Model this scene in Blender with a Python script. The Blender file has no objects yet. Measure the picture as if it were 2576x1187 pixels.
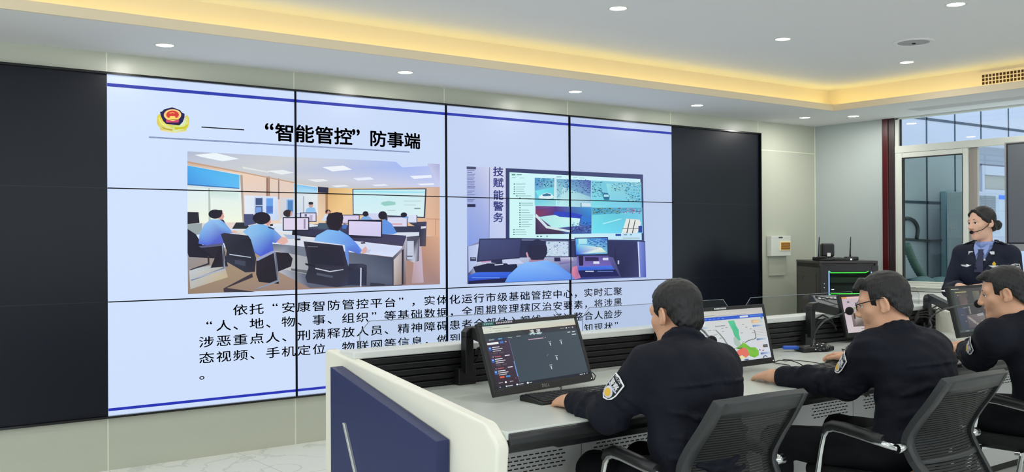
import bpy, bmesh, math, random
import numpy as np
from mathutils import Vector, Matrix

random.seed(11)
sc = bpy.context.scene
COL = sc.collection
PI = math.pi

# ------------------------------------------------------------------ camera
FPX = 2505.017                       # focal length in pixels of the 2576 x 1187 frame
CAM = Vector((-1.69125, -6.21529, 1.36841))
YAW, PIT, ROL = 0.651856, 0.00348191, -0.0055590
_F = Vector((math.sin(YAW)*math.cos(PIT), math.cos(YAW)*math.cos(PIT), math.sin(PIT)))
_R = Vector((math.cos(YAW), -math.sin(YAW), 0))
_U = _R.cross(_F)
CR = _R*math.cos(ROL) + _U*math.sin(ROL)
CU = -_R*math.sin(ROL) + _U*math.cos(ROL)
cd = bpy.data.cameras.new('camera')
cam = bpy.data.objects.new('camera', cd)
COL.objects.link(cam)
cam.matrix_world = Matrix((
    (CR.x, CU.x, -_F.x, CAM.x), (CR.y, CU.y, -_F.y, CAM.y), (CR.z, CU.z, -_F.z, CAM.z), (0, 0, 0, 1)))
cd.sensor_fit = 'HORIZONTAL'
cd.sensor_width = 36.0
cd.lens = FPX/2576*36.0
cd.clip_start = 0.05
sc.camera = cam

# ------------------------------------------------------------------ world, exposure
sc.view_settings.view_transform = 'Standard'
sc.view_settings.look = 'None'
sc.view_settings.gamma = 1.0
sc.view_settings.use_curve_mapping = False
sc.view_settings.exposure = 0.0
wd = bpy.data.worlds.new('daylight')
sc.world = wd
wd.use_nodes = True
bg = wd.node_tree.nodes['Background']
bg.inputs[0].default_value = (0.84, 0.92, 1.0, 1)
bg.inputs[1].default_value = 3.3
LAMP_W = 4.2                          # watts of each recessed downlight
COVE_E = 7.5                         # emission of the warm cove strips


def s2l(c):
    c = c/255.0
    return c/12.92 if c <= 0.04045 else ((c+0.055)/1.055)**2.4


def rgb(c):
    return (s2l(c[0]), s2l(c[1]), s2l(c[2]), 1.0)


def ray_on(u, v, axis, val):
    d = _F + CR*((u-1288.0)/FPX) - CU*((v-593.5)/FPX)
    t = (val-CAM[axis])/d[axis]
    return CAM + d*t


def at_depth(u, v, dep):
    d = _F + CR*((u-1288.0)/FPX) - CU*((v-593.5)/FPX)
    return CAM + d*dep


def WP(u, v):                         # a point of the slide on the video wall (x, z)
    p = ray_on(u, v, 1, 0.0)
    return p.x, p.z


# ------------------------------------------------------------------ materials
MATS = {}


def mat(name, col, rough=0.5, metal=0.0, spec=0.5, bump=None, var=None, emit=None, es=0.0, trans=0.0, sss=0.0, coat=0.0):
    """Principled material; bump=(scale, strength), var=(scale, amount) gives a procedural colour variation."""
    if name in MATS:
        return MATS[name]
    m = bpy.data.materials.new(name)
    m.use_nodes = True
    nt = m.node_tree
    b = nt.nodes['Principled BSDF']
    c = rgb(col)
    b.inputs['Base Color'].default_value = c
    b.inputs['Roughness'].default_value = rough
    b.inputs['Metallic'].default_value = metal
    b.inputs['Specular IOR Level'].default_value = spec
    if coat:
        b.inputs['Coat Weight'].default_value = coat
    if sss:
        b.inputs['Subsurface Weight'].default_value = sss
        b.inputs['Subsurface Radius'].default_value = (0.012, 0.005, 0.003)
        b.inputs['Subsurface Scale'].default_value = 0.5
    if trans:
        b.inputs['Transmission Weight'].default_value = trans
    if emit:
        b.inputs['Emission Color'].default_value = rgb(emit)
        b.inputs['Emission Strength'].default_value = es
    tc = None
    if bump or var:
        tc = nt.nodes.new('ShaderNodeTexCoord')
    if var:
        n = nt.nodes.new('ShaderNodeTexNoise')
        n.inputs['Scale'].default_value = var[0]
        n.inputs['Detail'].default_value = 5
        nt.links.new(tc.outputs['Object'], n.inputs['Vector'])
        r = nt.nodes.new('ShaderNodeMixRGB')
        k = var[1]
        r.inputs[1].default_value = (c[0]*(1-k), c[1]*(1-k), c[2]*(1-k), 1)
        r.inputs[2].default_value = (min(1, c[0]*(1+k)), min(1, c[1]*(1+k)), min(1, c[2]*(1+k)), 1)
        nt.links.new(n.outputs['Fac'], r.inputs[0])
        nt.links.new(r.outputs[0], b.inputs['Base Color'])
    if bump:
        n = nt.nodes.new('ShaderNodeTexNoise')
        n.inputs['Scale'].default_value = bump[0]
        n.inputs['Detail'].default_value = 4
        nt.links.new(tc.outputs['Object'], n.inputs['Vector'])
        bp = nt.nodes.new('ShaderNodeBump')
        bp.inputs['Strength'].default_value = bump[1]
        bp.inputs['Distance'].default_value = 0.01
        nt.links.new(n.outputs['Fac'], bp.inputs['Height'])
        nt.links.new(bp.outputs['Normal'], b.inputs['Normal'])
    MATS[name] = m
    return m


def colour_attr_mat(name, emission, rough=0.4, spec=0.3):
    """Surface whose colour comes from the mesh: lit pixels of a screen (emission) or print."""
    m = bpy.data.materials.new(name)
    m.use_nodes = True
    nt = m.node_tree
    b = nt.nodes['Principled BSDF']
    a = nt.nodes.new('ShaderNodeAttribute')
    a.attribute_name = 'Col'
    b.inputs['Roughness'].default_value = rough
    b.inputs['Specular IOR Level'].default_value = spec
    if emission:
        b.inputs['Base Color'].default_value = (0.004, 0.004, 0.005, 1)
        nt.links.new(a.outputs['Color'], b.inputs['Emission Color'])
        b.inputs['Emission Strength'].default_value = emission
    else:
        nt.links.new(a.outputs['Color'], b.inputs['Base Color'])
    MATS[name] = m
    return m


M_PIX = colour_attr_mat('screen_pixels', 1.0, 0.5, 0.15)
M_PRINT = colour_attr_mat('printed_colours', 0.0, 0.6, 0.3)


def marble():
    m = bpy.data.materials.new('white_marble_tiles')
    m.use_nodes = True
    nt = m.node_tree
    b = nt.nodes['Principled BSDF']
    tc = nt.nodes.new('ShaderNodeTexCoord')
    nz = nt.nodes.new('ShaderNodeTexNoise')
    nz.inputs['Scale'].default_value = 1.3
    nz.inputs['Detail'].default_value = 8
    nz.inputs['Distortion'].default_value = 1.6
    nt.links.new(tc.outputs['Object'], nz.inputs['Vector'])
    rp = nt.nodes.new('ShaderNodeValToRGB')
    e = rp.color_ramp.elements
    e[0].position, e[0].color = 0.470, rgb((236, 238, 232))
    e[1].position, e[1].color = 0.500, rgb((212, 215, 210))
    e2 = rp.color_ramp.elements.new(0.515)
    e2.color = rgb((236, 238, 232))
    nt.links.new(nz.outputs['Fac'], rp.inputs[0])
    br = nt.nodes.new('ShaderNodeTexBrick')
    br.offset = 0.0
    br.inputs['Scale'].default_value = 1.0
    br.inputs['Mortar Size'].default_value = 0.0015
    br.inputs['Brick Width'].default_value = 0.8
    br.inputs['Row Height'].default_value = 0.8
    br.inputs['Mortar'].default_value = rgb((150, 152, 146))
    nt.links.new(tc.outputs['Object'], br.inputs['Vector'])
    nt.links.new(rp.outputs[0], br.inputs['Color1'])
    nt.links.new(rp.outputs[0], br.inputs['Color2'])
    nt.links.new(br.outputs['Color'], b.inputs['Base Color'])
    b.inputs['Roughness'].default_value = 0.12
    return m


def glass_mat(name, tint, rough=0.0, ior=1.45):
    """Thin sheet glass: mostly clear, Fresnel mirror reflections."""
    m = bpy.data.materials.new(name)
    m.use_nodes = True
    nt = m.node_tree
    for n in list(nt.nodes):
        nt.nodes.remove(n)
    out = nt.nodes.new('ShaderNodeOutputMaterial')
    tr = nt.nodes.new('ShaderNodeBsdfTransparent')
    tr.inputs[0].default_value = tint
    gl = nt.nodes.new('ShaderNodeBsdfGlossy')
    gl.inputs['Roughness'].default_value = rough
    fr = nt.nodes.new('ShaderNodeFresnel')
    fr.inputs['IOR'].default_value = ior
    mx = nt.nodes.new('ShaderNodeMixShader')
    ge = nt.nodes.new('ShaderNodeNewGeometry')           # the sheet reflects once, at the face it is met
    iv = nt.nodes.new('ShaderNodeMath')
    iv.operation = 'SUBTRACT'
    iv.inputs[0].default_value = 1.0
    nt.links.new(ge.outputs['Backfacing'], iv.inputs[1])
    ml = nt.nodes.new('ShaderNodeMath')
    ml.operation = 'MULTIPLY'
    nt.links.new(fr.outputs[0], ml.inputs[0])
    nt.links.new(iv.outputs[0], ml.inputs[1])
    nt.links.new(ml.outputs[0], mx.inputs[0])
    nt.links.new(tr.outputs[0], mx.inputs[1])
    nt.links.new(gl.outputs[0], mx.inputs[2])
    nt.links.new(mx.outputs[0], out.inputs[0])
    return m


def mesh_fabric():
    """See-through chair netting: fine threads with open holes between them."""
    m = bpy.data.materials.new('black_netting')
    m.use_nodes = True
    nt = m.node_tree
    b = nt.nodes['Principled BSDF']
    b.inputs['Base Color'].default_value = rgb((20, 22, 21))
    b.inputs['Roughness'].default_value = 0.6
    tc = nt.nodes.new('ShaderNodeTexCoord')
    wv = nt.nodes.new('ShaderNodeTexWave')
    wv.bands_direction = 'Z'
    wv.inputs['Scale'].default_value = 34.0
    wv.inputs['Distortion'].default_value = 0.0
    nt.links.new(tc.outputs['Object'], wv.inputs['Vector'])
    mt = nt.nodes.new('ShaderNodeMath')
    mt.operation = 'GREATER_THAN'
    mt.inputs[1].default_value = 0.14
    nt.links.new(wv.outputs['Fac'], mt.inputs[0])
    nt.links.new(mt.outputs[0], b.inputs['Alpha'])
    return m


M_WALL = mat('olive_white_wall_panel', (190, 193, 176), 0.32, bump=(3, 0.02), var=(0.6, 0.02))
M_WALLR = mat('pale_grey_wall_panel', (176, 185, 183), 0.35, var=(0.5, 0.02))
M_JOINT = mat('pale_joint', (225, 228, 205), 0.4)
M_CEIL = mat('white_plaster', (226, 226, 226), 0.85, var=(0.4, 0.015))
M_RISER = mat('cream_plaster', (235, 222, 195), 0.7)
M_BLK = mat('black_plastic', (20, 21, 23), 0.45, bump=(400, 0.05))
M_BLKG = mat('glossy_black', (10, 11, 14), 0.16)
M_BLKM = mat('matt_black_metal', (17, 17, 19), 0.4, bump=(300, 0.04))
M_WHITE = mat('white_laminate', (204, 209, 201), 0.30, var=(2, 0.02))
M_CREAM = mat('cream_lacquer', (236, 234, 219), 0.42, bump=(500, 0.03))
M_LEDGE = mat('white_metal_ledge', (222, 224, 220), 0.35)
M_NAVY = mat('navy_blue_panel', (30, 41, 90), 0.45, bump=(300, 0.03))
M_STRIP = mat('silver_strip', (200, 204, 200), 0.3, 0.6)
M_GREY = mat('grey_metal_door', (198, 198, 195), 0.42, 0.1, bump=(600, 0.03))
M_SLOT = mat('dark_slot', (8, 8, 9), 0.8)
M_CHROME = mat('chrome', (205, 208, 208), 0.14, 1.0)
M_CFRAME = mat('grey_black_chair_plastic', (46, 49, 50), 0.42, bump=(300, 0.05))
M_NET = mesh_fabric()
M_SEAT = mat('black_seat_fabric', (16, 17, 18), 0.85, bump=(250, 0.3))
M_JACKET = mat('navy_uniform_cloth', (15, 18, 29), 0.78, spec=0.22, bump=(26, 0.5), var=(5, 0.15))
M_JACKET2 = mat('dress_uniform_cloth', (22, 28, 46), 0.7, spec=0.25, bump=(200, 0.15), var=(5, 0.08))
M_TROUS = mat('black_trousers', (14, 15, 19), 0.8, spec=0.2, bump=(120, 0.2))
M_SHOE = mat('black_shoe_leather', (12, 12, 13), 0.25)
M_SKIN = mat('skin', (212, 163, 132), 0.48, spec=0.4, sss=0.15, bump=(180, 0.06), var=(12, 0.06))
M_SKINW = mat('pale_skin', (226, 180, 155), 0.45, spec=0.4, sss=0.15, bump=(220, 0.04), var=(12, 0.05))
M_LIP = mat('lips', (186, 112, 100), 0.4)
M_HAIR = mat('black_hair', (11, 11, 11), 0.42, spec=0.45, bump=(210, 0.55), var=(60, 0.4))
for _n in M_HAIR.node_tree.nodes:
    if _n.type == 'TEX_NOISE' and abs(_n.inputs['Scale'].default_value-210) < 1:
        _mp = M_HAIR.node_tree.nodes.new('ShaderNodeMapping')
        _mp.inputs['Scale'].default_value = (1.0, 1.0, 0.16)
        _l = _n.inputs['Vector'].links[0]
        M_HAIR.node_tree.links.new(_l.from_socket, _mp.inputs['Vector'])
        M_HAIR.node_tree.links.new(_mp.outputs[0], _n.inputs['Vector'])
M_EYE = mat('eye_white', (232, 230, 226), 0.2)
M_IRIS = mat('dark_iris', (24, 16, 12), 0.15)
M_SHIRT = mat('light_blue_shirt', (140, 160, 215), 0.7, bump=(300, 0.1))
M_TIE = mat('navy_tie', (26, 34, 70), 0.5)
M_SILVER = mat('silver_metal', (225, 228, 232), 0.22, 0.9)
M_GOLD = mat('gold_metal', (228, 184, 70), 0.25, 0.9)
M_PAPER = mat('white_paper', (244, 240, 234), 0.7)
M_WOODRED = mat('dark_red_wood', (74, 20, 24), 0.25, var=(3, 0.25))
M_WOODDK = mat('dark_brown_wood', (52, 40, 40), 0.3, var=(3, 0.2))
M_PVC = mat('white_window_frame', (216, 218, 208), 0.35)
M_PVCG = mat('grey_window_frame', (150, 144, 136), 0.4)
M_RUBBER = mat('black_rubber', (14, 14, 15), 0.55)
M_RACK = mat('rack_brown_black_steel', (48, 44, 44), 0.35, 0.2, bump=(300, 0.03))
M_BLUEPL = mat('blue_plastic', (40, 92, 200), 0.35)
M_FACADE = mat('blue_grey_facade_panel', (150, 156, 174), 0.4, var=(1.2, 0.04))
M_FJOINT = mat('dark_facade_joint', (40, 56, 76), 0.6)
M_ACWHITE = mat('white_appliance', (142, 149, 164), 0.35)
M_GREYG = mat('grey_grille', (92, 96, 102), 0.5)
M_GLASS = glass_mat('clear_glass', (0.93, 0.97, 0.96, 1), ior=1.8)
M_GLASST = glass_mat('teal_tinted_glass', (0.64, 0.70, 0.62, 1))
M_GLASSD = glass_mat('dark_smoked_glass', (0.62, 0.70, 0.64, 1))
M_GLASSS = glass_mat('clear_desk_glass', (0.97, 0.98, 0.98, 1))
M_GEDGE = mat('bright_glass_edge', (128, 138, 144), 0.25)
M_AMBER = mat('amber_plastic', (196, 140, 52), 0.25)


def emis(name, col, strength):
    return mat(name, (20, 20, 20), 0.4, emit=col, es=strength)


# ------------------------------------------------------------------ object helpers
def tag(o, label=None, cat=None, group=None, kind=None):
    if label:
        o['label'] = label
    if cat:
        o['category'] = cat
    if group:
        o['group'] = group
    if kind:
        o['kind'] = kind
    return o


def empty(name, loc=(0, 0, 0), rz=0.0, label=None, cat=None, group=None, parent=None):
    o = bpy.data.objects.new(name, None)
    COL.objects.link(o)
    o.location = loc
    o.rotation_euler = (0, 0, rz)
    o.empty_display_size = 0.1
    if parent:
        o.parent = parent
    return tag(o, label, cat, group)


class MB:
    """Collects shapes in one bmesh; build() links them as one object."""

    def __init__(s):
        s.bm = bmesh.new()

    def box(s, x0, x1, y0, y1, z0, z1, bev=0.0, M=None, seg=2):
        t = bmesh.new()
        bmesh.ops.create_cube(t, size=1.0)
        for v in t.verts:
            v.co = Vector(((x0+x1)/2+v.co.x*(x1-x0), (y0+y1)/2+v.co.y*(y1-y0), (z0+z1)/2+v.co.z*(z1-z0)))
        if bev:
            bmesh.ops.bevel(t, geom=list(t.edges), offset=bev, segments=seg, affect='EDGES', profile=0.5)
        s._merge(t, M)
        return s

    def _merge(s, t, M=None):
        if M is not None:
            bmesh.ops.transform(t, matrix=M, verts=t.verts)
        me = bpy.data.meshes.new('tmp')
        t.to_mesh(me)
        t.free()
        s.bm.from_mesh(me)
        bpy.data.meshes.remove(me)

    def prism(s, pts, axis, a, b, bev=0.0, M=None, seg=2):
        """Outline pts (2D) extruded along axis 0/1/2 from a to b."""
        t = bmesh.new()

        def P(p, w):
            if axis == 0:
                return (w, p[0], p[1])
            if axis == 1:
                return (p[0], w, p[1])
            return (p[0], p[1], w)
        va = [t.verts.new(P(p, a)) for p in pts]
        vb = [t.verts.new(P(p, b)) for p in pts]
        t.faces.new(va)
        t.faces.new(vb[::-1])
        n = len(pts)
        for i in range(n):
            t.faces.new((va[i], vb[i], vb[(i+1) % n], va[(i+1) % n]))
        bmesh.ops.recalc_face_normals(t, faces=t.faces)
        if bev:
            bmesh.ops.bevel(t, geom=list(t.edges), offset=bev, segments=seg, affect='EDGES', profile=0.5)
        s._merge(t, M)
        return s

    def tube(s, pts, r, n=10, caps=True, M=None):
        """Round tube along a polyline; r a number or one radius per point."""
        t = bmesh.new()
        pts = [Vector(p) for p in pts]
        rs = [r]*len(pts) if isinstance(r, (int, float)) else r
        rings = []
        up = None
        for i, p in enumerate(pts):
            d = (pts[min(i+1, len(pts)-1)]-pts[max(i-1, 0)])
            if d.length < 1e-9:
                d = Vector((0, 0, 1))
            d.normalize()
            if up is None:
                up = Vector((0, 0, 1)) if abs(d.z) < 0.9 else Vector((1, 0, 0))
            a = d.cross(up)
            if a.length < 1e-6:
                a = d.cross(Vector((0, 1, 0.3)))
            a.normalize()
            up = a.cross(d).normalized()
            rings.append([t.verts.new(p+(a*math.cos(2*PI*k/n)+up*math.sin(2*PI*k/n))*rs[i]) for k in range(n)])
        for i in range(len(rings)-1):
            for k in range(n):
                f = t.faces.new((rings[i][k], rings[i][(k+1) % n], rings[i+1][(k+1) % n], rings[i+1][k]))
                f.smooth = True
        if caps:
            t.faces.new(rings[0][::-1])
            t.faces.new(rings[-1])
        bmesh.ops.recalc_face_normals(t, faces=t.faces)
        s._merge(t, M)
        return s

    def cyl(s, c, r, h, axis='Z', n=24, r2=None, M=None, smooth=True):
        t = bmesh.new()
        bmesh.ops.create_cone(t, cap_ends=True, segments=n, radius1=r, radius2=r if r2 is None else r2, depth=h)
        if axis == 'X':
            bmesh.ops.rotate(t, verts=t.verts, matrix=Matrix.Rotation(PI/2, 3, 'Y'))
        if axis == 'Y':
            bmesh.ops.rotate(t, verts=t.verts, matrix=Matrix.Rotation(-PI/2, 3, 'X'))
        bmesh.ops.translate(t, verts=t.verts, vec=Vector(c))
        if smooth:
            for f in t.faces:
                f.smooth = len(f.verts) == 4
        s._merge(t, M)
        return s

    def ball(s, c, r, sc_=(1, 1, 1), n=16, M=None):
        t = bmesh.new()
        bmesh.ops.create_uvsphere(t, u_segments=n, v_segments=max(6, n*2//3), radius=r)
        for v in t.verts:
            v.co = Vector((c[0]+v.co.x*sc_[0], c[1]+v.co.y*sc_[1], c[2]+v.co.z*sc_[2]))
        for f in t.faces:
            f.smooth = True
        s._merge(t, M)
        return s

    def lathe(s, prof, n=28, M=None):
        t = bmesh.new()
        rings = []
        for (r, z) in prof:
            rings.append([t.verts.new((r*math.cos(2*PI*k/n), r*math.sin(2*PI*k/n), z)) for k in range(n)])
        for i in range(len(rings)-1):
            for k in range(n):
                f = t.faces.new((rings[i][k], rings[i][(k+1) % n], rings[i+1][(k+1) % n], rings[i+1][k]))
                f.smooth = True
        t.faces.new(rings[0][::-1])
        t.faces.new(rings[-1])
        bmesh.ops.recalc_face_normals(t, faces=t.faces)
        s._merge(t, M)
        return s

    def quad(s, pts):
        s.bm.faces.new([s.bm.verts.new(Vector(p)) for p in pts])
        return s

    def build(s, name, m, parent=None, label=None, cat=None, group=None, kind=None):
        me = bpy.data.meshes.new(name)
        s.bm.to_mesh(me)
        s.bm.free()
        for mm in (m if isinstance(m, (list, tuple)) else [m]):
            me.materials.append(mm)
        o = bpy.data.objects.new(name, me)
        COL.objects.link(o)
        if parent:
            o.parent = parent
        return tag(o, label, cat, group, kind)


def box(name, m, x0, x1, y0, y1, z0, z1, bev=0.0, parent=None, **kw):
    return MB().box(x0, x1, y0, y1, z0, z1, bev).build(name, m, parent, **kw)


def flat(name, polys, to3d, parent=None, m=None, lift=0.00003, **kw):
    """Flat coloured shapes in layers: each polygon (pts, colour or colours) lies a hair above the one before."""
    vs, fs, cs = [], [], []
    for i, (pts, c) in enumerate(polys):
        f = []
        many = isinstance(c[0], (tuple, list))
        for j, p in enumerate(pts):
            f.append(len(vs))
            vs.append(to3d(p[0], p[1], i*lift))
            cs.append(rgb(c[j % len(c)]) if many else rgb(c))
        fs.append(f)
    me = bpy.data.meshes.new(name)
    me.from_pydata([tuple(v) for v in vs], [], fs)
    at = me.color_attributes.new('Col', 'FLOAT_COLOR', 'POINT')
    at.data.foreach_set('color', np.array(cs, dtype=np.float32).ravel())
    me.materials.append(m or M_PIX)
    o = bpy.data.objects.new(name, me)
    COL.objects.link(o)
    if parent:
        o.parent = parent
    return tag(o, **kw)


_GL = {}


def glyph(ch, bold=0.0):
    """Outline of one character as (verts, faces) in em units."""
    key = (ch, bold)
    if key not in _GL:
        c = bpy.data.curves.new('t', 'FONT')
        c.body = ch
        c.size = 1.0
        c.resolution_u = 3
        o = bpy.data.objects.new('t', c)
        COL.objects.link(o)
        me = bpy.data.meshes.new_from_object(o.evaluated_get(bpy.context.evaluated_depsgraph_get()))
        gv0, gf0 = [(v.co.x, v.co.y) for v in me.vertices], [list(p.vertices) for p in me.polygons]
        gv, gf = list(gv0), list(gf0)
        if bold:
            for k in range(8):
                dx, dy = bold*math.cos(k*PI/4), bold*math.sin(k*PI/4)
                b = len(gv)
                gv += [(x+dx, y+dy) for x, y in gv0]
                gf += [[b+i for i in f] for f in gf0]
        _GL[key] = (gv, gf)
        bpy.data.objects.remove(o)
        bpy.data.curves.remove(c)
        bpy.data.meshes.remove(me)
    return _GL[key]


def writing(name, items, to3d, m, parent=None, **kw):
    """items: (char, x, y, width of em, height of em, bold) with x, y the lower left of the em box."""
    vs, fs = [], []
    for (ch, x, y, w, h, bo) in items:
        gv, gf = glyph(ch, bo)
        b = len(vs)
        vs += [tuple(to3d(x+p[0]*w, y+p[1]*h, 0)) for p in gv]
        fs += [[b+i for i in f] for f in gf]
    me = bpy.data.meshes.new(name)
    me.from_pydata(vs, [], fs)
    me.materials.append(m)
    o = bpy.data.objects.new(name, me)
    COL.objects.link(o)
    if parent:
        o.parent = parent
    return tag(o, **kw)


def latin(text, x, y, w, h, bold=0.0):
    """Items for a Latin word starting at x with its natural spacing."""
    out = []
    for ch in text:
        if ch == ' ':
            x += w*0.3
            continue
        gv, _ = glyph(ch, bold)
        x1 = max(p[0] for p in gv)
        out.append((ch, x, y, w, h, bold))
        x += (x1+0.09)*w
    return out


def copy_tree(o, parent=None):
    c = o.copy()
    COL.objects.link(c)
    if parent:
        c.parent = parent
    for ch in list(o.children):
        copy_tree(ch, c)
    return c


# ------------------------------------------------------------------ implicit bodies
class SDF:
    """Smoothly joined round shapes sampled on a grid and skinned as one closed surface."""

    def __init__(s, xs, ys, zs):
        s.ax = [np.asarray(a, dtype=np.float32) for a in (xs, ys, zs)]
        s.D = np.full([len(a) for a in s.ax], 0.07, dtype=np.float32)

    def _sl(s, lo, hi):
        r = []
        for a, l, h in zip(s.ax, lo, hi):
            i, j = np.searchsorted(a, l), np.searchsorted(a, h)
            if j <= i:
                return None
            r.append(slice(int(i), int(j)))
        return tuple(r)

    def put(s, fn, lo, hi, k, op):
        m = k+0.05
        sl = s._sl([v-m for v in lo], [v+m for v in hi])
        if sl is None:
            return s
        X = s.ax[0][sl[0]][:, None, None]
        Y = s.ax[1][sl[1]][None, :, None]
        Z = s.ax[2][sl[2]][None, None, :]
        d = fn(X, Y, Z).astype(np.float32)
        A = s.D[sl]
        k = max(k, 1e-5)
        if op == 'u':
            h = np.clip(0.5+0.5*(A-d)/k, 0, 1)
            s.D[sl] = A*(1-h)+d*h-k*h*(1-h)
        else:                                            # carve away
            e = -d
            h = np.clip(0.5-0.5*(A-e)/k, 0, 1)
            s.D[sl] = A*(1-h)+e*h+k*h*(1-h)
        return s

    def cone(s, a, b, ra, rb, k=0.02, op='u'):
        a, b = Vector(a), Vector(b)
        ba = b-a
        bb = max(ba.dot(ba), 1e-9)

        def fn(X, Y, Z):
            px, py, pz = X-a.x, Y-a.y, Z-a.z
            t = np.clip((px*ba.x+py*ba.y+pz*ba.z)/bb, 0, 1)
            return np.sqrt((px-t*ba.x)**2+(py-t*ba.y)**2+(pz-t*ba.z)**2)-(ra+(rb-ra)*t)
        r = max(ra, rb)
        return s.put(fn, [min(a[i], b[i])-r for i in range(3)], [max(a[i], b[i])+r for i in range(3)], k, op)

    def chain(s, pts, rs, k=0.02):
        for i in range(len(pts)-1):
            s.cone(pts[i], pts[i+1], rs[i], rs[i+1], k)
        return s

    def ell(s, c, r, Q=None, k=0.02, op='u'):
        """Ellipsoid with radii r, axes = columns of Q."""
        c = Vector(c)
        q = np.array(Q if Q is not None else Matrix.Identity(3), dtype=float)

        def fn(X, Y, Z):
            px, py, pz = X-c.x, Y-c.y, Z-c.z
            l = [px*q[0][i]+py*q[1][i]+pz*q[2][i] for i in range(3)]
            k0 = np.sqrt(sum((l[i]/r[i])**2 for i in range(3)))
            k1 = np.sqrt(sum((l[i]/r[i]**2)**2 for i in range(3)))
            return k0*(k0-1.0)/np.maximum(k1, 1e-6)
        R = max(r)
        return s.put(fn, [v-R for v in c], [v+R for v in c], k, op)

    def warp(s, fn):
        X = s.ax[0][:, None, None]
        Y = s.ax[1][None, :, None]
        Z = s.ax[2][None, None, :]
        s.D += fn(X, Y, Z).astype(np.float32)
        return s

    def mesh(s, name, mats, parent=None, pick=None, **kw):
        D = s.D
        D[[0, -1]] = 0.05
        D[:, [0, -1]] = 0.05
        D[:, :, [0, -1]] = 0.05
        ins = D < 0
        cnt = np.zeros([n-1 for n in D.shape], dtype=np.int8)
        for i in (0, 1):
            for j in (0, 1):
                for k in (0, 1):
                    cnt += ins[i:D.shape[0]-1+i, j:D.shape[1]-1+j, k:D.shape[2]-1+k]
        cells = np.argwhere((cnt > 0) & (cnt < 8))
        idx = np.full(cnt.shape, -1, dtype=np.int32)
        idx[cells[:, 0], cells[:, 1], cells[:, 2]] = np.arange(len(cells))
        P = np.zeros((len(cells), 3))
        W = np.zeros(len(cells))
        for axis in range(3):
            o1, o2 = [a for a in range(3) if a != axis]
            for p in (0, 1):
                for q in (0, 1):
                    a = cells.copy()
                    a[:, o1] += p
                    a[:, o2] += q
                    b = a.copy()
                    b[:, axis] += 1
                    da = D[a[:, 0], a[:, 1], a[:, 2]]
                    db = D[b[:, 0], b[:, 1], b[:, 2]]
                    hit = (da < 0) != (db < 0)
                    t = np.where(hit, da/np.where(hit, da-db, 1), 0)
                    for ax in range(3):
                        ca = s.ax[ax][a[:, ax]]
                        cb = s.ax[ax][b[:, ax]]
                        P[:, ax] += np.where(hit, ca+(cb-ca)*t, 0)
                    W += hit
        P /= W[:, None]
        faces = []
        for axis in range(3):
            o1, o2 = [(1, 2), (2, 0), (0, 1)][axis]
            sl0 = [slice(None)]*3
            sl1 = [slice(None)]*3
            sl0[axis] = slice(0, -1)
            sl1[axis] = slice(1, None)
            A, B = ins[tuple(sl0)], ins[tuple(sl1)]
            e = np.argwhere(A != B)
            e = e[(e[:, o1] > 0) & (e[:, o2] > 0)]
            fl = A[e[:, 0], e[:, 1], e[:, 2]]
            q = []
            for (d1, d2) in ((0, 0), (-1, 0), (-1, -1), (0, -1)):
                g = e.copy()
                g[:, o1] += d1
                g[:, o2] += d2
                g[:, 0] = np.minimum(g[:, 0], cnt.shape[0]-1)
                g[:, 1] = np.minimum(g[:, 1], cnt.shape[1]-1)
                g[:, 2] = np.minimum(g[:, 2], cnt.shape[2]-1)
                q.append(idx[g[:, 0], g[:, 1], g[:, 2]])
            q = np.stack(q, 1)
            q[~fl] = q[~fl][:, ::-1]
            faces.append(q)
        F = np.concatenate(faces)
        F = F[(F >= 0).all(1)]
        me = bpy.data.meshes.new(name)
        me.vertices.add(len(P))
        me.vertices.foreach_set('co', P.astype(np.float32).ravel())
        me.loops.add(F.size)
        me.loops.foreach_set('vertex_index', F.astype(np.int32).ravel())
        me.polygons.add(len(F))
        me.polygons.foreach_set('loop_start', np.arange(0, F.size, 4, dtype=np.int32))
        me.update(calc_edges=True)
        me.polygons.foreach_set('use_smooth', np.ones(len(F), dtype=bool))
        for m in (mats if isinstance(mats, (list, tuple)) else [mats]):
            me.materials.append(m)
        if pick is not None:
            cen = P[F].mean(1)
            me.polygons.foreach_set('material_index', pick(cen).astype(np.int32))
        me.validate()
        o = bpy.data.objects.new(name, me)
        COL.objects.link(o)
        if parent:
            o.parent = parent
        return tag(o, **kw)


def axis_pts(lo, hi, base, fine=()):
    out, x = [], lo
    while x < hi:
        out.append(x)
        st = base
        for (a, b, f) in fine:
            if a-base <= x <= b:
                st = min(st, f)
        x += st
    out.append(hi)
    return out

# ================================================================== the room
RX = 6.95                     # inner face of the right wall
CZ, UZ = 2.502, 2.72          # lower ceiling, raised ceiling
box('floor', marble(), -3.7, 11.5, -9.2, 0.1, -0.1, 0.0, kind='structure')
wb = box('wall_back', M_WALL, -3.7, RX+0.15, 0.0, 0.12, 0.0, 2.85, kind='structure')
PW, PH, ZT = 1.2106, 0.68096, 2.37
ZB = ZT-3*PH
mj = MB()
for i in range(-1, 6):
    x = i*PW
    mj.box(x-0.004, x+0.004, -0.0015, 0.001, ZT+0.016, CZ)
    mj.box(x-0.004, x+0.004, -0.0015, 0.001, 0.0, ZB-0.016)
mj.box(5*PW-0.004, 5*PW+0.004, -0.0015, 0.001, ZB, ZT+0.02)
mj.box(5*PW, RX, -0.0015, 0.001, 2.222, 2.230)
mj.build('joint', M_JOINT, wb, label='pale joint lines between the wall panels')
wl = MB()  # left wall, with an opening added to let daylight in
for (a, b_, c_, d_) in ((-9.2, 0.0, 0.0, 0.75), (-9.2, 0.0, 2.42, 2.85), (-1.6, 0.0, 0.75, 2.42), (-9.2, -7.2, 0.75, 2.42)):
    wl.box(-3.7, -3.55, a, b_, c_, d_)
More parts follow.
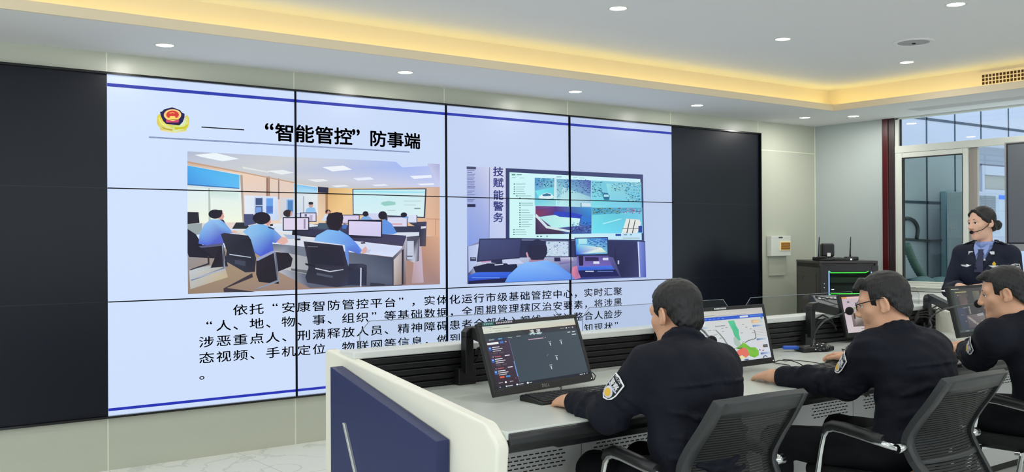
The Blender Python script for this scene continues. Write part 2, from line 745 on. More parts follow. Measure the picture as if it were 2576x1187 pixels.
wl.build('wall_left', M_WALL, kind='structure')
wl = MB()  # front wall, its opening added behind the camera for more daylight
for (a, b_, c_, d_) in ((-3.55, RX, 0.0, 0.85), (-3.55, RX, 2.40, 2.85), (-3.55, -2.4, 0.85, 2.40), (5.6, RX, 0.85, 2.40)):
    wl.box(a, b_, -9.2, -9.05, c_, d_)
wl.build('wall_front', M_WALLR, kind='structure')
for nm, M_, (a, b_, c_, d_) in (('added_window_left', None, (-7.2, -1.6, 0.75, 2.42)), ('added_window_front', 1, (-2.4, 5.6, 0.85, 2.40))):  # frames of two unseen windows, added to light the room
    wf = MB()
    n_ = 4
    for i in range(n_+1):
        q = a+(b_-a)*i/n_
        if M_ is None:
            wf.box(-3.66, -3.60, q-0.03, q+0.03, c_, d_)
        else:
            wf.box(q-0.03, q+0.03, -9.16, -9.10, c_, d_)
    for z in (c_+0.03, d_-0.03):
        if M_ is None:
            wf.box(-3.66, -3.60, a, b_, z-0.03, z+0.03)
        else:
            wf.box(a, b_, -9.16, -9.10, z-0.03, z+0.03)
    wf.build(nm, M_PVC, kind='structure')
wr = MB()
wr.box(RX, RX+0.15, -0.77, 0.0, 0.0, 2.85)
wr.box(RX, RX+0.15, -3.6, -0.77, 0.0, 0.92)
wr.box(RX, RX+0.15, -3.6, -0.77, 2.50, 2.85)
wr.box(RX, RX+0.15, -9.05, -3.6, 0.0, 2.85)
wr.build('wall_right', M_WALLR, kind='structure')
box('trim_1', M_WOODRED, RX-0.012, RX+0.02, -0.835, -0.772, 0.0, CZ, 0.004, kind='structure')
box('trim_2', M_WOODDK, RX-0.004, RX+0.02, -0.90, -0.836, 0.0, CZ, 0.003, kind='structure')
box('trim_3', M_JOINT, RX-0.004, RX+0.002, -0.010, -0.001, 0.0, CZ, kind='structure')
box('ceiling', M_CEIL, -3.7, RX+0.15, -9.2, 0.1, UZ, UZ+0.1, kind='structure')
LX, FY = -2.6, -7.6
so = MB()
so.box(-3.55, RX, -0.89, 0.0, CZ, CZ+0.018)
so.box(6.0, RX, -7.6, -0.89, CZ, CZ+0.018)
so.box(-3.55, LX, -7.6, -0.89, CZ, CZ+0.018)
so.box(-3.55, RX, -9.05, FY, CZ, CZ+0.018)
so.build('ceiling_soffit', M_CEIL, kind='structure')
lp = MB()
lp.box(LX, 6.0, -0.892, -0.876, CZ-0.0006, 2.556)
lp.box(5.998, 6.014, FY, -0.876, CZ-0.0006, 2.556)
lp.box(LX-0.014, LX+0.002, FY, -0.876, CZ-0.0006, 2.556)
lp.box(LX, 6.0, FY-0.014, FY+0.002, CZ-0.0006, 2.556)
lp.build('trim_5', mat('cream_lip', (228, 212, 182), 0.6), kind='structure')
rs = MB()
rs.box(LX-0.2, 6.22, -0.69, -0.66, CZ+0.018, UZ)
rs.box(6.22, 6.25, FY-0.2, -0.66, CZ+0.018, UZ)
rs.box(LX-0.23, LX-0.2, FY-0.2, -0.66, CZ+0.018, UZ)
rs.box(LX-0.2, 6.22, FY-0.23, FY-0.2, CZ+0.018, UZ)
rs.build('ceiling_riser', M_RISER, kind='structure')
M_LED = emis('warm_led', (255, 230, 138), COVE_E)
for nm, b_, lab in (
        ('back', (LX-0.1, 6.12, -0.775, -0.755), 'warm yellow LED strip hidden in the ceiling cove along the video wall'),
        ('right', (6.105, 6.125, FY-0.1, -0.8), 'warm yellow LED strip hidden in the ceiling cove along the window wall'),
        ('left', (LX-0.13, LX-0.11, FY-0.1, -0.8), 'warm yellow LED strip hidden in the ceiling cove far left of the room'),
        ('front', (LX-0.1, 6.1, FY-0.13, FY-0.11), 'warm yellow LED strip hidden in the ceiling cove behind the photographer')):
    box('cove_light', M_LED, b_[0], b_[1], b_[2], b_[3], CZ+0.0185, CZ+0.028, label=lab, cat='ceiling light', group='cove lights')

# slot diffuser in the lower ceiling near the window, joint of two lines
p = ray_on(2372, 262, 2, CZ)
sl = MB()
sl.box(6.42, 6.62, -2.75, -1.35, CZ-0.004, CZ+0.001)
o = sl.build('ceiling_vent', M_CEIL, label='long white air slot in the lower ceiling above the window', cat='vent')
sl = MB()
sl.box(6.425, 6.615, -2.745, -1.355, CZ-0.0046, CZ-0.0039)
sl.build('slot', mat('slot_grey', (196, 196, 194), 0.8), o)  # flat grey plate marks the slot

# cream grille on the riser over the window wall
gy = ray_on(2462, 200, 0, 6.21).y
gr = empty('air_grille', (6.214, gy-0.65, 2.62), label='cream perforated air grille in the raised ceiling edge over the window', cat='vent')
g = MB()
g.box(-0.006, 0.004, -0.65, 0.65, -0.075, 0.075)
g.build('frame', M_RISER, gr)
g = MB()
n = 44
for i in range(n):
    for j in range(4):
        y = -0.625+1.25*(i+0.5)/n
        z = -0.058+0.116*(j+0.5)/4
        g.box(-0.0075, -0.0055, y-0.0095, y+0.0095, z-0.0105, z+0.0105)
g.build('hole', mat('grille_dark', (70, 45, 14), 0.9), gr, label='dark square holes of the grille')


def downlight(x, y, z, label, vis=True, group='recessed downlights'):
    t = empty('downlight', (x, y, z), label=label, cat='ceiling light', group=group)
    MB().lathe([(0.047, 0.004), (0.047, -0.001), (0.052, -0.004), (0.060, -0.003), (0.061, 0.0), (0.061, 0.004)]).build('trim_ring', M_PVC, t)
    MB().cyl((0, 0, 0.0005), 0.0475, 0.004).build('diffuser', emis('lamp_white', (255, 252, 246), 22.0), t)
    ld = bpy.data.lights.new('downlight_lamp', 'AREA')
    ld.shape = 'DISK'
    ld.size = 0.09
    ld.energy = LAMP_W
    ld.color = (1.0, 0.975, 0.93)
    ld.spread = math.radians(180)
    lo = bpy.data.objects.new('downlight_lamp', ld)
    COL.objects.link(lo)
    lo.parent = t
    lo.location = (0, 0, -0.006)
    return t


ords = ['leftmost', 'second from left', 'third from left', 'fourth from left', 'fifth from left']
for i, x in enumerate((0.206, 1.82, 3.34, 4.71, 6.20)):
    downlight(x, -0.435, CZ, 'round white downlight in the lower ceiling along the video wall, %s of five' % ords[i], group='downlights along the video wall')
downlight(-1.30, -0.435, CZ, 'round white downlight in the lower ceiling outside the frame at left', group='downlights along the video wall')
downlight(6.486, -0.766, CZ, 'round white downlight in the lower ceiling corner nearest the window', group='downlights along the window wall')
for y in (-2.3, -3.8, -5.3):
    downlight(6.486, y, CZ, 'round white downlight in the lower ceiling along the window wall outside the frame', group='downlights along the window wall')
for x, lab in ((2.348, 'round white downlight in the raised ceiling, leftmost, at top edge above the slide'),
               (3.88, 'round white downlight in the raised ceiling left of the round speaker'),
               (5.40, 'round white downlight in the raised ceiling just below the round speaker')):
    downlight(x, -1.96, UZ, lab, group='downlights in the raised ceiling')
downlight(3.87, -3.19, UZ, 'round white downlight in the raised ceiling, nearest, at the top right corner', group='downlights in the raised ceiling')
for (x, y) in ((-0.8, -1.96), (0.82, -1.96), (-0.8, -3.6), (0.82, -3.6), (2.35, -3.4), (5.5, -3.5),
               (-0.8, -5.2), (0.82, -5.2), (2.35, -5.2), (3.88, -5.2), (5.4, -5.2), (0.82, -6.8), (3.88, -6.8)):
    downlight(x, y, UZ, 'round white downlight in the raised ceiling outside the frame', group='downlights outside the frame')
sp = ray_on(2298, 105, 2, UZ)
t = empty('ceiling_speaker', (sp.x, sp.y, UZ), label='large round grey speaker set in the raised ceiling', cat='speaker')
MB().lathe([(0.10, 0.003), (0.10, -0.006), (0.125, -0.010), (0.138, -0.006), (0.14, 0.003)]).build('rim', M_CEIL, t)
MB().cyl((0, 0, -0.004), 0.105, 0.006, n=36).build('grille', mat('speaker_grey', (176, 176, 178), 0.7, bump=(900, 0.5)), t)
MB().cyl((0.02, 0.01, -0.009), 0.012, 0.006, n=14).build('led', M_SLOT, t)

# ================================================================== the video wall
vw = empty('video_wall', (0, 0, 0), label='large black video wall of tiled displays showing a slide with two photographs', cat='video wall')
YF = -0.012
for c in range(-1, 5):
    for r in range(3):
        lit = 0 <= c < 4
        k = 1.0-0.03*max(c, 0)  # viewing-angle falloff of the screens put into each column's colour
        if lit:
            m = emis('lit_panel_%d' % c, (int(204*k), int(221*k), int(250*(1-0.022*c))), 1.0)
        else:
            m = mat('dark_panel', (17, 21, 31), 0.30, spec=0.22)
        b = MB().box(c*PW+0.001, (c+1)*PW-0.001, YF, 0.03, ZT-(r+1)*PH+0.001, ZT-r*PH-0.001)
        b.build('display_panel', m, vw, label=None if lit else 'switched off black display panel')
b = MB()
for r in (1, 2):
    z = ZT-r*PH
    b.box(0, 4*PW, YF-0.0225, YF, z-0.0028, z+0.0028)
for c in (1, 2, 3):
    b.box(c*PW-0.0027, c*PW+0.0027, YF-0.0225, YF, ZB, ZT)
b.build('bezel_grid', mat('matt_bezel', (9, 11, 17), 0.8, spec=0.1), vw)
b = MB()
for z in (ZT-PH, ZT-2*PH):
    b.box(-PW, 0, YF-0.0008, YF, z-0.0012, z+0.0012)
    b.box(4*PW, 5*PW, YF-0.0008, YF, z-0.0012, z+0.0012)
b.build('panel_joint', M_BLKM, vw)
b = MB()
b.box(-PW-0.014, 5*PW+0.010, -0.036, 0.02, ZT, ZT+0.013)
b.box(-PW-0.014, 5*PW+0.010, -0.036, 0.02, ZB-0.013, ZB)
b.box(-PW-0.014, -PW, -0.036, 0.02, ZB-0.013, ZT+0.013)
b.box(5*PW, 5*PW+0.010, -0.036, 0.02, ZB-0.013, ZT+0.013)
b.build('border_frame', M_BLKG, vw)


def slide(off):
    def f(u, v, l):
        x, z = WP(u, v)
        return (x, YF-off-l, z)
    return f


def slide_xz(off):
    def f(x, z, l):
        return (x, YF-off-l, z)
    return f


BLUE = (44, 58, 170)


def hstripe(x0, x1, za, zb_, c):
    return ([(x0, za), (x1, za), (x1, zb_), (x0, zb_)], c)


z1, z2 = WP(270, 209.2)[1], WP(270, 217.8)[1]
z3, z4 = WP(271, 1026.6)[1], WP(271, 1033.8)[1]
ux0, ux1 = WP(373, 345)[0], WP(1028, 382)[0]
uz = WP(373, 345.2)[1]
flat('slide_rule', [hstripe(0, 4*PW, z1, z2, (46, 60, 172)), hstripe(0, 4*PW, z3, z4, (36, 50, 178)),
                    hstripe(ux0, ux1, uz+0.0035, uz+0.0012, (40, 56, 110)), hstripe(ux0, ux1, uz-0.002, uz-0.0045, (40, 56, 110)),
                    hstripe(ux0, ux1, uz+0.0012, uz-0.002, (170, 190, 230))],
     slide_xz(0.0005), vw, label='blue rules across the top and bottom of the slide')
d0, d1 = WP(505, 320), WP(612.5, 326)
flat('title_dash', [hstripe(d0[0], d1[0], d0[1]+0.0035, d0[1]-0.0035, (16, 18, 30))], slide_xz(0.0005), vw)


def EM(u, v):
    return (380+u/13.19, 260+v/13.19)


def ring(cx, cy, rx, ry, n=40, a0=0, a1=2*PI):
    return [(cx+rx*math.cos(a0+(a1-a0)*i/(n-(0 if a1-a0 >= 2*PI-1e-6 else 1))), cy+ry*math.sin(a0+(a1-a0)*i/(n-(0 if a1-a0 >= 2*PI-1e-6 else 1)))) for i in range(n)]


def px_polys(conv, L):
    return [([conv(*q) for q in pts], c) for pts, c in L]


emb = [
    ([(170, 640), (175, 450), (230, 370), (300, 360), (420, 640), (640, 720), (930, 730), (1060, 620), (1120, 420), (1190, 400), (1240, 500), (1240, 680), (1210, 790),
      (1150, 850), (1150, 930), (720, 985), (290, 905), (270, 800), (200, 740)], [(196, 176, 60), (220, 208, 90), (214, 200, 80), (226, 214, 70), (235, 222, 60), (214, 205, 50), (206, 235, 120), (216, 238, 190)]),
    ([(220, 500), (240, 470), (330, 640), (470, 740), (440, 770), (290, 660)], (244, 236, 120)),
    ([(300, 760), (480, 830), (690, 870), (690, 920), (400, 860)], (196, 168, 40)),
    ([(760, 800), (1080, 780), (1180, 700), (1190, 740), (1090, 840), (770, 880)], (206, 198, 30)),
    ([(290, 870), (720, 955), (1150, 905), (1150, 930), (720, 985), (290, 905)], (240, 216, 140)),
    ([(275, 290), (340, 275), (410, 205), (680, 135), (940, 230), (1000, 310), (1090, 350), (1085, 480), (1030, 620), (920, 735), (480, 690), (380, 590), (300, 420)], (30, 22, 78)),
    (ring(690, 390, 288, 190), (250, 208, 130)),
    (ring(690, 385, 210, 140), (214, 60, 50)),
    ([(480, 540), (900, 540), (905, 600), (880, 640), (500, 640), (470, 600)], (206, 70, 110)),
    ([(500, 490), (600, 480), (610, 430), (770, 430), (780, 480), (890, 500), (880, 540), (700, 590), (510, 540)], (252, 222, 110)),
    ([(560, 540), (860, 520), (850, 545), (700, 560), (600, 550)], (170, 120, 40)),
    ([(570, 330), (620, 310), (700, 290), (770, 330), (740, 350), (690, 320), (640, 350)], (246, 150, 90)),
    ([(480, 690), (560, 700), (600, 690), (660, 690), (700, 680), (760, 700), (800, 715), (900, 735), (880, 690), (500, 660)], (44, 10, 30)),
]
flat('emblem', px_polys(EM, emb), slide(0.0005), vw, label='police emblem, navy shield with red disc over gold leaves')


def A(u, v):                                     # pixel of the close-up of the left slide photo
    return (440+u/2.968, 360+v/2.968)


def R4(x0, y0, x1, y1):
    return [(x0, y0), (x1, y0), (x1, y1), (x0, y1)]


def head(cx, cy, rx, ry, hair=(30, 30, 44), n=20):
    return (ring(cx, cy, rx, ry, n), hair)


P1 = [
    # ceiling
    ([(88, 62), (885, 105), (1300, 123), (1645, 140), (1690, 182), (1880, 172), (1882, 152), (1970, 157), (1970, 330), (1340, 340), (1135, 340), (885, 300), (500, 220), (88, 140)],
     [(176, 186, 208), (204, 208, 214), (190, 200, 232), (168, 188, 240), (166, 186, 240), (176, 192, 240), (190, 196, 230), (170, 172, 214), (200, 206, 236), (198, 200, 206), (196, 196, 196), (206, 208, 206), (204, 206, 208), (190, 196, 212)]),
    # left wall
    ([(88, 135), (500, 215), (885, 296), (1135, 336), (1135, 640), (88, 640)], [(206, 178, 158), (238, 208, 184), (226, 204, 190), (206, 178, 150), (236, 206, 168), (222, 214, 216)]),
    # far wall
    ([(1135, 336), (1340, 338), (1970, 328), (1970, 700), (1135, 620)], [(214, 172, 116), (240, 204, 140), (196, 160, 140), (214, 170, 140), (238, 196, 140)]),
    (R4(1118, 350, 1136, 600), (170, 124, 84)),
    ([(1868, 335), (1970, 330), (1970, 700), (1868, 690)], [(220, 186, 160), (206, 170, 150), (220, 172, 142), (226, 180, 150)]),
    ([(1868, 562), (1970, 566), (1970, 572), (1868, 568)], (190, 140, 112)),
    ([(1936, 560), (1942, 560), (1942, 690), (1936, 690)], (196, 148, 120)),
    # first window
    ([(88, 165), (492, 235), (492, 590), (88, 600)], [(200, 216, 226), (226, 232, 236), (226, 238, 236), (230, 240, 220)]),
    ([(88, 168), (476, 238), (476, 342), (88, 312)], [(72, 170, 236), (86, 186, 236), (96, 190, 246), (70, 150, 226)]),
    ([(88, 305), (476, 335), (476, 342), (88, 314)], (60, 116, 180)),
    ([(88, 330), (476, 356), (500, 590), (88, 600)], [(222, 238, 244), (220, 240, 238), (240, 246, 224), (238, 244, 226)]),
    ([(244, 336), (258, 338), (262, 590), (246, 590)], (180, 196, 186)),
    ([(262, 360), (470, 372), (470, 430), (262, 410)], [(200, 226, 214), (206, 232, 226), (226, 240, 240), (224, 236, 232)]),
    ([(480, 236), (500, 240), (512, 590), (500, 590)], (176, 160, 150)),
    # posts of the left wall
    (R4(676, 250, 702, 395), (150, 118, 102)), (R4(690, 250, 696, 395), (190, 150, 130)),
    (R4(764, 265, 774, 420), (150, 130, 126)),
    ([(88, 135), (500, 215), (885, 292), (885, 300), (500, 224), (88, 148)], (196, 160, 132)),
    # cabinets
    ([(512, 390), (760, 400), (772, 575), (520, 575)], [(226, 234, 244), (214, 226, 248), (196, 214, 240), (226, 234, 244)]),
    (R4(584, 400, 656, 540), (200, 216, 246)), (R4(596, 410, 648, 525), (64, 84, 128)), (R4(596, 462, 648, 470), (180, 200, 230)), (R4(600, 478, 640, 520), (120, 160, 226)),
    (R4(664, 402, 736, 545), (206, 222, 250)), (R4(676, 412, 726, 530), (104, 160, 230)), (R4(676, 470, 726, 520), (80, 120, 200)),
    ([(774, 405), (944, 412), (950, 560), (780, 560)], [(214, 210, 210), (206, 222, 246), (200, 214, 240), (204, 204, 214)]),
    (R4(826, 420, 880, 520), (150, 190, 240)), (R4(836, 428, 874, 510), (80, 130, 190)), (R4(892, 425, 936, 530), (120, 156, 220)),
    # second window
    ([(880, 300), (1060, 325), (1060, 540), (880, 520)], [(204, 214, 222), (220, 228, 232), (226, 234, 240), (214, 226, 236)]),
    ([(884, 306), (1056, 332), (1056, 378), (884, 370)], [(128, 196, 236), (120, 186, 238), (190, 226, 248), (170, 222, 246)]),
    ([(900, 388), (1050, 396), (1050, 520), (900, 510)], [(214, 226, 236), (230, 236, 236), (216, 222, 232), (208, 220, 236)]),
    (R4(950, 396, 958, 520), (164, 176, 186)),
    ([(1060, 326), (1140, 332), (1138, 374), (1062, 370)], (44, 46, 72)),
    # projection screen on the far wall
    ([(1318, 342), (1872, 338), (1860, 560), (1322, 535)], (54, 62, 90)),
    ([(1326, 348), (1862, 346), (1850, 550), (1328, 528)], [(196, 236, 244), (206, 234, 240), (216, 238, 240), (212, 238, 244)]),
    ([(1326, 356), (1860, 356), (1860, 374), (1326, 372)], [(150, 222, 236), (196, 236, 240)]),
    ([(1540, 440), (1590, 432), (1640, 440), (1640, 460), (1560, 470), (1530, 455)], (150, 204, 196)),
    (R4(1700, 430, 1830, 436), (190, 214, 214)), (R4(1780, 484, 1826, 492), (120, 150, 150)), (R4(1700, 460, 1790, 465), (190, 210, 206)), (R4(1580, 500, 1640, 505), (180, 206, 206)),
    # ceiling lamps
    ([(140, 88), (300, 74), (474, 118), (350, 136), (190, 104)], (236, 246, 250)),
    ([(680, 208), (800, 200), (884, 222), (790, 236)], (232, 238, 240)),
    ([(1094, 180), (1250, 168), (1316, 198), (1170, 212)], (236, 242, 248)),
    ([(980, 272), (1100, 268), (1140, 282), (1050, 292)], (230, 234, 236)),
    ([(1322, 262), (1450, 254), (1482, 272), (1360, 280)], (230, 238, 252)),
    ([(1160, 318), (1260, 312), (1296, 322), (1200, 330)], (232, 236, 240)),
    ([(1460, 312), (1560, 306), (1590, 318), (1490, 322)], (232, 236, 246)),
    ([(1746, 246), (1906, 238), (1912, 258), (1780, 268)], (234, 240, 252)),
    ([(1800, 304), (1922, 298), (1928, 312), (1830, 316)], (234, 236, 246)),
    ([(500, 176), (700, 214), (690, 222), (500, 190)], (222, 226, 226)),
    # floor
    ([(88, 760), (700, 800), (1120, 720), (1700, 690), (1970, 696), (1972, 1052), (92, 1125)],
     [(150, 150, 160), (170, 150, 120), (150, 130, 120), (190, 140, 110), (214, 168, 140), (160, 130, 130), (150, 128, 110)]),
    ([(1790, 720), (1830, 720), (1850, 1040), (1760, 1045)], [(200, 180, 200), (196, 176, 196), (190, 170, 186), (180, 150, 150)]),
    ([(100, 940), (360, 900), (390, 1000), (110, 1090)], [(190, 200, 206), (170, 176, 180), (196, 176, 140), (180, 180, 176)]),
    # desk rows at the back
    ([(1730, 590), (1872, 586), (1866, 770), (1820, 770), (1820, 640)], [(60, 62, 90), (70, 70, 96), (90, 80, 90), (60, 62, 84), (40, 44, 70)]),
    ([(1820, 622), (1868, 620), (1866, 634), (1826, 640)], (222, 220, 226)),
    ([(940, 600), (1060, 606), (1830, 620), (1826, 700), (1200, 680), (940, 650)], [(60, 66, 96), (66, 70, 100), (52, 54, 82), (44, 46, 72)]),
    ([(1560, 668), (1816, 664), (1816, 694), (1720, 700), (1560, 690)], (214, 220, 234)),
    ([(1712, 700), (1820, 690), (1812, 880), (1776, 890), (1716, 870)], [(90, 90, 110), (70, 70, 92), (54, 54, 76), (200, 204, 220)]),
    (R4(1726, 730, 1776, 866), (196, 202, 222)), (R4(1726, 840, 1766, 848), (70, 72, 90)),
    # people and monitors at the back
    (R4(1240, 534, 1372, 600), (40, 44, 66)), (R4(1246, 540, 1366, 596), (216, 206, 236)),
    (R4(1440, 524, 1520, 580), (206, 210, 240)), (R4(1560, 548, 1730, 628), (50, 54, 80)), (R4(1580, 554, 1724, 622), (216, 216, 240)), (R4(1600, 600, 1690, 608), (214, 150, 150)),
    (R4(1730, 536, 1800, 592), (214, 222, 244)), (R4(1796, 536, 1802, 592), (60, 62, 90)),
    ([(1372, 580), (1396, 545), (1440, 545), (1476, 578)], (126, 170, 226)), head(1416, 528, 22, 20),
    ([(1510, 680), (1516, 590), (1560, 568), (1610, 600), (1650, 670), (1620, 680)], (96, 146, 224)), head(1544, 540, 33, 32),
    ([(1690, 560), (1700, 545), (1730, 545), (1740, 560)], (126, 170, 226)), head(1702, 535, 24, 18),
    ([(1088, 580), (1116, 530), (1150, 534), (1160, 580)], (206, 220, 240)), head(1136, 512, 20, 16, (60, 40, 46)), ([(1120, 530), (1150, 528), (1150, 512), (1140, 500)], (200, 150, 140)),
    ([(966, 522), (976, 490), (1000, 478), (1036, 482), (1050, 522)], [(150, 196, 236), (140, 190, 236)]), (ring(1008, 462, 17, 20), (196, 160, 150)), (ring(1008, 449, 18, 11), (40, 40, 50)),
    ([(774, 590), (800, 548), (860, 548), (868, 590)], (214, 226, 240)), head(836, 524, 34, 27, (50, 40, 48)), ([(852, 545), (868, 540), (870, 515), (858, 505)], (206, 160, 150)),
    (R4(926, 518, 1050, 588), (56, 60, 86)), (R4(936, 524, 1044, 582), (222, 216, 240)), (R4(1000, 536, 1020, 580), (180, 170, 206)), (R4(962, 530, 978, 548), (90, 100, 130)),
    ([(700, 604), (940, 590), (1060, 612), (1060, 620), (900, 640), (720, 640)], [(226, 232, 244), (214, 226, 236)]),
    (R4(1064, 596, 1130, 640), (70, 90, 110)),
    # near desk
    ([(420, 640), (450, 592), (520, 592), (560, 640)], (40, 46, 54)), ([(508, 530), (580, 530), (600, 600), (512, 620)], (72, 80, 120)),
    ([(88, 514), (170, 516), (178, 596), (88, 604)], (36, 38, 50)), ([(88, 604), (196, 598), (196, 680), (88, 690)], (150, 164, 168)),
    ([(400, 650), (520, 640), (700, 640), (1000, 690), (1060, 700), (1690, 770), (1690, 790), (1620, 850), (840, 760), (460, 680)],
     [(214, 214, 206), (226, 224, 214), (230, 232, 232), (220, 228, 240), (206, 220, 246), (214, 226, 250), (206, 216, 246), (214, 224, 248), (214, 220, 234), (206, 206, 200)]),
    ([(990, 640), (1250, 660), (1720, 690), (1700, 770), (1340, 730), (880, 690), (900, 650)], [(50, 52, 76), (56, 54, 80), (64, 62, 96), (70, 66, 96), (60, 56, 90), (36, 38, 56)]),
    (R4(798, 552, 996, 654), (34, 36, 52)), (R4(806, 560, 988, 646), (222, 212, 236)), (R4(954, 566, 968, 640), (150, 140, 176)),
    ([(870, 654), (900, 654), (906, 690), (866, 690)], (30, 32, 44)), ([(800, 680), (930, 690), (930, 714), (840, 716)], (170, 186, 214)), ([(888, 714), (930, 712), (930, 726), (890, 726)], (40, 44, 60)),
    # desk front and end
    ([(700, 750), (840, 760), (1620, 852), (1690, 1040), (1690, 1062), (1000, 1080), (690, 920)], [(96, 104, 124), (120, 128, 144), (64, 72, 96), (80, 88, 112), (60, 66, 84), (90, 96, 116), (200, 204, 212)]),
    ([(720, 800), (990, 850), (990, 980), (700, 920)], [(190, 190, 192), (160, 164, 172), (160, 164, 172), (206, 206, 206)]),
    ([(860, 934), (990, 950), (990, 975), (860, 950)], (100, 104, 112)),
    ([(1450, 1040), (1560, 1050), (1560, 1062), (1450, 1066)], (50, 56, 74)),
    ([(1612, 856), (1690, 780), (1724, 690), (1716, 1055), (1616, 1062)], [(60, 62, 82), (150, 144, 156), (190, 190, 210), (120, 104, 104), (60, 58, 74)]),
    ([(1626, 870), (1690, 806), (1690, 1055), (1626, 1060)], [(206, 196, 196), (180, 170, 176), (140, 120, 110), (170, 160, 160)]),
    ([(1686, 800), (1700, 790), (1698, 1055), (1686, 1055)], (40, 38, 56)),
    (R4(1284, 572, 1540, 706), (36, 36, 60)), ([(1292, 582), (1532, 588), (1530, 698), (1290, 684)], [(220, 210, 240), (216, 206, 238), (206, 200, 240), (214, 206, 240)]),
    ([(1380, 742), (1410, 738), (1416, 748), (1384, 752)], (40, 40, 56)), ([(1410, 798), (1460, 792), (1440, 820), (1404, 824)], (190, 200, 226)),
    # left man
    ([(88, 640), (150, 680), (200, 760), (340, 750), (370, 820), (300, 860), (100, 850), (88, 820)], [(30, 28, 46), (34, 32, 50), (26, 26, 40)]),
    ([(180, 770), (350, 740), (390, 920), (260, 930), (290, 860)], [(40, 36, 52), (30, 28, 40)]),
    ([(170, 750), (178, 680), (210, 610), (260, 570), (330, 570), (370, 600), (420, 660), (440, 670), (350, 680), (360, 745), (260, 770)],
     [(86, 110, 216), (120, 170, 230), (140, 190, 236), (150, 196, 240), (146, 190, 238), (120, 170, 232), (110, 160, 226), (170, 160, 200), (90, 110, 200), (84, 96, 200), (76, 90, 206)]),
    ([(330, 570), (370, 600), (360, 585), (372, 600), (356, 572)], (40, 50, 80)),
    ([(410, 660), (440, 652), (466, 664), (440, 674)], (226, 180, 170)),
    ([(310, 545), (320, 570), (350, 572), (362, 550), (350, 505), (330, 510)], (216, 160, 150)), (ring(294, 530, 50, 34), (32, 30, 46)), ([(300, 500), (345, 500), (348, 530), (320, 545)], (32, 30, 46)),
    ([(170, 770), (350, 745), (356, 765), (190, 782)], (90, 92, 130)),
    ([(236, 840), (250, 840), (252, 905), (104, 950), (96, 945), (240, 895)], (50, 48, 60)), ([(345, 760), (358, 760), (370, 940), (120, 1026), (104, 1018), (354, 930)], [(180, 190, 214), (60, 60, 76)]),
    # middle man
    ([(600, 880), (740, 812), (840, 820), (872, 860), (860, 920), (760, 960), (770, 1050), (620, 1035), (600, 980)], [(40, 34, 48), (34, 30, 44), (26, 26, 40), (34, 30, 40)]),
    ([(500, 660), (560, 612), (640, 600), (720, 630), (790, 700), (800, 730), (740, 745), (720, 740), (730, 800), (640, 850), (590, 820), (540, 700)],
     [(140, 190, 236), (140, 192, 238), (130, 186, 236), (110, 170, 230), (106, 160, 230), (130, 150, 220), (84, 120, 210), (80, 110, 206), (70, 96, 206), (72, 90, 210), (84, 110, 214)]),
    ([(750, 740), (790, 700), (830, 705), (838, 740), (800, 760)], (226, 176, 166)),
    ([(660, 590), (690, 620), (710, 590), (706, 550), (680, 540)], (214, 156, 146)), (ring(640, 560, 66, 46), (30, 28, 44)), ([(660, 520), (700, 540), (690, 590), (664, 590)], (30, 28, 44)),
    ([(700, 606), (724, 602), (726, 616), (706, 620)], (30, 30, 40)), ([(690, 622), (740, 640), (730, 646), (690, 632)], (40, 44, 70)),
    ([(336, 680), (360, 670), (540, 690), (560, 720), (600, 860), (590, 960), (520, 965), (370, 880), (380, 800)], [(44, 44, 60), (52, 52, 68), (40, 40, 56), (34, 34, 50), (50, 52, 70), (40, 42, 58), (44, 46, 62), (50, 52, 70), (40, 42, 56)]),
    ([(400, 826), (560, 850), (560, 856), (400, 834)], (190, 200, 216)), ([(440, 870), (520, 880), (520, 920), (440, 900)], (66, 70, 90)),
    ([(600, 860), (730, 800), (745, 812), (610, 880)], (150, 160, 196)),
    ([(730, 815), (748, 812), (772, 1030), (600, 1095), (590, 1090), (755, 1020)], [(150, 160, 186), (90, 90, 100)]),
    ([(570, 970), (576, 1000), (380, 1080), (600, 1110), (360, 1112), (355, 1085)], (60, 54, 60)),
    # right man
    ([(1290, 900), (1400, 900), (1426, 960), (1420, 1060), (1270, 1060)], (44, 48, 72)),
    ([(1030, 730), (1050, 690), (1130, 645), (1220, 650), (1290, 690), (1350, 750), (1390, 800), (1370, 830), (1290, 800), (1290, 910), (1270, 920), (1260, 760)],
     [(140, 190, 240), (136, 190, 240), (120, 180, 238), (120, 176, 238), (100, 150, 230), (96, 140, 228), (110, 150, 230), (80, 110, 206), (90, 120, 216), (120, 150, 214), (110, 150, 226), (110, 160, 232)]),
    ([(1384, 800), (1416, 770), (1430, 790), (1416, 820), (1390, 826)], (220, 170, 166)),
    ([(1124, 560), (1140, 525), (1200, 515), (1240, 520), (1250, 560), (1236, 620), (1212, 656), (1150, 644), (1124, 600)], (34, 28, 42)),
    ([(1240, 620), (1256, 600), (1282, 610), (1270, 640), (1244, 640)], (70, 110, 190)),
    ([(952, 732), (1000, 738), (1244, 764), (1290, 930), (1280, 1060), (1200, 1076), (980, 1040), (966, 1000), (990, 930), (980, 860)], [(50, 48, 66), (42, 40, 58), (40, 38, 56), (46, 46, 66), (54, 58, 84), (50, 52, 70), (46, 48, 64), (44, 46, 62), (40, 40, 56), (44, 44, 62)]),
    ([(1000, 760), (1230, 780), (1260, 920), (1010, 900)], [(34, 34, 50), (40, 36, 56), (36, 36, 56), (34, 36, 52)]),
    ([(984, 770), (1060, 772), (1060, 776), (984, 774)], (120, 120, 130)),
    ([(1040, 930), (1150, 954), (1250, 940), (1250, 946), (1150, 962), (1040, 938)], (200, 206, 220)),
    ([(1050, 966), (1170, 990), (1170, 1006), (1050, 984)], (80, 86, 104)),
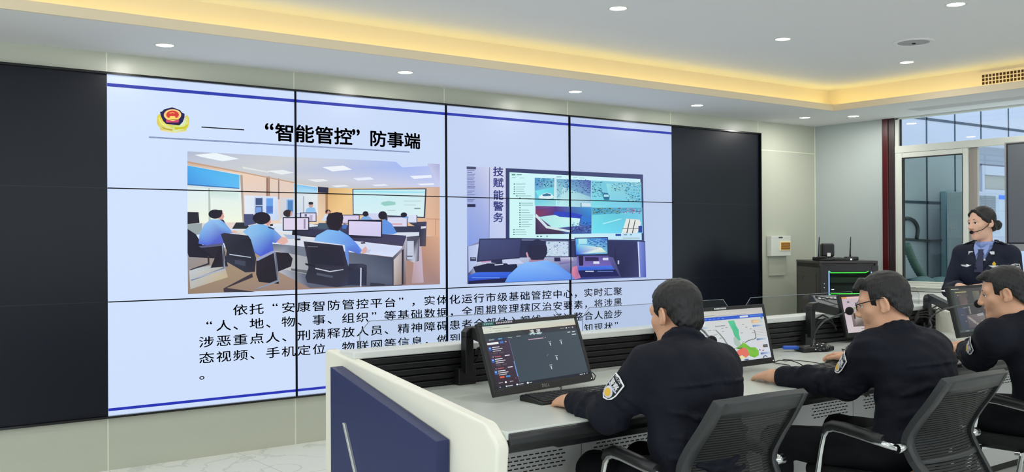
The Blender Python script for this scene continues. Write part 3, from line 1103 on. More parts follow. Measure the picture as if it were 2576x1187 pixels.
    ([(964, 894), (1040, 910), (1040, 924), (968, 910)], (30, 30, 44)), ([(1280, 930), (1390, 898), (1424, 912), (1424, 1060), (1412, 1062), (1408, 925), (1290, 950)], [(40, 40, 56), (60, 62, 84)]),
    ([(1376, 930), (1386, 930), (1384, 1070), (1374, 1070)], (200, 206, 220)),
]
flat('slide_photo', px_polys(A, P1), slide(0.0006), vw, lift=0.00002, label='photograph on the slide of officers in pale blue shirts at office desks')


def Bc(u, v):
    return (1130+u/3.2965, 380+v/3.2965)


rr = random.Random(5)


def blotch(x0, y0, x1, y1, n, cols, smax=15):
    out = []
    for _ in range(int(n*1.7)):
        cx, cy = rr.uniform(x0, x1), rr.uniform(y0, y1)
        w, h = rr.uniform(4, smax), rr.uniform(3, smax*0.45)
        sk = rr.uniform(-2.5, 2.5)
        q = [(cx-w/2, cy-h/2+sk), (cx+w/2, cy-h/2-sk), (cx+w/2, cy+h/2-sk), (cx-w/2, cy+h/2+sk)]
        q = [(min(max(a, x0), x1), min(max(b, y0), y1)) for a, b in q]
        out.append((q, rr.choice(cols)))
    return out


P2 = [
    ([(137, 128), (460, 142), (1598, 194), (1616, 1046), (143, 1102)], [(190, 196, 226), (206, 210, 234), (150, 160, 196), (80, 96, 150), (60, 66, 120)]),
    ([(137, 128), (330, 136), (326, 720), (141, 790)], [(176, 186, 226), (204, 208, 236), (150, 166, 226), (130, 156, 226)]),
    ([(324, 136), (330, 136), (328, 720), (322, 722)], (110, 120, 160)),
    ([(330, 136), (460, 142), (460, 722), (326, 722)], [(206, 210, 236), (210, 214, 238), (196, 206, 240), (186, 200, 240)]),
    ([(137, 128), (214, 132), (214, 152), (137, 150)], (70, 76, 110)),
] + [(R4(142, y, 142+w, y+5), (96, 106, 150)) for y, w in ((158, 60), (176, 40), (190, 66), (204, 58), (222, 62), (236, 50), (248, 64), (262, 60), (278, 58), (292, 66), (304, 62), (330, 60), (344, 40), (360, 64), (400, 62), (412, 50))] + [
    (R4(142, 440, 210, 464), (34, 38, 70)),
    ([(460, 142), (1598, 196), (1606, 750), (462, 730)], [(56, 66, 110), (70, 78, 120), (52, 66, 110), (50, 60, 110)]),
    ([(492, 176), (1576, 232), (1588, 738), (492, 720)], [(206, 246, 248), (200, 238, 250), (190, 226, 248), (206, 246, 244)]),
    (R4(510, 190, 540, 202), (90, 150, 130)), (R4(550, 194, 594, 200), (80, 120, 130)), (R4(510, 218, 546, 224), (150, 190, 190)), (R4(575, 222, 612, 226), (150, 190, 190)),
    (R4(880, 212, 924, 217), (100, 140, 160)), (R4(1020, 220, 1056, 224), (130, 170, 190)), (R4(1070, 222, 1112, 226), (130, 170, 190)),
] + [(R4(x, y, x+w, y+4), (110, 160, 160)) for x, y, w in ((545, 272, 80), (545, 296, 76), (545, 314, 66), (545, 332, 70), (540, 352, 84), (560, 370, 110), (590, 392, 80), (590, 430, 96), (590, 446, 96), (590, 488, 60), (590, 508, 70), (590, 528, 96), (590, 546, 96), (590, 566, 90), (590, 586, 60), (590, 606, 90), (590, 624, 70), (540, 650, 80), (540, 668, 90), (540, 688, 90))] + [
    (R4(x, y, x+12, y+8), (60, 110, 120)) for x, y in ((526, 270), (526, 294), (526, 312), (526, 330), (524, 350), (546, 368), (572, 386), (572, 428), (572, 446), (572, 466), (572, 486), (572, 506), (572, 526), (572, 546), (572, 566), (572, 586), (572, 604), (572, 622), (522, 648), (522, 668), (522, 688))] + [
    # four camera views
    ([(700, 222), (876, 228), (876, 455), (700, 452)], [(70, 140, 200), (96, 180, 206), (150, 220, 226), (120, 214, 232)]),
] + blotch(700, 226, 870, 300, 46, [(30, 60, 110), (40, 90, 130), (110, 180, 200), (150, 220, 220), (96, 60, 120), (30, 90, 100)]) + [
    ([(700, 330), (850, 300), (870, 330), (870, 380), (730, 380)], [(120, 226, 236), (100, 206, 226)]),
    ([(730, 384), (756, 360), (800, 345), (840, 356), (860, 384), (820, 398), (740, 394)], (216, 240, 244)), ([(760, 362), (800, 350), (836, 360), (830, 372), (770, 374)], (60, 110, 150)),
    ([(862, 226), (876, 226), (874, 400), (858, 398)], (206, 230, 236)),
    ([(880, 230), (1166, 244), (1164, 470), (880, 455)], [(120, 180, 206), (80, 90, 170), (130, 186, 214), (176, 232, 240)]),
    ([(930, 300), (1160, 380), (1164, 470), (900, 458)], [(176, 222, 230), (150, 200, 216), (160, 206, 226), (186, 236, 240)]),
] + blotch(945, 236, 1162, 350, 60, [(40, 60, 140), (60, 80, 170), (70, 130, 180), (90, 70, 160), (50, 100, 160)]) + blotch(882, 240, 940, 400, 26, [(60, 110, 130), (40, 80, 110), (160, 200, 206)]) + [
    ([(1080, 430), (1160, 434), (1160, 460), (1082, 456)], (206, 226, 240)), ([(1078, 430), (1084, 430), (1086, 660), (1080, 660)], (60, 90, 150)),
    ([(1166, 244), (1580, 262), (1584, 470), (1164, 470)], [(120, 200, 220), (130, 200, 224), (110, 200, 230), (130, 220, 234)]),
    ([(1290, 270), (1340, 275), (1584, 420), (1584, 470), (1330, 470)], [(150, 222, 226), (140, 210, 220), (110, 190, 214), (120, 200, 226), (120, 206, 236)]),
] + blotch(1170, 250, 1260, 380, 40, [(40, 80, 130), (60, 130, 150), (30, 50, 90), (130, 190, 190)]) + blotch(1330, 258, 1574, 330, 60, [(40, 80, 130), (70, 130, 160), (30, 90, 120), (160, 214, 206), (206, 226, 190)]) + blotch(1450, 320, 1580, 420, 36, [(30, 70, 110), (60, 120, 160), (140, 200, 200)]) + [
    ([(1260, 345), (1300, 350), (1316, 372), (1310, 406), (1270, 406), (1258, 376)], (46, 110, 150)), ([(1268, 360), (1306, 362), (1310, 380), (1266, 380)], (170, 226, 236)),
    ([(700, 455), (1166, 466), (1164, 684), (700, 690)], [(110, 60, 120), (80, 130, 200), (60, 96, 170), (60, 60, 110)]),
    ([(700, 490), (860, 458), (1160, 470), (1160, 540), (880, 520), (720, 540)], [(120, 50, 90), (90, 60, 140), (60, 150, 210), (44, 130, 206), (70, 50, 120), (130, 60, 90)]),
    ([(740, 545), (860, 530), (1070, 560), (1060, 620), (850, 640), (720, 540)], [(170, 226, 226), (196, 240, 240), (206, 244, 244), (176, 236, 244), (176, 236, 236), (170, 220, 226)]),
    ([(860, 500), (1000, 510), (1090, 530), (1080, 560), (900, 545), (850, 525)], (46, 70, 190)), ([(1080, 540), (1160, 545), (1160, 620), (1075, 610)], (50, 120, 206)),
    ([(700, 520), (780, 600), (950, 686), (700, 690)], [(70, 50, 90), (96, 66, 110), (60, 44, 76), (44, 34, 66)]),
    ([(706, 520), (800, 620), (1000, 660), (990, 674), (790, 640), (700, 545)], (206, 226, 230)),
] + blotch(1000, 590, 1162, 680, 60, [(30, 44, 100), (60, 80, 150), (40, 60, 120), (110, 150, 190)]) + [
    ([(1166, 470), (1584, 470), (1588, 680), (1166, 682)], [(70, 160, 200), (100, 170, 200), (90, 196, 226), (110, 220, 240)]),
    ([(1170, 530), (1350, 520), (1580, 500), (1588, 680), (1166, 682)], [(116, 216, 226), (100, 200, 220), (120, 200, 226), (110, 200, 236), (110, 224, 240)]),
] + blotch(1170, 470, 1400, 520, 50, [(40, 60, 40), (90, 110, 40), (150, 150, 80), (30, 60, 90), (60, 100, 80)]) + blotch(1400, 470, 1575, 520, 30, [(50, 100, 150), (206, 226, 236), (206, 80, 130), (60, 110, 160)]) + [
    ([(1250, 600), (1400, 560), (1420, 562), (1260, 606)], (176, 236, 240)),
    ([(1410, 680), (1450, 560), (1560, 570), (1572, 600), (1540, 680)], (226, 230, 226)), ([(1450, 680), (1476, 566), (1482, 566), (1458, 680)], (60, 60, 70)), ([(1496, 680), (1520, 572), (1526, 572), (1504, 680)], (60, 60, 70)), ([(1416, 640), (1560, 640), (1560, 645), (1416, 645)], (90, 90, 96)),
    (R4(1550, 620, 1580, 674), (44, 70, 150)),
    (R4(1360, 686, 1406, 704), (40, 76, 160)), (R4(1428, 690, 1456, 698), (110, 130, 160)), (R4(1480, 688, 1496, 698), (110, 130, 160)), (R4(708, 702, 722, 712), (60, 80, 90)), (R4(736, 702, 750, 712), (60, 80, 90)), (R4(786, 700, 800, 712), (130, 170, 160)), (R4(1420, 716, 1560, 728), (170, 196, 206)),
    # room below the screen
    ([(460, 740), (1606, 745), (1612, 1046), (1400, 1046), (1320, 880), (600, 880), (460, 880)], [(40, 44, 80), (60, 66, 110), (80, 90, 160), (40, 46, 90), (50, 56, 100), (40, 44, 80), (40, 44, 76)]),
    ([(141, 790), (240, 766), (240, 1000), (143, 1010)], [(176, 190, 230), (196, 206, 236), (190, 204, 240), (170, 186, 226)]), (R4(156, 880, 206, 912), (60, 66, 100)), (R4(166, 886, 200, 890), (206, 210, 236)),
    ([(1296, 745), (1540, 750), (1556, 1040), (1400, 1040), (1340, 890), (1300, 860)], [(44, 48, 90), (50, 54, 100), (56, 60, 106), (36, 40, 80), (40, 44, 84)]),
    ([(1352, 800), (1358, 800), (1366, 930), (1360, 930)], (34, 36, 70)), (R4(1378, 906, 1390, 936), (190, 196, 220)),
    ([(1540, 750), (1606, 756), (1614, 1046), (1560, 1042)], [(130, 150, 226), (90, 106, 180), (80, 90, 176), (110, 130, 206)]), ([(1544, 752), (1552, 752), (1566, 1042), (1556, 1042)], (206, 216, 244)),
    # bench and desk
    ([(143, 1010), (240, 900), (700, 880), (1340, 880), (1410, 1046), (1000, 1062), (143, 1102)], [(60, 70, 130), (206, 214, 236), (180, 190, 220), (90, 90, 150), (60, 60, 110), (44, 60, 150), (30, 36, 80)]),
    ([(180, 960), (300, 930), (540, 930), (560, 1000), (200, 1006)], (30, 34, 66)),
    ([(143, 1030), (210, 1004), (540, 1000), (470, 1052), (143, 1076)], [(50, 90, 210), (60, 110, 226), (50, 96, 220), (44, 80, 206), (40, 70, 190)]), (R4(170, 1046, 400, 1052), (110, 160, 240)),
    ([(143, 1076), (470, 1050), (440, 1090), (143, 1102)], (30, 30, 70)),
    ([(1030, 960), (1330, 950), (1376, 1020), (1040, 1040)], [(60, 110, 226), (70, 120, 230), (40, 60, 150), (36, 60, 160)]), ([(1036, 990), (1360, 980), (1390, 1034), (1050, 1046)], (28, 34, 90)), (R4(1110, 992, 1180, 1000), (206, 216, 240)), (R4(1210, 994, 1340, 998), (120, 160, 240)),
    ([(1040, 870), (1300, 868), (1330, 950), (1036, 960)], [(110, 96, 170), (90, 80, 150), (110, 96, 180), (120, 110, 190)]),
    ([(1106, 880), (1220, 880), (1220, 910), (1110, 912)], (50, 40, 90)), (R4(1176, 914, 1226, 934), (214, 220, 240)), (R4(1254, 884, 1300, 904), (206, 214, 240)),
    ([(850, 886), (1000, 880), (1020, 920), (900, 940)], [(190, 190, 220), (206, 206, 230), (120, 110, 170), (100, 96, 160)]),
    ([(430, 900), (560, 900), (600, 930), (470, 940)], (196, 206, 236)), ([(240, 905), (400, 900), (410, 915), (250, 925)], (190, 150, 190)),
    # left monitor
    ([(232, 726), (584, 722), (566, 888), (210, 918)], (44, 48, 84)), ([(240, 734), (574, 730), (560, 880), (222, 908)], [(70, 80, 126), (60, 66, 112), (54, 58, 100), (60, 66, 108)]),
    ([(330, 908), (420, 898), (424, 935), (330, 925)], (40, 44, 80)), ([(356, 940), (430, 934), (430, 942), (360, 948)], (206, 214, 236)),
    # middle monitor
    (R4(770, 740, 976, 880), (50, 56, 100)), (R4(784, 748, 970, 872), (196, 214, 236)),
] + blotch(786, 750, 968, 870, 60, [(60, 80, 130), (100, 130, 180), (226, 234, 244), (150, 180, 206), (170, 206, 196)]) + [
    ([(850, 882), (900, 882), (904, 914), (852, 914)], (40, 40, 80)),
    # right monitor
    ([(1018, 718), (1296, 712), (1300, 858), (1024, 868)], (36, 44, 90)), ([(1026, 726), (1290, 720), (1292, 850), (1032, 860)], [(96, 180, 236), (60, 110, 206), (120, 190, 216), (44, 90, 206)]),
] + blotch(1130, 726, 1288, 800, 50, [(40, 60, 130), (60, 100, 180), (30, 50, 110), (150, 206, 226)]) + [
    ([(1040, 770), (1240, 800), (1280, 836), (1120, 850), (1036, 850)], [(120, 206, 236), (226, 236, 226), (196, 226, 200), (206, 232, 240), (50, 110, 220)]), (R4(1050, 726, 1120, 770), (170, 226, 236)),
    ([(1050, 870), (1090, 868), (1090, 948), (1056, 950)], (36, 30, 70)),
    # the man from behind
    ([(440, 1086), (470, 1030), (560, 945), (640, 910), (760, 900), (860, 930), (960, 1000), (1040, 1050), (1000, 1064)], [(96, 150, 240), (110, 166, 246), (130, 180, 248), (140, 190, 250), (140, 190, 250), (110, 166, 244), (96, 150, 240), (100, 140, 230), (90, 140, 234)]),
    ([(990, 1020), (1000, 960), (1040, 950), (1050, 1000), (1070, 1050), (1020, 1062)], [(200, 120, 160), (220, 140, 170), (206, 120, 150), (170, 100, 150), (190, 130, 170)]),
    ([(640, 920), (650, 870), (760, 880), (770, 905), (700, 915)], (170, 130, 160)), ([(614, 845), (626, 835), (640, 880), (626, 884)], (206, 150, 170)),
    (ring(708, 818, 84, 84, 30), (40, 44, 76)), ([(626, 830), (640, 780), (780, 780), (790, 850), (760, 900), (660, 902)], (38, 40, 70)),
]
flat('slide_photo', px_polys(Bc, P2), slide(0.0006), vw, lift=0.00002, label='photograph on the slide of one man before a camera screen')
INK = mat('black_ink_pixels', (12, 13, 22), 0.6, spec=0.1)
INKB = emis('navy_ink_pixels', (58, 64, 126), 1.0)


def cjk_run(name, text, ua, va, ub, vb, em, bold, m, off, sy=1.0, **kw):
    """One row of square characters; (ua,va) and (ub,vb) are the photo pixels of the first and last character's middle."""
    xa, za = WP(ua, va)
    xb, zb = WP(ub, vb)
    z = (za+zb)/2
    n = len(text)
    it = []
    for i, ch in enumerate(text):
        if ch == ' ':
            continue
        x = xa+(xb-xa)*i/max(1, n-1)
        w = h = em
        x0, y0 = x-w*0.5, z-h*sy*0.38
        if ch == '“':
            x0 += w*0.48
        elif ch in '，、。':
            x0 -= w*0.02
        elif ch == '”':
            x0 += w*0.08
        if ch in '“”':
            y0 += h*0.12
        it.append((ch, x0, y0, w, h*sy, bold))
    return writing(name, it, slide_xz(off), m, vw, **kw)


E1 = WP(714.5, 333)
E2 = WP(861, 344)
emt = (E2[0]-E1[0])/3.0
cjk_run('title_text', '智能管控', 714.5, 333.5, 861.5, 344, emt*1.0, 0.022, INK, 0.0008, sy=0.86)
xq, zq = WP(676, 319)
writing('title_text', [('“', xq-emt*0.25, zq-emt*0.62, emt*1.1, emt*1.1, 0.02), ('”', WP(893, 336)[0]-emt*0.23, zq-emt*0.62, emt*1.1, emt*1.1, 0.02)], slide_xz(0.0008), INK, vw)
cjk_run('title_text', '防事端', 949, 349, 1035, 354.5, emt*0.99, 0.022, INK, 0.0008, sy=0.84)
CELL = (WP(1552, 790)[0]-WP(518, 857.7)[0])/32.0
XA = WP(518, 857.7)[0]
rows = [('  依托“安康智防管控平台”，实体化运行市级基础管控中心，实时汇聚', WP(602.9, 778.7)[1], WP(1551, 732.3)[1]),
        ('“人、地、物、事、组织”等基础数据，全周期管理辖区治安要素，将涉黑', WP(560, 818.6)[1], WP(1552, 759.6)[1]),
        ('涉恶重点人、刑满释放人员、精神障碍患者全部纳入视线，通过整合人脸步', WP(517.9, 857.7)[1], WP(1552.8, 790)[1]),
        ('态视频、手机定位、物联网等信息，做到           知现状”', WP(517.9, 899.3)[1], WP(1483, 824)[1]),
        ('。', WP(507, 941)[1], None)]
for text, za, zb in rows:
    z = za if zb is None else (za+zb)/2
    it = []
    w = CELL*0.93
    for i, ch in enumerate(text):
        if ch == ' ':
            continue
        x0 = XA+CELL*i-w*0.5
        h = w*0.72
        y0 = z-h*0.38
        if ch == '“':
            x0 += w*0.45
            y0 += h*0.10
        elif ch == '”':
            x0 += w*0.10
            y0 += h*0.10
        it.append((ch, x0, y0, w, h, 0.008))
    writing('body_text', it, slide_xz(0.0008), INK, vw, label='row of black characters on the slide')
for ch, (u, v) in zip('技赋能警务', ((390, 172), (390, 263), (390, 364), (390, 457), (390, 550))):
    q = Bc(u, v)
    x, z = WP(*q)
    w = 0.105
    h = 0.078
    writing('banner_text', [(ch, x-w/2, z-h*0.38, w, h, 0.02)], slide_xz(0.0150), INKB, vw)

# ================================================================== the operators' desk
DX0, DX1 = 0.235, 4.52
DYF, DYB = -3.66, -2.68
DZ = 0.75
dk = empty('console_desk', (0, 0, 0), label='long white control desk with black slatted back and blue end panel', cat='desk')
MB().box(DX0, DX1, DYF, DYB+0.06, DZ-0.028, DZ, 0.004).build('worktop', M_WHITE, dk)
e = MB()
e.prism([(DYF-0.004, DZ-0.006), (DYF-0.016, DZ-0.018), (DYF-0.016, DZ-0.040), (DYF+0.01, DZ-0.062), (DYF+0.03, DZ-0.062), (DYF+0.03, DZ-0.006)], 0, DX0+0.005, DX1, 0.004)
e.build('edge_strip', mat('black_soft_edge', (38, 39, 40), 0.35), dk)
e = MB()
e.box(DX0+0.01, DX1, DYF+0.02, DYB, DZ-0.075, DZ-0.03)
e.prism([(0.405, 0.69), (0.475, 0.664), (DX1-0.02, 0.664), (DX1-0.02, 0.69)], 1, DYF+0.03, DYF+0.25, 0.003)
e.build('undertray', M_BLKM, dk, label='black tray under the worktop')
# back: slatted black profile wall, white ledge on top, clear glass screens
e = MB()
e.box(DX0, DX1, DYB+0.012, DYB+0.05, DZ, 0.893)
for k in range(5):
    z = DZ+0.004+k*0.0285
    e.box(DX0, DX1, DYB-0.004, DYB+0.014, z, z+0.0225, 0.004)
e.build('slat_wall', M_BLKM, dk)
MB().box(DX0-0.03, DX1, DYB-0.012, DYB+0.11, 0.895, 0.924, 0.005).build('back_ledge', M_LEDGE, dk)
MB().box(DX0-0.03, DX1, DYB+0.05, DYB+0.09, 0.06, 0.895).build('back_panel', M_CREAM, dk)
gy_ = -2.60
for a, b_ in ((0.282, 1.359), (1.492, 2.553), (2.696, 3.741), (3.900, 4.46)):
    out = [(a, 0.90), (a, 0.990), (a+0.045, 1.036), (b_-0.042, 1.036), (b_, 0.992), (b_, 0.90)]
    gs = MB().prism(out, 1, gy_-0.004, gy_+0.004).build('glass_screen', M_GLASSS, dk, label='clear glass screen with cut corners')
    e = MB()
    ed = MB()
    for i in range(len(out)-1):
        p, q = out[i], out[i+1]
        ed.tube([(p[0], gy_, p[1]), (q[0], gy_, q[1])], 0.0016, 6)
    ed.build('glass_edge', M_GEDGE, gs)
# cabinet doors below
dw = 0.588
nd = int((DX1-DX0)/dw)
for i in range(nd):
    a = DX0+i*dw
    e = MB()
    slots = []
    vx = {0: (0.22, 0.50), 1: (0.075, 0.38), 3: (0.27, 0.53), 4: (0.1, 0.4), 5: (0.27, 0.53), 6: (0.1, 0.4)}.get(i)
    e.box(a+0.002, a+dw-0.002, -3.352, -3.334, 0.06, 0.70, 0.002)
    d = e.build('cabinet_door', M_GREY, dk, label='grey metal door with rows of slots')
    if vx:
        s_ = MB()
        for r in range(5):
            z = 0.580-0.0145*r
            x = a+vx[0]-(0.014 if r % 2 else 0)
            while x < a+vx[1]:
                s_.box(x, x+0.019, -3.3535, -3.350, z-0.0022, z+0.0022, 0.0009)
                x += 0.028
        s_.build('vent_slot', M_SLOT, d)
    if i in (1, 3, 5):
        h = MB()
        hx = a+(0.22 if i == 3 else 0.45)
        h.box(hx, hx+0.022, -3.366, -3.352, 0.24, 0.36, 0.003)
        h.build('handle', M_GREY, d)
    if i in (4,):
        MB().box(a+0.09, a+0.135, -3.3545, -3.351, 0.584, 0.589).build('lock', M_SLOT, d)
MB().box(DX0, DX1, -3.33, DYB+0.05, 0.05, 0.68).build('carcass', M_GREY, dk)
MB().box(DX0, DX1, -3.30, DYB+0.03, 0.0, 0.05).build('plinth', M_BLKM, dk)
# near end panel: cream slab with a sloping rounded top, blue board and silver strip on its outside


def rounded(pts, rad, n=6):
    out = []
    k = len(pts)
    for i, p in enumerate(pts):
        r = rad[i]
        p, a, b = Vector(p), Vector(pts[i-1]), Vector(pts[(i+1) % k])
        if r <= 0:
            out.append(tuple(p))
            continue
        u, v = (a-p).normalized(), (b-p).normalized()
        ang = u.angle(v)
        d = r/math.tan(ang/2)
        p0, p1 = p+u*d, p+v*d
        for j in range(n+1):
            t = j/n
            out.append(tuple((1-t)**2*p0+2*t*(1-t)*p+t*t*p1))
    return out


ep = rounded([(-2.475, 0.0), (-2.475, 0.925), (-3.60, 0.775), (-3.672, 0.715), (-3.60, 0.0)], [0, 0.03, 0.06, 0.05, 0])
MB().prism(ep, 0, 0.187, 0.238, 0.010, seg=3).build('end_panel', M_CREAM, dk)
bp_ = [(-2.640, 0.0), (-2.640, 0.868), (-3.405, 0.693), (-3.390, 0.0)]
bpan = MB().prism(bp_, 0, 0.128, 0.182, 0.002).build('blue_end_board', M_NAVY, dk, label='navy blue board on the outside of the end panel')
e = MB()
e.prism([(-2.757, 0.665), (-2.772, 0.665), (-2.955, 0.30), (-2.995, 0.0), (-2.975, 0.0), (-2.938, 0.30)], 0, 0.117, 0.129, 0.002)
e.build('silver_strip', M_STRIP, bpan)
# far end panel
MB().prism(ep, 0, DX1-0.004, DX1+0.045, 0.010, seg=3).build('end_panel', M_CREAM, dk)


# ------------------------------------------------------------------ monitors
def monitor(bl, br, L, tilt, label, content, logo=None, group='desktop monitors', arm_at=None):
    bl, br = Vector(bl), Vector(br)
    ex = (br-bl)
    W = ex.length
    ex.normalize()
    nb = Vector((0, 0, 1)).cross(ex).normalized()         # pointing to the back of the desk
    up = (nb*math.sin(tilt)+Vector((0, 0, 1))*math.cos(tilt))
    ez = up - ex*up.dot(ex)
    ez.normalize()
    ey = ez.cross(ex).normalized()
    if ey.dot(nb) < 0:
        ey = -ey
    o = (bl+br)/2
    t = empty('computer_monitor', (0, 0, 0), label=label, cat='monitor', group=group)
    t.matrix_world = Matrix(((ex.x, ey.x, ez.x, o.x), (ex.y, ey.y, ez.y, o.y), (ex.z, ey.z, ez.z, o.z), (0, 0, 0, 1)))
    bz, bb = 0.016, 0.027
    f = MB()
    f.box(-W/2, W/2, 0.0, 0.022, 0, L, 0.004)
    f.box(-W*0.36, W*0.36, 0.020, 0.042, L*0.14, L*0.86, 0.010)
    f.build('casing', M_BLK, t)
    b = MB()
    b.box(-W/2, W/2, -0.004, 0.001, 0, bb, 0.0015)
    b.box(-W/2, W/2, -0.004, 0.001, L-bz, L, 0.0015)
    b.box(-W/2, -W/2+bz, -0.004, 0.001, bb, L-bz, 0.0015)
    b.box(W/2-bz, W/2, -0.004, 0.001, bb, L-bz, 0.0015)
    b.build('bezel', M_BLK, t)
    sw, sh = W-2*bz, L-bz-bb

    def T(u, v, l):                                      # 0..1 across, 0..1 down the lit screen
        return (-W/2+bz+u*sw, -0.0008-l, L-bz-v*sh)
    flat('screen', content, T, t, lift=0.00001)
    if logo:
        lw = 0.018
        writing('logo', latin(logo, -0.030, 0.007, lw, lw, 0.01), lambda x, y, l: (x, -0.0046, y), M_SILVER, t)
    MB().box(-0.055, 0.055, 0.042, 0.052, L/2-0.055, L/2+0.055, 0.003).build('mount_plate', M_BLKM, t)
    MB().ball((W/2-0.012, -0.004, 0.010), 0.0022, n=8).build('power_led', emis('white_led', (235, 240, 255), 1.5), t)
    return t, (lambda x, y, z: Vector(o)+ex*x+ey*y+ez*z)


def U(x0, y0, x1, y1):
    return [(x0, y0), (x1, y0), (x1, y1), (x0, y1)]


DKS = (66, 80, 92)
S1 = [(U(0, 0, 1, 1), [(58, 70, 82), (70, 82, 92), (66, 78, 88), (62, 76, 86)]),
      (U(0, 0, 1, 0.115), [(208, 218, 206), (196, 204, 196), (206, 200, 180), (214, 220, 206)]),
      (U(0.02, 0.018, 0.10, 0.024), (120, 140, 190)), (U(0.10, 0.046, 0.28, 0.052), (120, 124, 100)), (U(0.075, 0.044, 0.082, 0.056), (150, 140, 60)),
      (U(0.02, 0.085, 0.09, 0.090), (140, 146, 140)), (U(0.12, 0.085, 0.18, 0.090), (140, 146, 140)),
      (U(0, 0.115, 1, 0.20), [(60, 66, 66), (64, 54, 62), (56, 62, 70), (52, 62, 66)]),
      ([(0.38, 0.115), (0.68, 0.115), (0.63, 0.185), (0.43, 0.185)], [(58, 46, 56), (60, 50, 60), (56, 58, 66), (52, 58, 66)]),
      (U(0.455, 0.186, 0.60, 0.200), (150, 214, 220)),
      (U(0.11, 0.205, 0.20, 0.25), (38, 66, 100)),
      (U(0.04, 0.215, 0.09, 0.228), (170, 176, 180)), (U(0.13, 0.213, 0.17, 0.226), (120, 190, 220)), (U(0.23, 0.208, 0.275, 0.220), (160, 166, 170)), (U(0.32, 0.202, 0.365, 0.214), (160, 166, 170)),
      (U(0.81, 0.15, 0.86, 0.158), (170, 176, 180)), (U(0.875, 0.142, 0.887, 0.166), (226, 230, 230)), (U(0.90, 0.15, 0.925, 0.158), (160, 160, 160)), (ring(0.955, 0.155, 0.008, 0.014, 12), (180, 184, 186)),
      (U(0.88, 0.225, 0.915, 0.238), (226, 230, 230)), (U(0.935, 0.225, 0.97, 0.238), (226, 230, 230)), (U(0.925, 0.272, 0.975, 0.285), (226, 230, 230)),
      (U(0.435, 0.275, 0.60, 0.290), (190, 160, 176)), (U(0.615, 0.272, 0.625, 0.285), (200, 160, 176)),
      (U(0.0, 0.24, 0.235, 0.95), [(66, 56, 74), (70, 58, 80), (58, 46, 58), (50, 40, 52)]), (U(0.235, 0.24, 0.238, 0.95), (120, 124, 160)), (U(0.228, 0.60, 0.236, 0.85), (96, 150, 226)),
      (U(0.012, 0.265, 0.125, 0.298), (232, 236, 236)), (U(0.14, 0.262, 0.175, 0.295), (70, 120, 200)), (U(0.19, 0.268, 0.208, 0.282), (180, 180, 190)),
      ]
for k, y in enumerate((0.335, 0.525, 0.715)):
    if k:
        S1 += [(ring(0.038, y-0.03, 0.004, 0.007, 10), (240, 240, 240)), (U(0.055, y-0.036, 0.115, y-0.024), (196, 100, 106)), (U(0.155, y-0.036, 0.205, y-0.024), (232, 232, 236))]
    S1 += [(U(0.015, y, 0.042, y+0.06), (52, 96, 176)), (ring(0.0285, y+0.02, 0.008, 0.014, 12), (150, 190, 240)), (U(0.05, y+0.004, 0.125, y+0.016), (226, 228, 232)),
           (U(0.05, y+0.035, 0.15, y+0.047), (210, 212, 220)), (U(0.05, y+0.065, 0.13, y+0.077), (190, 192, 200))]
    if k < 2:
        S1 += [(U(0.05, y+0.092, 0.095, y+0.118), (86, 76, 84)), (U(0.11, y+0.092, 0.155, y+0.118), (86, 76, 84))]
S1 += [(U(0.055, 0.812, 0.10, 0.838), (226, 96, 66)), (U(0.115, 0.812, 0.16, 0.838), (70, 140, 206)), (U(0.205, 0.862, 0.21, 0.88), (206, 90, 90)),
       (ring(0.10, 0.912, 0.010, 0.016, 14), (236, 236, 240)), (U(0.03, 0.906, 0.07, 0.916), (190, 186, 196)), (U(0.14, 0.906, 0.175, 0.916), (190, 186, 196)),
       (U(0, 0.95, 1, 1.0), (38, 42, 52)), (U(0.03, 0.967, 0.036, 0.985), (232, 236, 240)), (U(0.09, 0.966, 0.105, 0.986), (232, 236, 240)), (U(0.11, 0.970, 0.16, 0.982), (200, 204, 210)),
       (ring(0.205, 0.975, 0.010, 0.014, 12), (236, 240, 244)), (U(0.22, 0.970, 0.27, 0.981), (190, 194, 200)), (ring(0.315, 0.975, 0.011, 0.015, 12), (240, 244, 246)), (U(0.33, 0.970, 0.36, 0.981), (190, 194, 200)),
       (U(0.89, 0.968, 0.93, 0.978), (190, 194, 200)), (ring(0.945, 0.973, 0.006, 0.010, 10), (230, 232, 236)), (U(0.965, 0.966, 0.99, 0.972), (190, 194, 200))]
for (x, y) in ((0.655, 0.37), (0.78, 0.37), (0.685, 0.62), (0.60, 0.76)):
    S1 += [(U(x-0.015, y-0.020, x+0.018, y-0.012), (190, 196, 198)), (U(x-0.004, y, x+0.005, y+0.055), (210, 216, 218)), (U(x-0.010, y+0.012, x+0.010, y+0.020), (190, 196, 200))]
S1 += [([(0.585, 0.59), (0.60, 0.56), (0.603, 0.562), (0.588, 0.592)], (150, 160, 166))]

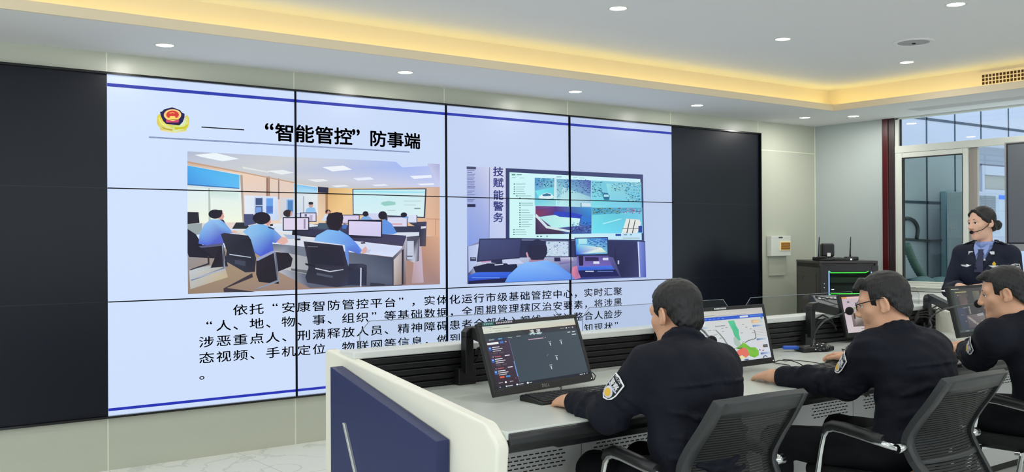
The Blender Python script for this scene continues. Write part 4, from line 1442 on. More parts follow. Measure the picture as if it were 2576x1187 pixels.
PAGE = (206, 210, 200)
S2 = [(U(0, 0, 1, 1), [(206, 208, 206), (208, 208, 198), (206, 212, 222), (200, 212, 208)]),
      (U(0, 0, 1, 0.12), [(196, 198, 194), (186, 184, 186), (200, 196, 186), (206, 204, 194)]), (U(0, 0.085, 0.30, 0.093), (130, 140, 130)), (U(0.3, 0.10, 0.75, 0.106), (110, 140, 190)),
      (U(0, 0.12, 1, 0.185), [(40, 84, 200), (44, 88, 200), (60, 100, 196), (40, 80, 196)]), (U(0.0, 0.185, 0.13, 0.27), (60, 116, 206)), (U(0.65, 0.135, 0.77, 0.172), (206, 214, 230)), (U(0.80, 0.140, 0.97, 0.152), (110, 150, 220)), (ring(0.965, 0.20, 0.018, 0.024, 14), (96, 140, 200)),
      ] + [(U(x, 0.150, x+0.035, 0.160), (130, 166, 226)) for x in (0.15, 0.21, 0.27, 0.33, 0.39)] + [
      (U(0.075, 0.155, 0.145, 0.27), (226, 232, 232)), (U(0.092, 0.18, 0.126, 0.20), (130, 150, 150)), (U(0.098, 0.215, 0.12, 0.235), (160, 180, 120)),
      (U(0.0, 0.29, 0.20, 0.33), [(76, 130, 190), (196, 210, 214), (206, 214, 214), (90, 140, 196)]),
      (U(0.28, 0.29, 0.42, 0.30), (60, 70, 66)),
      ] + [(U(x, y, x+0.05, y+0.007), (110, 120, 116)) for y in (0.36, 0.45) for x in (0.03, 0.10, 0.17, 0.24)] + [
      (U(x, y, x+0.03, y+0.010), (120, 130, 126)) for x, y in ((0.24, 0.53), (0.31, 0.52), (0.24, 0.60), (0.24, 0.67), (0.36, 0.34), (0.42, 0.33), (0.36, 0.40), (0.70, 0.36), (0.76, 0.40), (0.62, 0.46), (0.78, 0.48), (0.55, 0.36), (0.66, 0.30), (0.6, 0.93), (0.34, 0.92))] + [
      # road line and districts of the map
      ([(0.27, 0.36), (0.285, 0.36), (0.34, 0.46), (0.38, 0.55), (0.40, 0.62), (0.44, 0.72), (0.425, 0.72), (0.385, 0.63), (0.36, 0.55), (0.325, 0.47)], (128, 134, 126)),
      ([(0.47, 0.21), (0.56, 0.21), (0.575, 0.33), (0.60, 0.40), (0.59, 0.50), (0.60, 0.60), (0.545, 0.63), (0.52, 0.50), (0.51, 0.40), (0.485, 0.30)], [(84, 190, 140), (90, 196, 150), (80, 180, 140), (90, 190, 150)]),
      ([(0.60, 0.615), (0.66, 0.65), (0.70, 0.62), (0.80, 0.60), (0.82, 0.58), (0.82, 0.45), (0.80, 0.43), (0.806, 0.426), (0.83, 0.445), (0.832, 0.59), (0.806, 0.612), (0.71, 0.632), (0.665, 0.662)], (84, 96, 90)),
      ([(0.50, 0.55), (0.53, 0.52), (0.58, 0.62), (0.60, 0.70), (0.54, 0.74), (0.50, 0.66)], (170, 190, 180)),
      ([(0.50, 0.74), (0.56, 0.72), (0.62, 0.66), (0.68, 0.72), (0.75, 0.80), (0.72, 0.82), (0.56, 0.78)], (120, 176, 70)),
      ([(0.62, 0.64), (0.66, 0.68), (0.72, 0.76), (0.79, 0.77), (0.83, 0.84), (0.82, 0.93), (0.75, 0.97), (0.68, 0.92), (0.66, 0.80), (0.61, 0.72)], [(126, 190, 76), (120, 186, 60), (110, 176, 60), (126, 190, 56)]),
      ([(0.52, 0.80), (0.60, 0.75), (0.66, 0.77), (0.69, 0.90), (0.62, 0.95), (0.58, 0.89), (0.52, 0.92), (0.50, 0.86)], [(216, 120, 96), (226, 110, 96), (214, 120, 110), (220, 116, 100)]),
      ([(0.40, 0.80), (0.46, 0.78), (0.50, 0.84), (0.50, 0.92), (0.42, 0.94), (0.38, 0.89)], [(196, 176, 176), (206, 196, 190), (190, 150, 150)]), (U(0.41, 0.745, 0.50, 0.76), (60, 84, 66)), (U(0.53, 0.745, 0.60, 0.762), (70, 110, 70)),
      ([(0.40, 0.91), (0.52, 0.90), (0.62, 0.93), (0.60, 0.96), (0.48, 0.955)], (226, 222, 150)),
      # right column
      (U(0.80, 0.235, 0.97, 0.30), [(206, 166, 130), (190, 206, 214), (176, 206, 214), (214, 180, 150)]), (U(0.83, 0.25, 0.93, 0.29), (226, 196, 150)),
      (U(0.81, 0.335, 0.99, 0.372), [(76, 126, 190), (206, 214, 216), (206, 214, 216), (80, 130, 190)]),
      ] + [(U(0.82, 0.40+0.032*k, 0.995, 0.405+0.032*k), (170, 156, 170)) for k in range(6)] + [
      (U(0.83, 0.605, 1.0, 0.64), [(76, 126, 180), (206, 214, 216), (206, 214, 216), (80, 130, 180)]), (U(0.84, 0.66, 0.99, 0.86), [(212, 206, 210), (206, 212, 222), (206, 214, 226), (214, 206, 216)]),
      (U(0.905, 0.735, 0.975, 0.79), (70, 66, 56)), (U(0.912, 0.75, 0.968, 0.772), (110, 110, 100)), (U(0.84, 0.82, 0.855, 0.84), (60, 60, 56)), (U(0.885, 0.835, 0.905, 0.855), (96, 90, 76)),
      (U(0.85, 0.885, 1.0, 0.925), [(80, 110, 176), (190, 206, 226), (196, 210, 226), (90, 116, 180)]),
      ([(0.87, 0.995), (0.885, 0.955), (0.92, 0.945), (0.945, 0.99), (0.93, 0.99), (0.915, 0.962), (0.895, 0.965), (0.89, 0.995)], (70, 86, 126)), (ring(0.63, 0.985, 0.035, 0.014, 16), (86, 104, 150)), (U(0.975, 0.975, 0.998, 0.98), (140, 150, 160))]
S3 = [(U(0, 0, 1, 1), [(196, 176, 190), (206, 190, 186), (190, 186, 176), (206, 196, 200)]), (U(0, 0, 1, 0.05), (226, 190, 186)), (U(0, 0.0, 0.10, 0.05), (210, 150, 80)),
      (U(0.09, 0.12, 0.13, 0.17), (120, 110, 120)), (U(0.1, 0.30, 0.9, 0.36), (150, 160, 130)), (U(0.12, 0.36, 0.95, 0.84), [(190, 170, 176), (150, 160, 130), (110, 96, 90), (96, 84, 84)]),
      ([(0.12, 0.50), (0.22, 0.42), (0.40, 0.60), (0.95, 0.66), (0.95, 0.84), (0.16, 0.84)], [(110, 90, 90), (206, 196, 190), (110, 104, 96), (96, 86, 84), (80, 72, 72), (96, 84, 84)]),
      (U(0.16, 0.47, 0.19, 0.62), (60, 50, 50)), (U(0.21, 0.46, 0.235, 0.56), (60, 50, 50)), (U(0.25, 0.90, 0.45, 0.915), (130, 116, 120))]
rq = random.Random(3)
S4 = [(U(0, 0, 1, 1), [(70, 76, 72), (78, 72, 78), (74, 70, 76), (64, 70, 78)]), (U(0, 0, 0.06, 1), (54, 62, 58)), (U(0.06, 0.45, 0.24, 0.96), [(72, 76, 96), (78, 80, 96), (66, 72, 84), (64, 70, 80)]),
      (U(0.10, 0.07, 0.36, 0.095), (166, 160, 110)), (U(0.13, 0.14, 0.30, 0.16), (150, 140, 100)), (U(0.16, 0.10, 0.34, 0.40), [(90, 84, 84), (84, 80, 84), (110, 96, 92), (96, 80, 84)]),
      (U(0.02, -0.0, 0.20, 0.012), (190, 190, 186)), (U(0.50, 0.08, 0.66, 0.42), [(96, 100, 80), (120, 116, 96), (96, 100, 110), (80, 80, 90)]),
      (U(0.24, 0.62, 0.66, 0.92), [(104, 96, 100), (126, 120, 120), (110, 104, 104), (84, 80, 84)]), ([(0.24, 0.66), (0.30, 0.66), (0.50, 0.86), (0.62, 0.92), (0.44, 0.88)], (150, 146, 142)), ([(0.48, 0.62), (0.64, 0.60), (0.64, 0.66), (0.50, 0.67)], (160, 156, 156)), (U(0.56, 0.78, 0.60, 0.90), (170, 168, 164)), (U(0.32, 0.42, 0.36, 0.60), (130, 128, 126)), (U(0.20, 0.44, 0.30, 0.46), (130, 130, 136))] + [
      (U(x, y, x+0.03, y+0.02), c) for x, y, c in [(rq.uniform(0.1, 0.95), rq.uniform(0.1, 0.9), rq.choice([(96, 92, 92), (120, 116, 112), (86, 84, 90), (110, 100, 90)])) for _ in range(50)]] + [
      (U(0, 0.95, 1, 1), (74, 84, 84)), (U(0.14, 0.965, 0.22, 0.985), (130, 140, 142))]

MON = []
MON.append(monitor((0.538, -3.187, 0.775), (1.112, -3.098, 0.775), 0.289, math.radians(19.5), 'black monitor at the near desk end showing a dark grey map page', S1, 'DELL'))
t1, loc1 = MON[0]
k_ = 0.5
sw_ = 0.574-0.032
# sticker strip on the top bezel of the first monitor
flat('asset_sticker', [(U(-0.272, 0.2745, -0.205, 0.2875), (44, 96, 96)), (U(-0.205, 0.2745, -0.10, 0.2875), (28, 30, 40))] +
     [(U(x, 0.2785, x+0.006, 0.2845), (150, 190, 186)) for x in (-0.262, -0.252, -0.242, -0.232, -0.222)] +
     [(U(x, 0.2785, x+0.0065, 0.2850), (206, 196, 206)) for x in np.arange(-0.197, -0.108, 0.0095)],
     lambda x, z, l: (x, -0.0043-l, z), t1, M_PRINT)
writing('page_title', [(c, -0.287+0.016+sw_*u, 0.2218, 0.027, 0.024, 0.02) for c, u in (('鸿', 0.465), ('泥', 0.535))],
        lambda x, y, l: (x, -0.0030, y), emis('page_white', (226, 230, 226), 0.9), t1)
MON.append(monitor((1.605, -3.245, 0.781), (2.140, -3.230, 0.781), 0.281, math.radians(13), 'black monitor in front of the second officer showing a coloured district map', S2, 'DELL'))
t2, loc2 = MON[1]
flat('asset_sticker', [(U(x, 0.2695, x+0.0075, 0.2765), (216, 220, 216)) for x in np.arange(-0.098, -0.020, 0.0095)], lambda x, z, l: (x, -0.0043-l, z), t2, M_PRINT)
MON.append(monitor((3.405, -2.765, 0.782), (3.90, -2.835, 0.782), 0.257, math.radians(14), 'black monitor behind the second officer showing a pinkish page', S3))
MON.append(monitor((3.60, -3.345, 0.812), (4.12, -3.330, 0.812), 0.288, math.radians(13.5), 'black monitor in front of the third officer showing a dim grey picture', S4))


def monitor_arm(x, y, tip, label, z0=0.80, zt=0.995, side=1):
    t = empty('monitor_arm', (x, y, z0), label=label, cat='monitor arm', group='black monitor arms on the desk rail')
    c = MB()
    c.box(-0.045, 0.045, -0.004, 0.040, -0.05, 0.02, 0.004)
    c.build('rail_clamp', M_BLKM, t, label='black clamp on the slatted rail')
    p = MB()
    p.box(-0.020, 0.020, -0.022, 0.018, 0.0, zt-z0-0.035, 0.004)
    p.prism([(-0.020, zt-z0-0.045), (-0.020, zt-z0-0.018), (0.0, zt-z0), (0.045, zt-z0+0.003), (0.045, zt-z0-0.03), (0.020, zt-z0-0.045)], 1, -0.022, 0.018, 0.004)
    p.build('post', M_BLKM, t)
    tip = Vector(tip)-Vector((x, y, z0))
    s = Vector((0.025, -0.002, zt-z0-0.018))
    d = tip-s
    L = d.length
    dz = d.normalized()
    ax = Vector((0, 0, 1)).cross(dz).normalized()
    az = dz.cross(ax)
    M = Matrix(((dz.x, ax.x, az.x, s.x), (dz.y, ax.y, az.y, s.y), (dz.z, ax.z, az.z, s.z), (0, 0, 0, 1)))
    b = MB()
    b.prism(rounded([(-0.02, -0.028), (L*0.93, -0.018), (L, 0.0), (L*0.93, 0.018), (0.02, 0.026), (-0.02, 0.010)], [0.01]*6, 3), 1, -0.019, 0.019, 0.003, M=M)
    b.build('beam', M_BLKM, t)
    b = MB()
    b.cyl(tuple(tip), 0.020, 0.07, 'Y')
    b.build('pivot', M_BLKM, t)
    b = MB()
    b.tube([(0.03, 0.02, 0.05), (0.06, 0.005, 0.10), (0.12, 0.0, 0.12), (0.20, 0.0, 0.09), (0.22, -0.02, 0.03)], 0.005, 8)
    b.tube([(0.03, 0.01, 0.03), (0.08, 0.0, 0.085), (0.14, 0.0, 0.10), (0.22, -0.02, 0.05)], 0.004, 8)
    b.build('cable', M_RUBBER, t)
    return t


monitor_arm(0.735, -2.715, loc1(0, 0.075, 0.145), 'black monitor arm on the desk rail left of the near monitor')
monitor_arm(1.90, -2.715, loc2(0, 0.075, 0.14), 'black monitor arm on the desk rail behind the map monitor')
monitor_arm(3.125, -2.715, MON[2][1](-0.05, 0.075, 0.13), 'black monitor arm on the desk rail beside the gooseneck microphone')
monitor_arm(4.36, -2.715, MON[3][1](0, 0.075, 0.14), 'black monitor arm on the desk rail right of the second officer')


# ------------------------------------------------------------------ keyboards, mice, microphones, boxes
def keyboard(x, y, rz, label, z=DZ):
    t = empty('keyboard', (x, y, z), rz, label=label, cat='keyboard', group='black keyboards on the desk')
    MB().prism([(-0.072, 0.0), (-0.072, 0.010), (0.062, 0.024), (0.072, 0.018), (0.072, 0.0)], 0, -0.222, 0.222, 0.003).build('body', M_BLK, t)
    k = MB()
    for r in range(6):
        yy = -0.058+r*0.0205
        zz = 0.0145+(yy+0.058)*0.105
        x = -0.210
        while x < 0.205:
            w = 0.017
            if r == 0 and -0.13 < x < -0.02:
                w = 0.11
            if not (0.078 < x < 0.090 or 0.140 < x < 0.150):
                k.box(x, x+w, yy-0.0085, yy+0.0085, zz-0.006, zz+0.002, 0.0012, seg=1)
            x += w+0.002
    k.build('keys', mat('black_keys', (30, 31, 33), 0.4), t)
    MB().tube([(0.0, 0.07, 0.008), (0.03, 0.14, 0.006), (0.10, 0.22, 0.005), (0.12, 0.36, 0.005)], 0.0022, 6).build('cable', M_RUBBER, t)
    return t


keyboard(0.868, -3.270, math.radians(-2), 'black keyboard in front of the near monitor under the officer hand')
keyboard(2.165, -3.420, math.radians(-4), 'black keyboard between the hands of the second officer')
keyboard(3.35, -3.52, math.radians(-4), 'black keyboard in front of the third officer, mostly hidden')


def mouse(x, y, rz, label, z=DZ):
    t = empty('mouse', (x, y, z), rz, label=label, cat='mouse', group='black computer mice on the desk')
    b = MB()
    b.ball((0, 0, 0.008), 0.03, (1.0, 1.85, 0.95), 20)
    for v in b.bm.verts:
        v.co.z = max(v.co.z, 0.001)
    b.build('shell', M_BLK, t)
    MB().cyl((0, 0.028, 0.032), 0.006, 0.005, 'X', 12).build('wheel', M_SLOT, t)
    MB().tube([(0, 0.054, 0.008), (0.005, 0.09, 0.004), (0.04, 0.16, 0.004), (0.05, 0.30, 0.004)], 0.002, 6).build('cable', M_RUBBER, t)
    return t


MOUSE2 = Vector((2.475, -3.335, DZ))
mouse(MOUSE2.x, MOUSE2.y, math.radians(12), 'black mouse under the right hand of the second officer')
mouse(1.34, -3.33, math.radians(5), 'black mouse right of the near keyboard, hidden behind the first officer')


def gooseneck(x, y, pts, label, z=DZ):
    t = empty('gooseneck_microphone', (x, y, z), label=label, cat='microphone', group='gooseneck microphones on the desk')
    b = MB()
    b.ball((0, 0, 0.006), 0.075, (1.0, 0.72, 0.55), 24)
    for v in b.bm.verts:
        v.co.z = max(v.co.z, 0.0)
    b.build('base', M_BLKG, t)
    b = MB()
    P_ = [Vector(p)-Vector((x, y, z)) for p in pts]
    sm = []
    for i in range(len(P_)-1):
        p0_, p1_, p2_, p3_ = P_[max(i-1, 0)], P_[i], P_[i+1], P_[min(i+2, len(P_)-1)]
        for j in range(6):
            s = j/6
            sm.append(0.5*((2*p1_)+(p2_-p0_)*s+(2*p0_-5*p1_+4*p2_-p3_)*s*s+(3*p1_-p0_-3*p2_+p3_)*s**3))
    sm.append(P_[-1])
    b.tube(sm, [0.008 if q.z < 0.07 else 0.0042 for q in sm], 8)
    b.build('neck', mat('dark_grey_flex', (70, 74, 76), 0.35, 0.4), t)
    MB().ball(tuple(P_[-1]), 0.0205, (1, 1, 1), 18).build('foam_head', mat('black_foam', (9, 9, 10), 0.95, bump=(900, 0.6)), t)
    return t


mb_ = ray_on(2078, 885, 2, DZ)
gooseneck(mb_.x+0.02, mb_.y+0.05, [(mb_.x-0.02, mb_.y+0.06, DZ+0.02), (mb_.x-0.02, mb_.y+0.06, DZ+0.09), at_depth(2068, 812, 5.03), at_depth(2090, 800, 4.98), at_depth(2137, 782, 4.9)],
          'gooseneck microphone on the desk beside the black hub, in front of the second officer face')
m3 = ray_on(2345, 850, 2, DZ)
gooseneck(m3.x, m3.y+0.15, [(m3.x-0.05, m3.y+0.16, DZ+0.02), at_depth(2339, 825, 5.6), at_depth(2341, 800, 5.58), at_depth(2380, 776, 5.4), at_depth(2461, 764, 4.95)],
          'gooseneck microphone on the desk in front of the third officer face')
m1 = at_depth(1791, 857, 4.0)
gooseneck(1.62, -2.95, [(1.62, -2.95, DZ+0.02), (1.62, -2.96, DZ+0.10), (1.60, -3.05, 0.98), (1.58, -3.25, 0.985), (m1.x, m1.y, m1.z)],
          'gooseneck microphone behind the right shoulder of the first officer')
hb = ray_on(2035, 882, 2, DZ)
t = empty('usb_hub', (hb.x, hb.y, DZ), math.radians(-12), label='flat black connection box with a row of white dots lying on the desk', cat='hub')
MB().prism(rounded([(-0.10, -0.07), (0.12, -0.07), (0.13, 0.05), (-0.06, 0.06)], [0.012]*4, 3), 2, 0.003, 0.026, 0.004).build('body', M_BLK, t)
b = MB()
for i in range(5):
    b.box(-0.02+i*0.024, -0.012+i*0.024, -0.0712, -0.069, 0.012, 0.018)
b.build('port', mat('port_white', (226, 228, 228), 0.5), t)
b = MB()
b.box(-0.03, 0.03, 0.0, 0.004, 0.026, 0.0265)
b.build('top_mark', mat('port_white', (226, 228, 228), 0.5), t)
u2 = ray_on(1990, 875, 2, DZ+0.02)
t = empty('usb_stick', (u2.x, u2.y, DZ), math.radians(-40), label='bright blue USB stick plugged in the left side of the hub', cat='usb stick')
MB().box(-0.045, 0.035, -0.013, 0.013, 0.012, 0.032, 0.006).build('cap', M_BLUEPL, t)
MB().tube([(0.03, 0, 0.02), (0.06, 0, 0.014)], 0.009, 8).build('plug', M_BLUEPL, t)
# loose cables lying on the desk
b = MB()
q = [ray_on(u, v, 2, DZ+0.005) for u, v in ((1948, 910), (1962, 912), (1975, 908), (1990, 912), (2010, 915), (2022, 925))]
b.tube([p+Vector((0, 0, 0.012*math.sin(i*1.7)**2)) for i, p in enumerate(q)], 0.0025, 6)
b.build('cable', M_RUBBER, label='thin black cable looping on the desk between map monitor and keyboard', cat='cable')
b = MB()
q = [ray_on(u, v, 2, DZ+0.004) for u, v in ((2135, 868), (2128, 876), (2134, 882), (2118, 878), (2126, 888), (2142, 892), (2150, 890))]
b.tube(q, 0.0025, 6)
b.build('cable', M_RUBBER, label='thin black cable curling on the desk behind the mouse', cat='cable')
b = MB()
q = [(1.13, -3.10, 0.785), (1.155, -3.12, 0.80), (1.16, -3.13, 0.84), (1.14, -3.09, 0.855), (1.12, -3.06, 0.86)]
b.tube([ray_on(u, v, 1, -3.06) for u, v in ((1485, 958), (1495, 955), (1498, 945), (1492, 938), (1484, 935))], 0.0022, 6)
b.build('cable', M_RUBBER, label='thin black cable loop at the right edge of the near monitor', cat='cable')
for k, (dx, lab) in enumerate(((0, 'bunch of black cables hanging on the desk rail right of the second officer head'),)):
    b = MB()
    for j in range(4):
        q = [ray_on(u, v, 1, -2.72-0.01*j) for u, v in ((2300, 800+j*4), (2312, 782+j*5), (2330, 776+j*7), (2352, 782+j*9), (2345, 815+j*6), (2320, 835))]
        b.tube(q, 0.005, 6)
    b.build('cable_bundle', M_RUBBER, label=lab, cat='cable')

# ================================================================== the window wall and what lies behind it
w1 = empty('window_1', (RX, 0, 0))
w1['kind'] = 'structure'
f = MB()
f.box(0.0, 0.06, -0.940, -0.901, 0.92, 2.50, 0.003)
f.box(-0.004, 0.06, -3.55, -0.901, 2.166, 2.232, 0.004)
f.box(0.0, 0.06, -3.55, -0.901, 2.486, 2.50)
f.box(-0.004, 0.07, -3.6, -0.901, 0.915, 0.940, 0.004)
f.box(0.0, 0.06, -3.6, -3.55, 0.92, 2.50)
f.build('window_frame', M_PVC, w1)
s = MB()
s.box(-0.004, 0.035, -0.976, -0.918, 0.942, 2.164, 0.005)
s.box(-0.004, 0.035, -1.613, -1.566, 0.942, 2.164, 0.005)
s.box(-0.003, 0.034, -1.566, -0.976, 2.118, 2.164, 0.004)
s.box(-0.003, 0.034, -1.566, -0.976, 0.942, 0.956, 0.004)
so_ = s.build('sash', M_PVC, w1)
g = MB()
for (a, b_) in ((-0.985, -0.974), (-1.568, -1.562)):
    g.box(-0.0045, 0.03, a, b_, 0.956, 2.118)
g.box(-0.0045, 0.03, -1.568, -0.974, 2.110, 2.119)
g.build('gasket', M_RUBBER, so_)
s = MB()
s.box(0.022, 0.058, -1.690, -1.613, 0.942, 2.164, 0.004)
s.box(0.022, 0.058, -3.55, -1.690, 0.942, 0.96)
s.build('sash', M_PVCG, w1, label='darker grey sliding sash behind')
MB().box(0.014, 0.020, -1.566, -0.978, 0.956, 2.118).build('pane', M_GLASST, w1, label='teal tinted pane')
MB().box(0.038, 0.044, -3.55, -1.69, 0.96, 2.166).build('pane', M_GLASS, w1)
MB().box(0.026, 0.032, -3.55, -0.940, 2.232, 2.486).build('pane', M_GLASS, w1)
f = MB()
f.box(0.020, 0.028, -0.958, -0.940, 2.232, 2.486)
f.build('glazing_bead', M_RUBBER, w1)
sl = MB()
sl.box(RX-0.06, RX+0.01, -3.6, -0.91, 0.895, 0.915, 0.006)
sl.box(RX-0.035, RX+0.005, -3.6, -0.91, 0.865, 0.895, 0.006)
sl.build('trim_4', M_PVC, kind='structure')
sl = MB()
sl.box(RX-0.045, RX+0.002, -3.6, -0.91, 0.10, 0.860, 0.004)
sl.box(RX-0.058, RX-0.04, -3.6, -0.91, 0.780, 0.800, 0.004)
sl.box(RX-0.058, RX-0.04, -3.6, -0.91, 0.640, 0.660, 0.004)
sl.build('trim_6', mat('bright_white_panel', (240, 242, 238), 0.4), kind='structure')

fc = MB()
fc.box(7.15, 16.0, 0.50, 0.62, 0.0, 6.0)
fo = fc.build('wall_outside', M_FACADE, kind='structure')
fj = MB()
for x in (7.9, 8.6, 9.25, 9.93, 10.60, 11.26, 12.0, 12.7, 13.4, 14.1):
    fj.box(x-0.013, x+0.013, 0.494, 0.501, 0.0, 6.0)
for z in (0.85, 1.80, 2.84, 3.84, 4.84):
    fj.box(7.15, 16.0, 0.494, 0.501, z-0.016, z+0.016)
fj.build('joint', M_FJOINT, fo, label='dark joints between the blue grey panels')
box('wall_outside_far', mat('grey_plaster_far', (120, 128, 140), 0.8), 16.0, 16.2, -9.0, 0.62, 0.0, 6.0, kind='structure')
# white framed window of the building outside
wa, wb2 = ray_on(2470, 440, 1, 0.48), ray_on(2541, 440, 1, 0.48)
zt_, zm_ = ray_on(2500, 424, 1, 0.48).z, ray_on(2500, 483, 1, 0.48).z
w2 = empty('window_2', (wa.x, 0.49, 0))
w2['kind'] = 'structure'
ww = wb2.x-wa.x
f = MB()
f.box(-0.02, ww+0.02, -0.03, 0.01, zt_-0.09, zt_+0.03, 0.006)
f.box(-0.018, 0.05, -0.026, 0.008, zm_-0.9, zt_-0.002)
f.box(ww-0.06, ww+0.01, -0.026, 0.008, zm_-0.9, zt_-0.002)
f.box(-0.014, ww, -0.022, 0.006, zm_-0.02, zm_+0.03)
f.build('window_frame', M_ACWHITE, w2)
MB().box(0.05, ww-0.06, 0.0, 0.004, zm_, zt_-0.09).build('pane', mat('brown_grey_pane', (126, 128, 124), 0.2), w2)
box('dark_panel', mat('outside_grey_panel', (108, 116, 130), 0.5), wa.x-0.1, wb2.x+0.9, 0.47, 0.498, zt_+0.05, ray_on(2500, 372, 1, 0.48).z, label='darker grey panel over the white window outside', cat='panel')  # plain panel in one darker grey
# white air conditioner
ac0, ac1 = ray_on(2450, 600, 1, -0.15), ray_on(2537, 600, 1, -0.15)
aw = ac1.x-ac0.x
ah = ray_on(2500, 483, 1, -0.15).z
t = empty('air_conditioner', (ac0.x, -0.15, 0), label='white floor standing air conditioner with grey grille outside the window', cat='air conditioner')
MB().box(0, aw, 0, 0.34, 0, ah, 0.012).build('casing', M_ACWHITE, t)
b = MB()
for k in range(16):
    z = ah-0.05-0.022*k
    b.box(0.03, aw*0.62, -0.006, 0.002, z-0.014, z)
b.build('grille', M_GREYG, t)
MB().box(aw*0.72, aw*0.90, -0.004, 0.002, ah-0.085, ah-0.035, 0.001).build('sticker', M_BLUEPL, t, label='blue sticker')
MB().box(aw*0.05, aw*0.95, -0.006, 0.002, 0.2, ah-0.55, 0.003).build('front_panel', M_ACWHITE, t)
# grey blue cabinet and hoses seen through the tinted pane
c0, c1 = ray_on(2380, 600, 1, 0.42), ray_on(2428, 600, 1, 0.42)
ch = ray_on(2390, 481, 1, 0.42).z
t = empty('cabinet', (c0.x, 0.42, 0), label='grey blue cabinet standing outside behind the teal pane', cat='cabinet')
MB().box(0, c1.x-c0.x, 0, 0.07, 0, ch, 0.008).build('body', mat('cabinet_blue', (110, 140, 160), 0.4), t)
MB().box(0.04, c1.x-c0.x-0.04, -0.012, 0.002, ch*0.52, ch-0.04, 0.003).build('door', mat('cabinet_door_blue', (84, 122, 150), 0.35), t)
MB().box(0.04, c1.x-c0.x-0.04, -0.012, 0.002, 0.1, ch*0.5, 0.003).build('door', mat('cabinet_door_blue', (84, 122, 150), 0.35), t)
b = MB()
q = [ray_on(u, v, 1, 0.482) for u, v in ((2276, 551), (2282, 549), (2290, 550), (2298, 554), (2304, 561), (2308, 570), (2309, 580), (2308, 590), (2306, 600))]
b.tube([tuple(p) for p in q], 0.022, 8)
q = [ray_on(u, v, 1, 0.486) for u, v in ((2272, 601), (2300, 603), (2340, 606), (2376, 604))]
b.tube([tuple(p) for p in q], 0.016, 8)
b.build('drain_pipe', mat('dark_pipe', (34, 44, 54), 0.5), label='dark bent pipe on the wall outside behind the teal pane', cat='pipe')
b = MB()
q = [ray_on(u, v, 1, 0.10) for u, v in ((2280, 615), (2290, 640), (2301, 665), (2316, 690), (2326, 702))]
pts = []
for i in range(len(q)-1):
    for j in range(8):
        pts.append(q[i].lerp(q[i+1], j/8))
b.tube([tuple(p) for p in pts], [0.05 if k % 2 else 0.042 for k in range(len(pts))], 10)
b.build('ribbed_hose', mat('grey_green_hose', (70, 92, 92), 0.6), label='grey green ribbed hose leaning down outside the window', cat='hose')
p = ray_on(2330, 712, 1, 0.0)
b = MB()
b.box(p.x-0.5, p.x+0.55, -0.25, 0.25, 0.0, p.z-0.02, 0.06)
b.ball((p.x-0.08, 0.0, p.z-0.02), 0.13, (1.6, 1, 0.8), 14)
b.ball((p.x+0.32, 0.0, p.z-0.03), 0.14, (2.0, 1, 0.7), 14)
b.build('covered_heap', mat('grey_blue_sheet', (84, 104, 116), 0.7, bump=(8, 0.6)), label='grey sheeted heap outside at the foot of the hose', cat='heap')

# grey display hung before the window
t = empty('wall_display', (RX-0.09, -1.995, 1.247), label='large dark grey switched off display hung at the window, cut by the frame', cat='display')
b = MB()
b.box(-0.02, 0.055, -1.58, 0.0, 0.0, 0.928, 0.006)
b.build('casing', mat('silver_grey_bezel', (150, 150, 150), 0.35, 0.3), t)
MB().box(-0.0215, -0.018, -1.56, -0.018, 0.060, 0.918).build('black_border', M_BLKG, t)
MB().box(-0.0225, -0.0205, -1.545, -0.033, 0.072, 0.904).build('screen', mat('grey_screen', (92, 96, 102), 0.28), t)
b = MB()
b.box(0.055, 0.088, -0.95, -0.62, 0.3, 0.62, 0.003)
b.build('bracket', M_BLKM, t)

# breaker box on the back wall
t = empty('breaker_box', (6.325, 0.0, 1.29), label='white breaker box with amber cover on the wall right of the video wall', cat='breaker box')
MB().box(-0.152, 0.152, -0.060, -0.001, -0.100, 0.100, 0.006).build('casing', M_PVC, t)
b = MB()
b.box(-0.024, 0.140, -0.066, -0.058, -0.048, 0.046, 0.003)
b.build('cover_frame', mat('cream_frame', (240, 226, 186), 0.35), t)
b = MB()
b.box(-0.014, 0.130, -0.069, -0.063, -0.038, 0.036, 0.002)
b.build('amber_cover', M_AMBER, t)
b = MB()
for k in range(3):
    b.box(-0.010, 0.126, -0.0705, -0.068, -0.026+0.021*k, -0.017+0.021*k)
b.build('switch', mat('brown_switch', (120, 76, 20), 0.4), t)
MB().box(-0.04, 0.02, -0.0615, -0.0595, 0.076, 0.090).build('mark', mat('dark_mark', (70, 74, 74), 0.5), t)
box('cable_duct', M_WALL, 6.20, 6.44, -0.012, -0.001, 1.00, 1.185, label='thin pale cover plate under the breaker box', cat='cover plate')

# server rack with its devices
RK = Matrix.Translation((5.90, -0.80, 0)) @ Matrix.Rotation(-YAW, 4, 'Z')
RW, RD, RH = 0.52, 0.72, 1.148
rk = empty('server_rack', (5.90, -0.80, 0), -YAW, label='black server rack with green and blue light strips in the corner', cat='server rack')
b = MB()
b.box(0, 0.02, 0, RD, 0.04, RH)
b.box(RW-0.02, RW, 0, RD, 0.04, RH)
b.box(0, RW, 0.02, RD, RH-0.05, RH)
b.box(0, RW, 0, RD, 0.04, 0.09)
b.box(0, RW, RD-0.02, RD, 0.04, RH)
b.box(-0.004, RW+0.004, -0.004, RD+0.004, RH-0.012, RH+0.012, 0.006)
b.build('cabinet_body', M_RACK, rk)
b = MB()
b.box(-0.004, 0.001, 0.10, RD-0.10, 0.12, RH-0.10, 0.003)
b.build('side_panel', mat('side_panel_brown', (64, 58, 57), 0.4, 0.1), rk)
b = MB()
for (y, z) in ((0.52, RH-0.16), (0.28, RH-0.50), (0.55, RH-0.48)):
    b.box(-0.007, -0.003, y-0.018, y+0.018, z-0.022, z+0.022, 0.002)
b.build('latch', M_BLKG, rk)
b = MB()
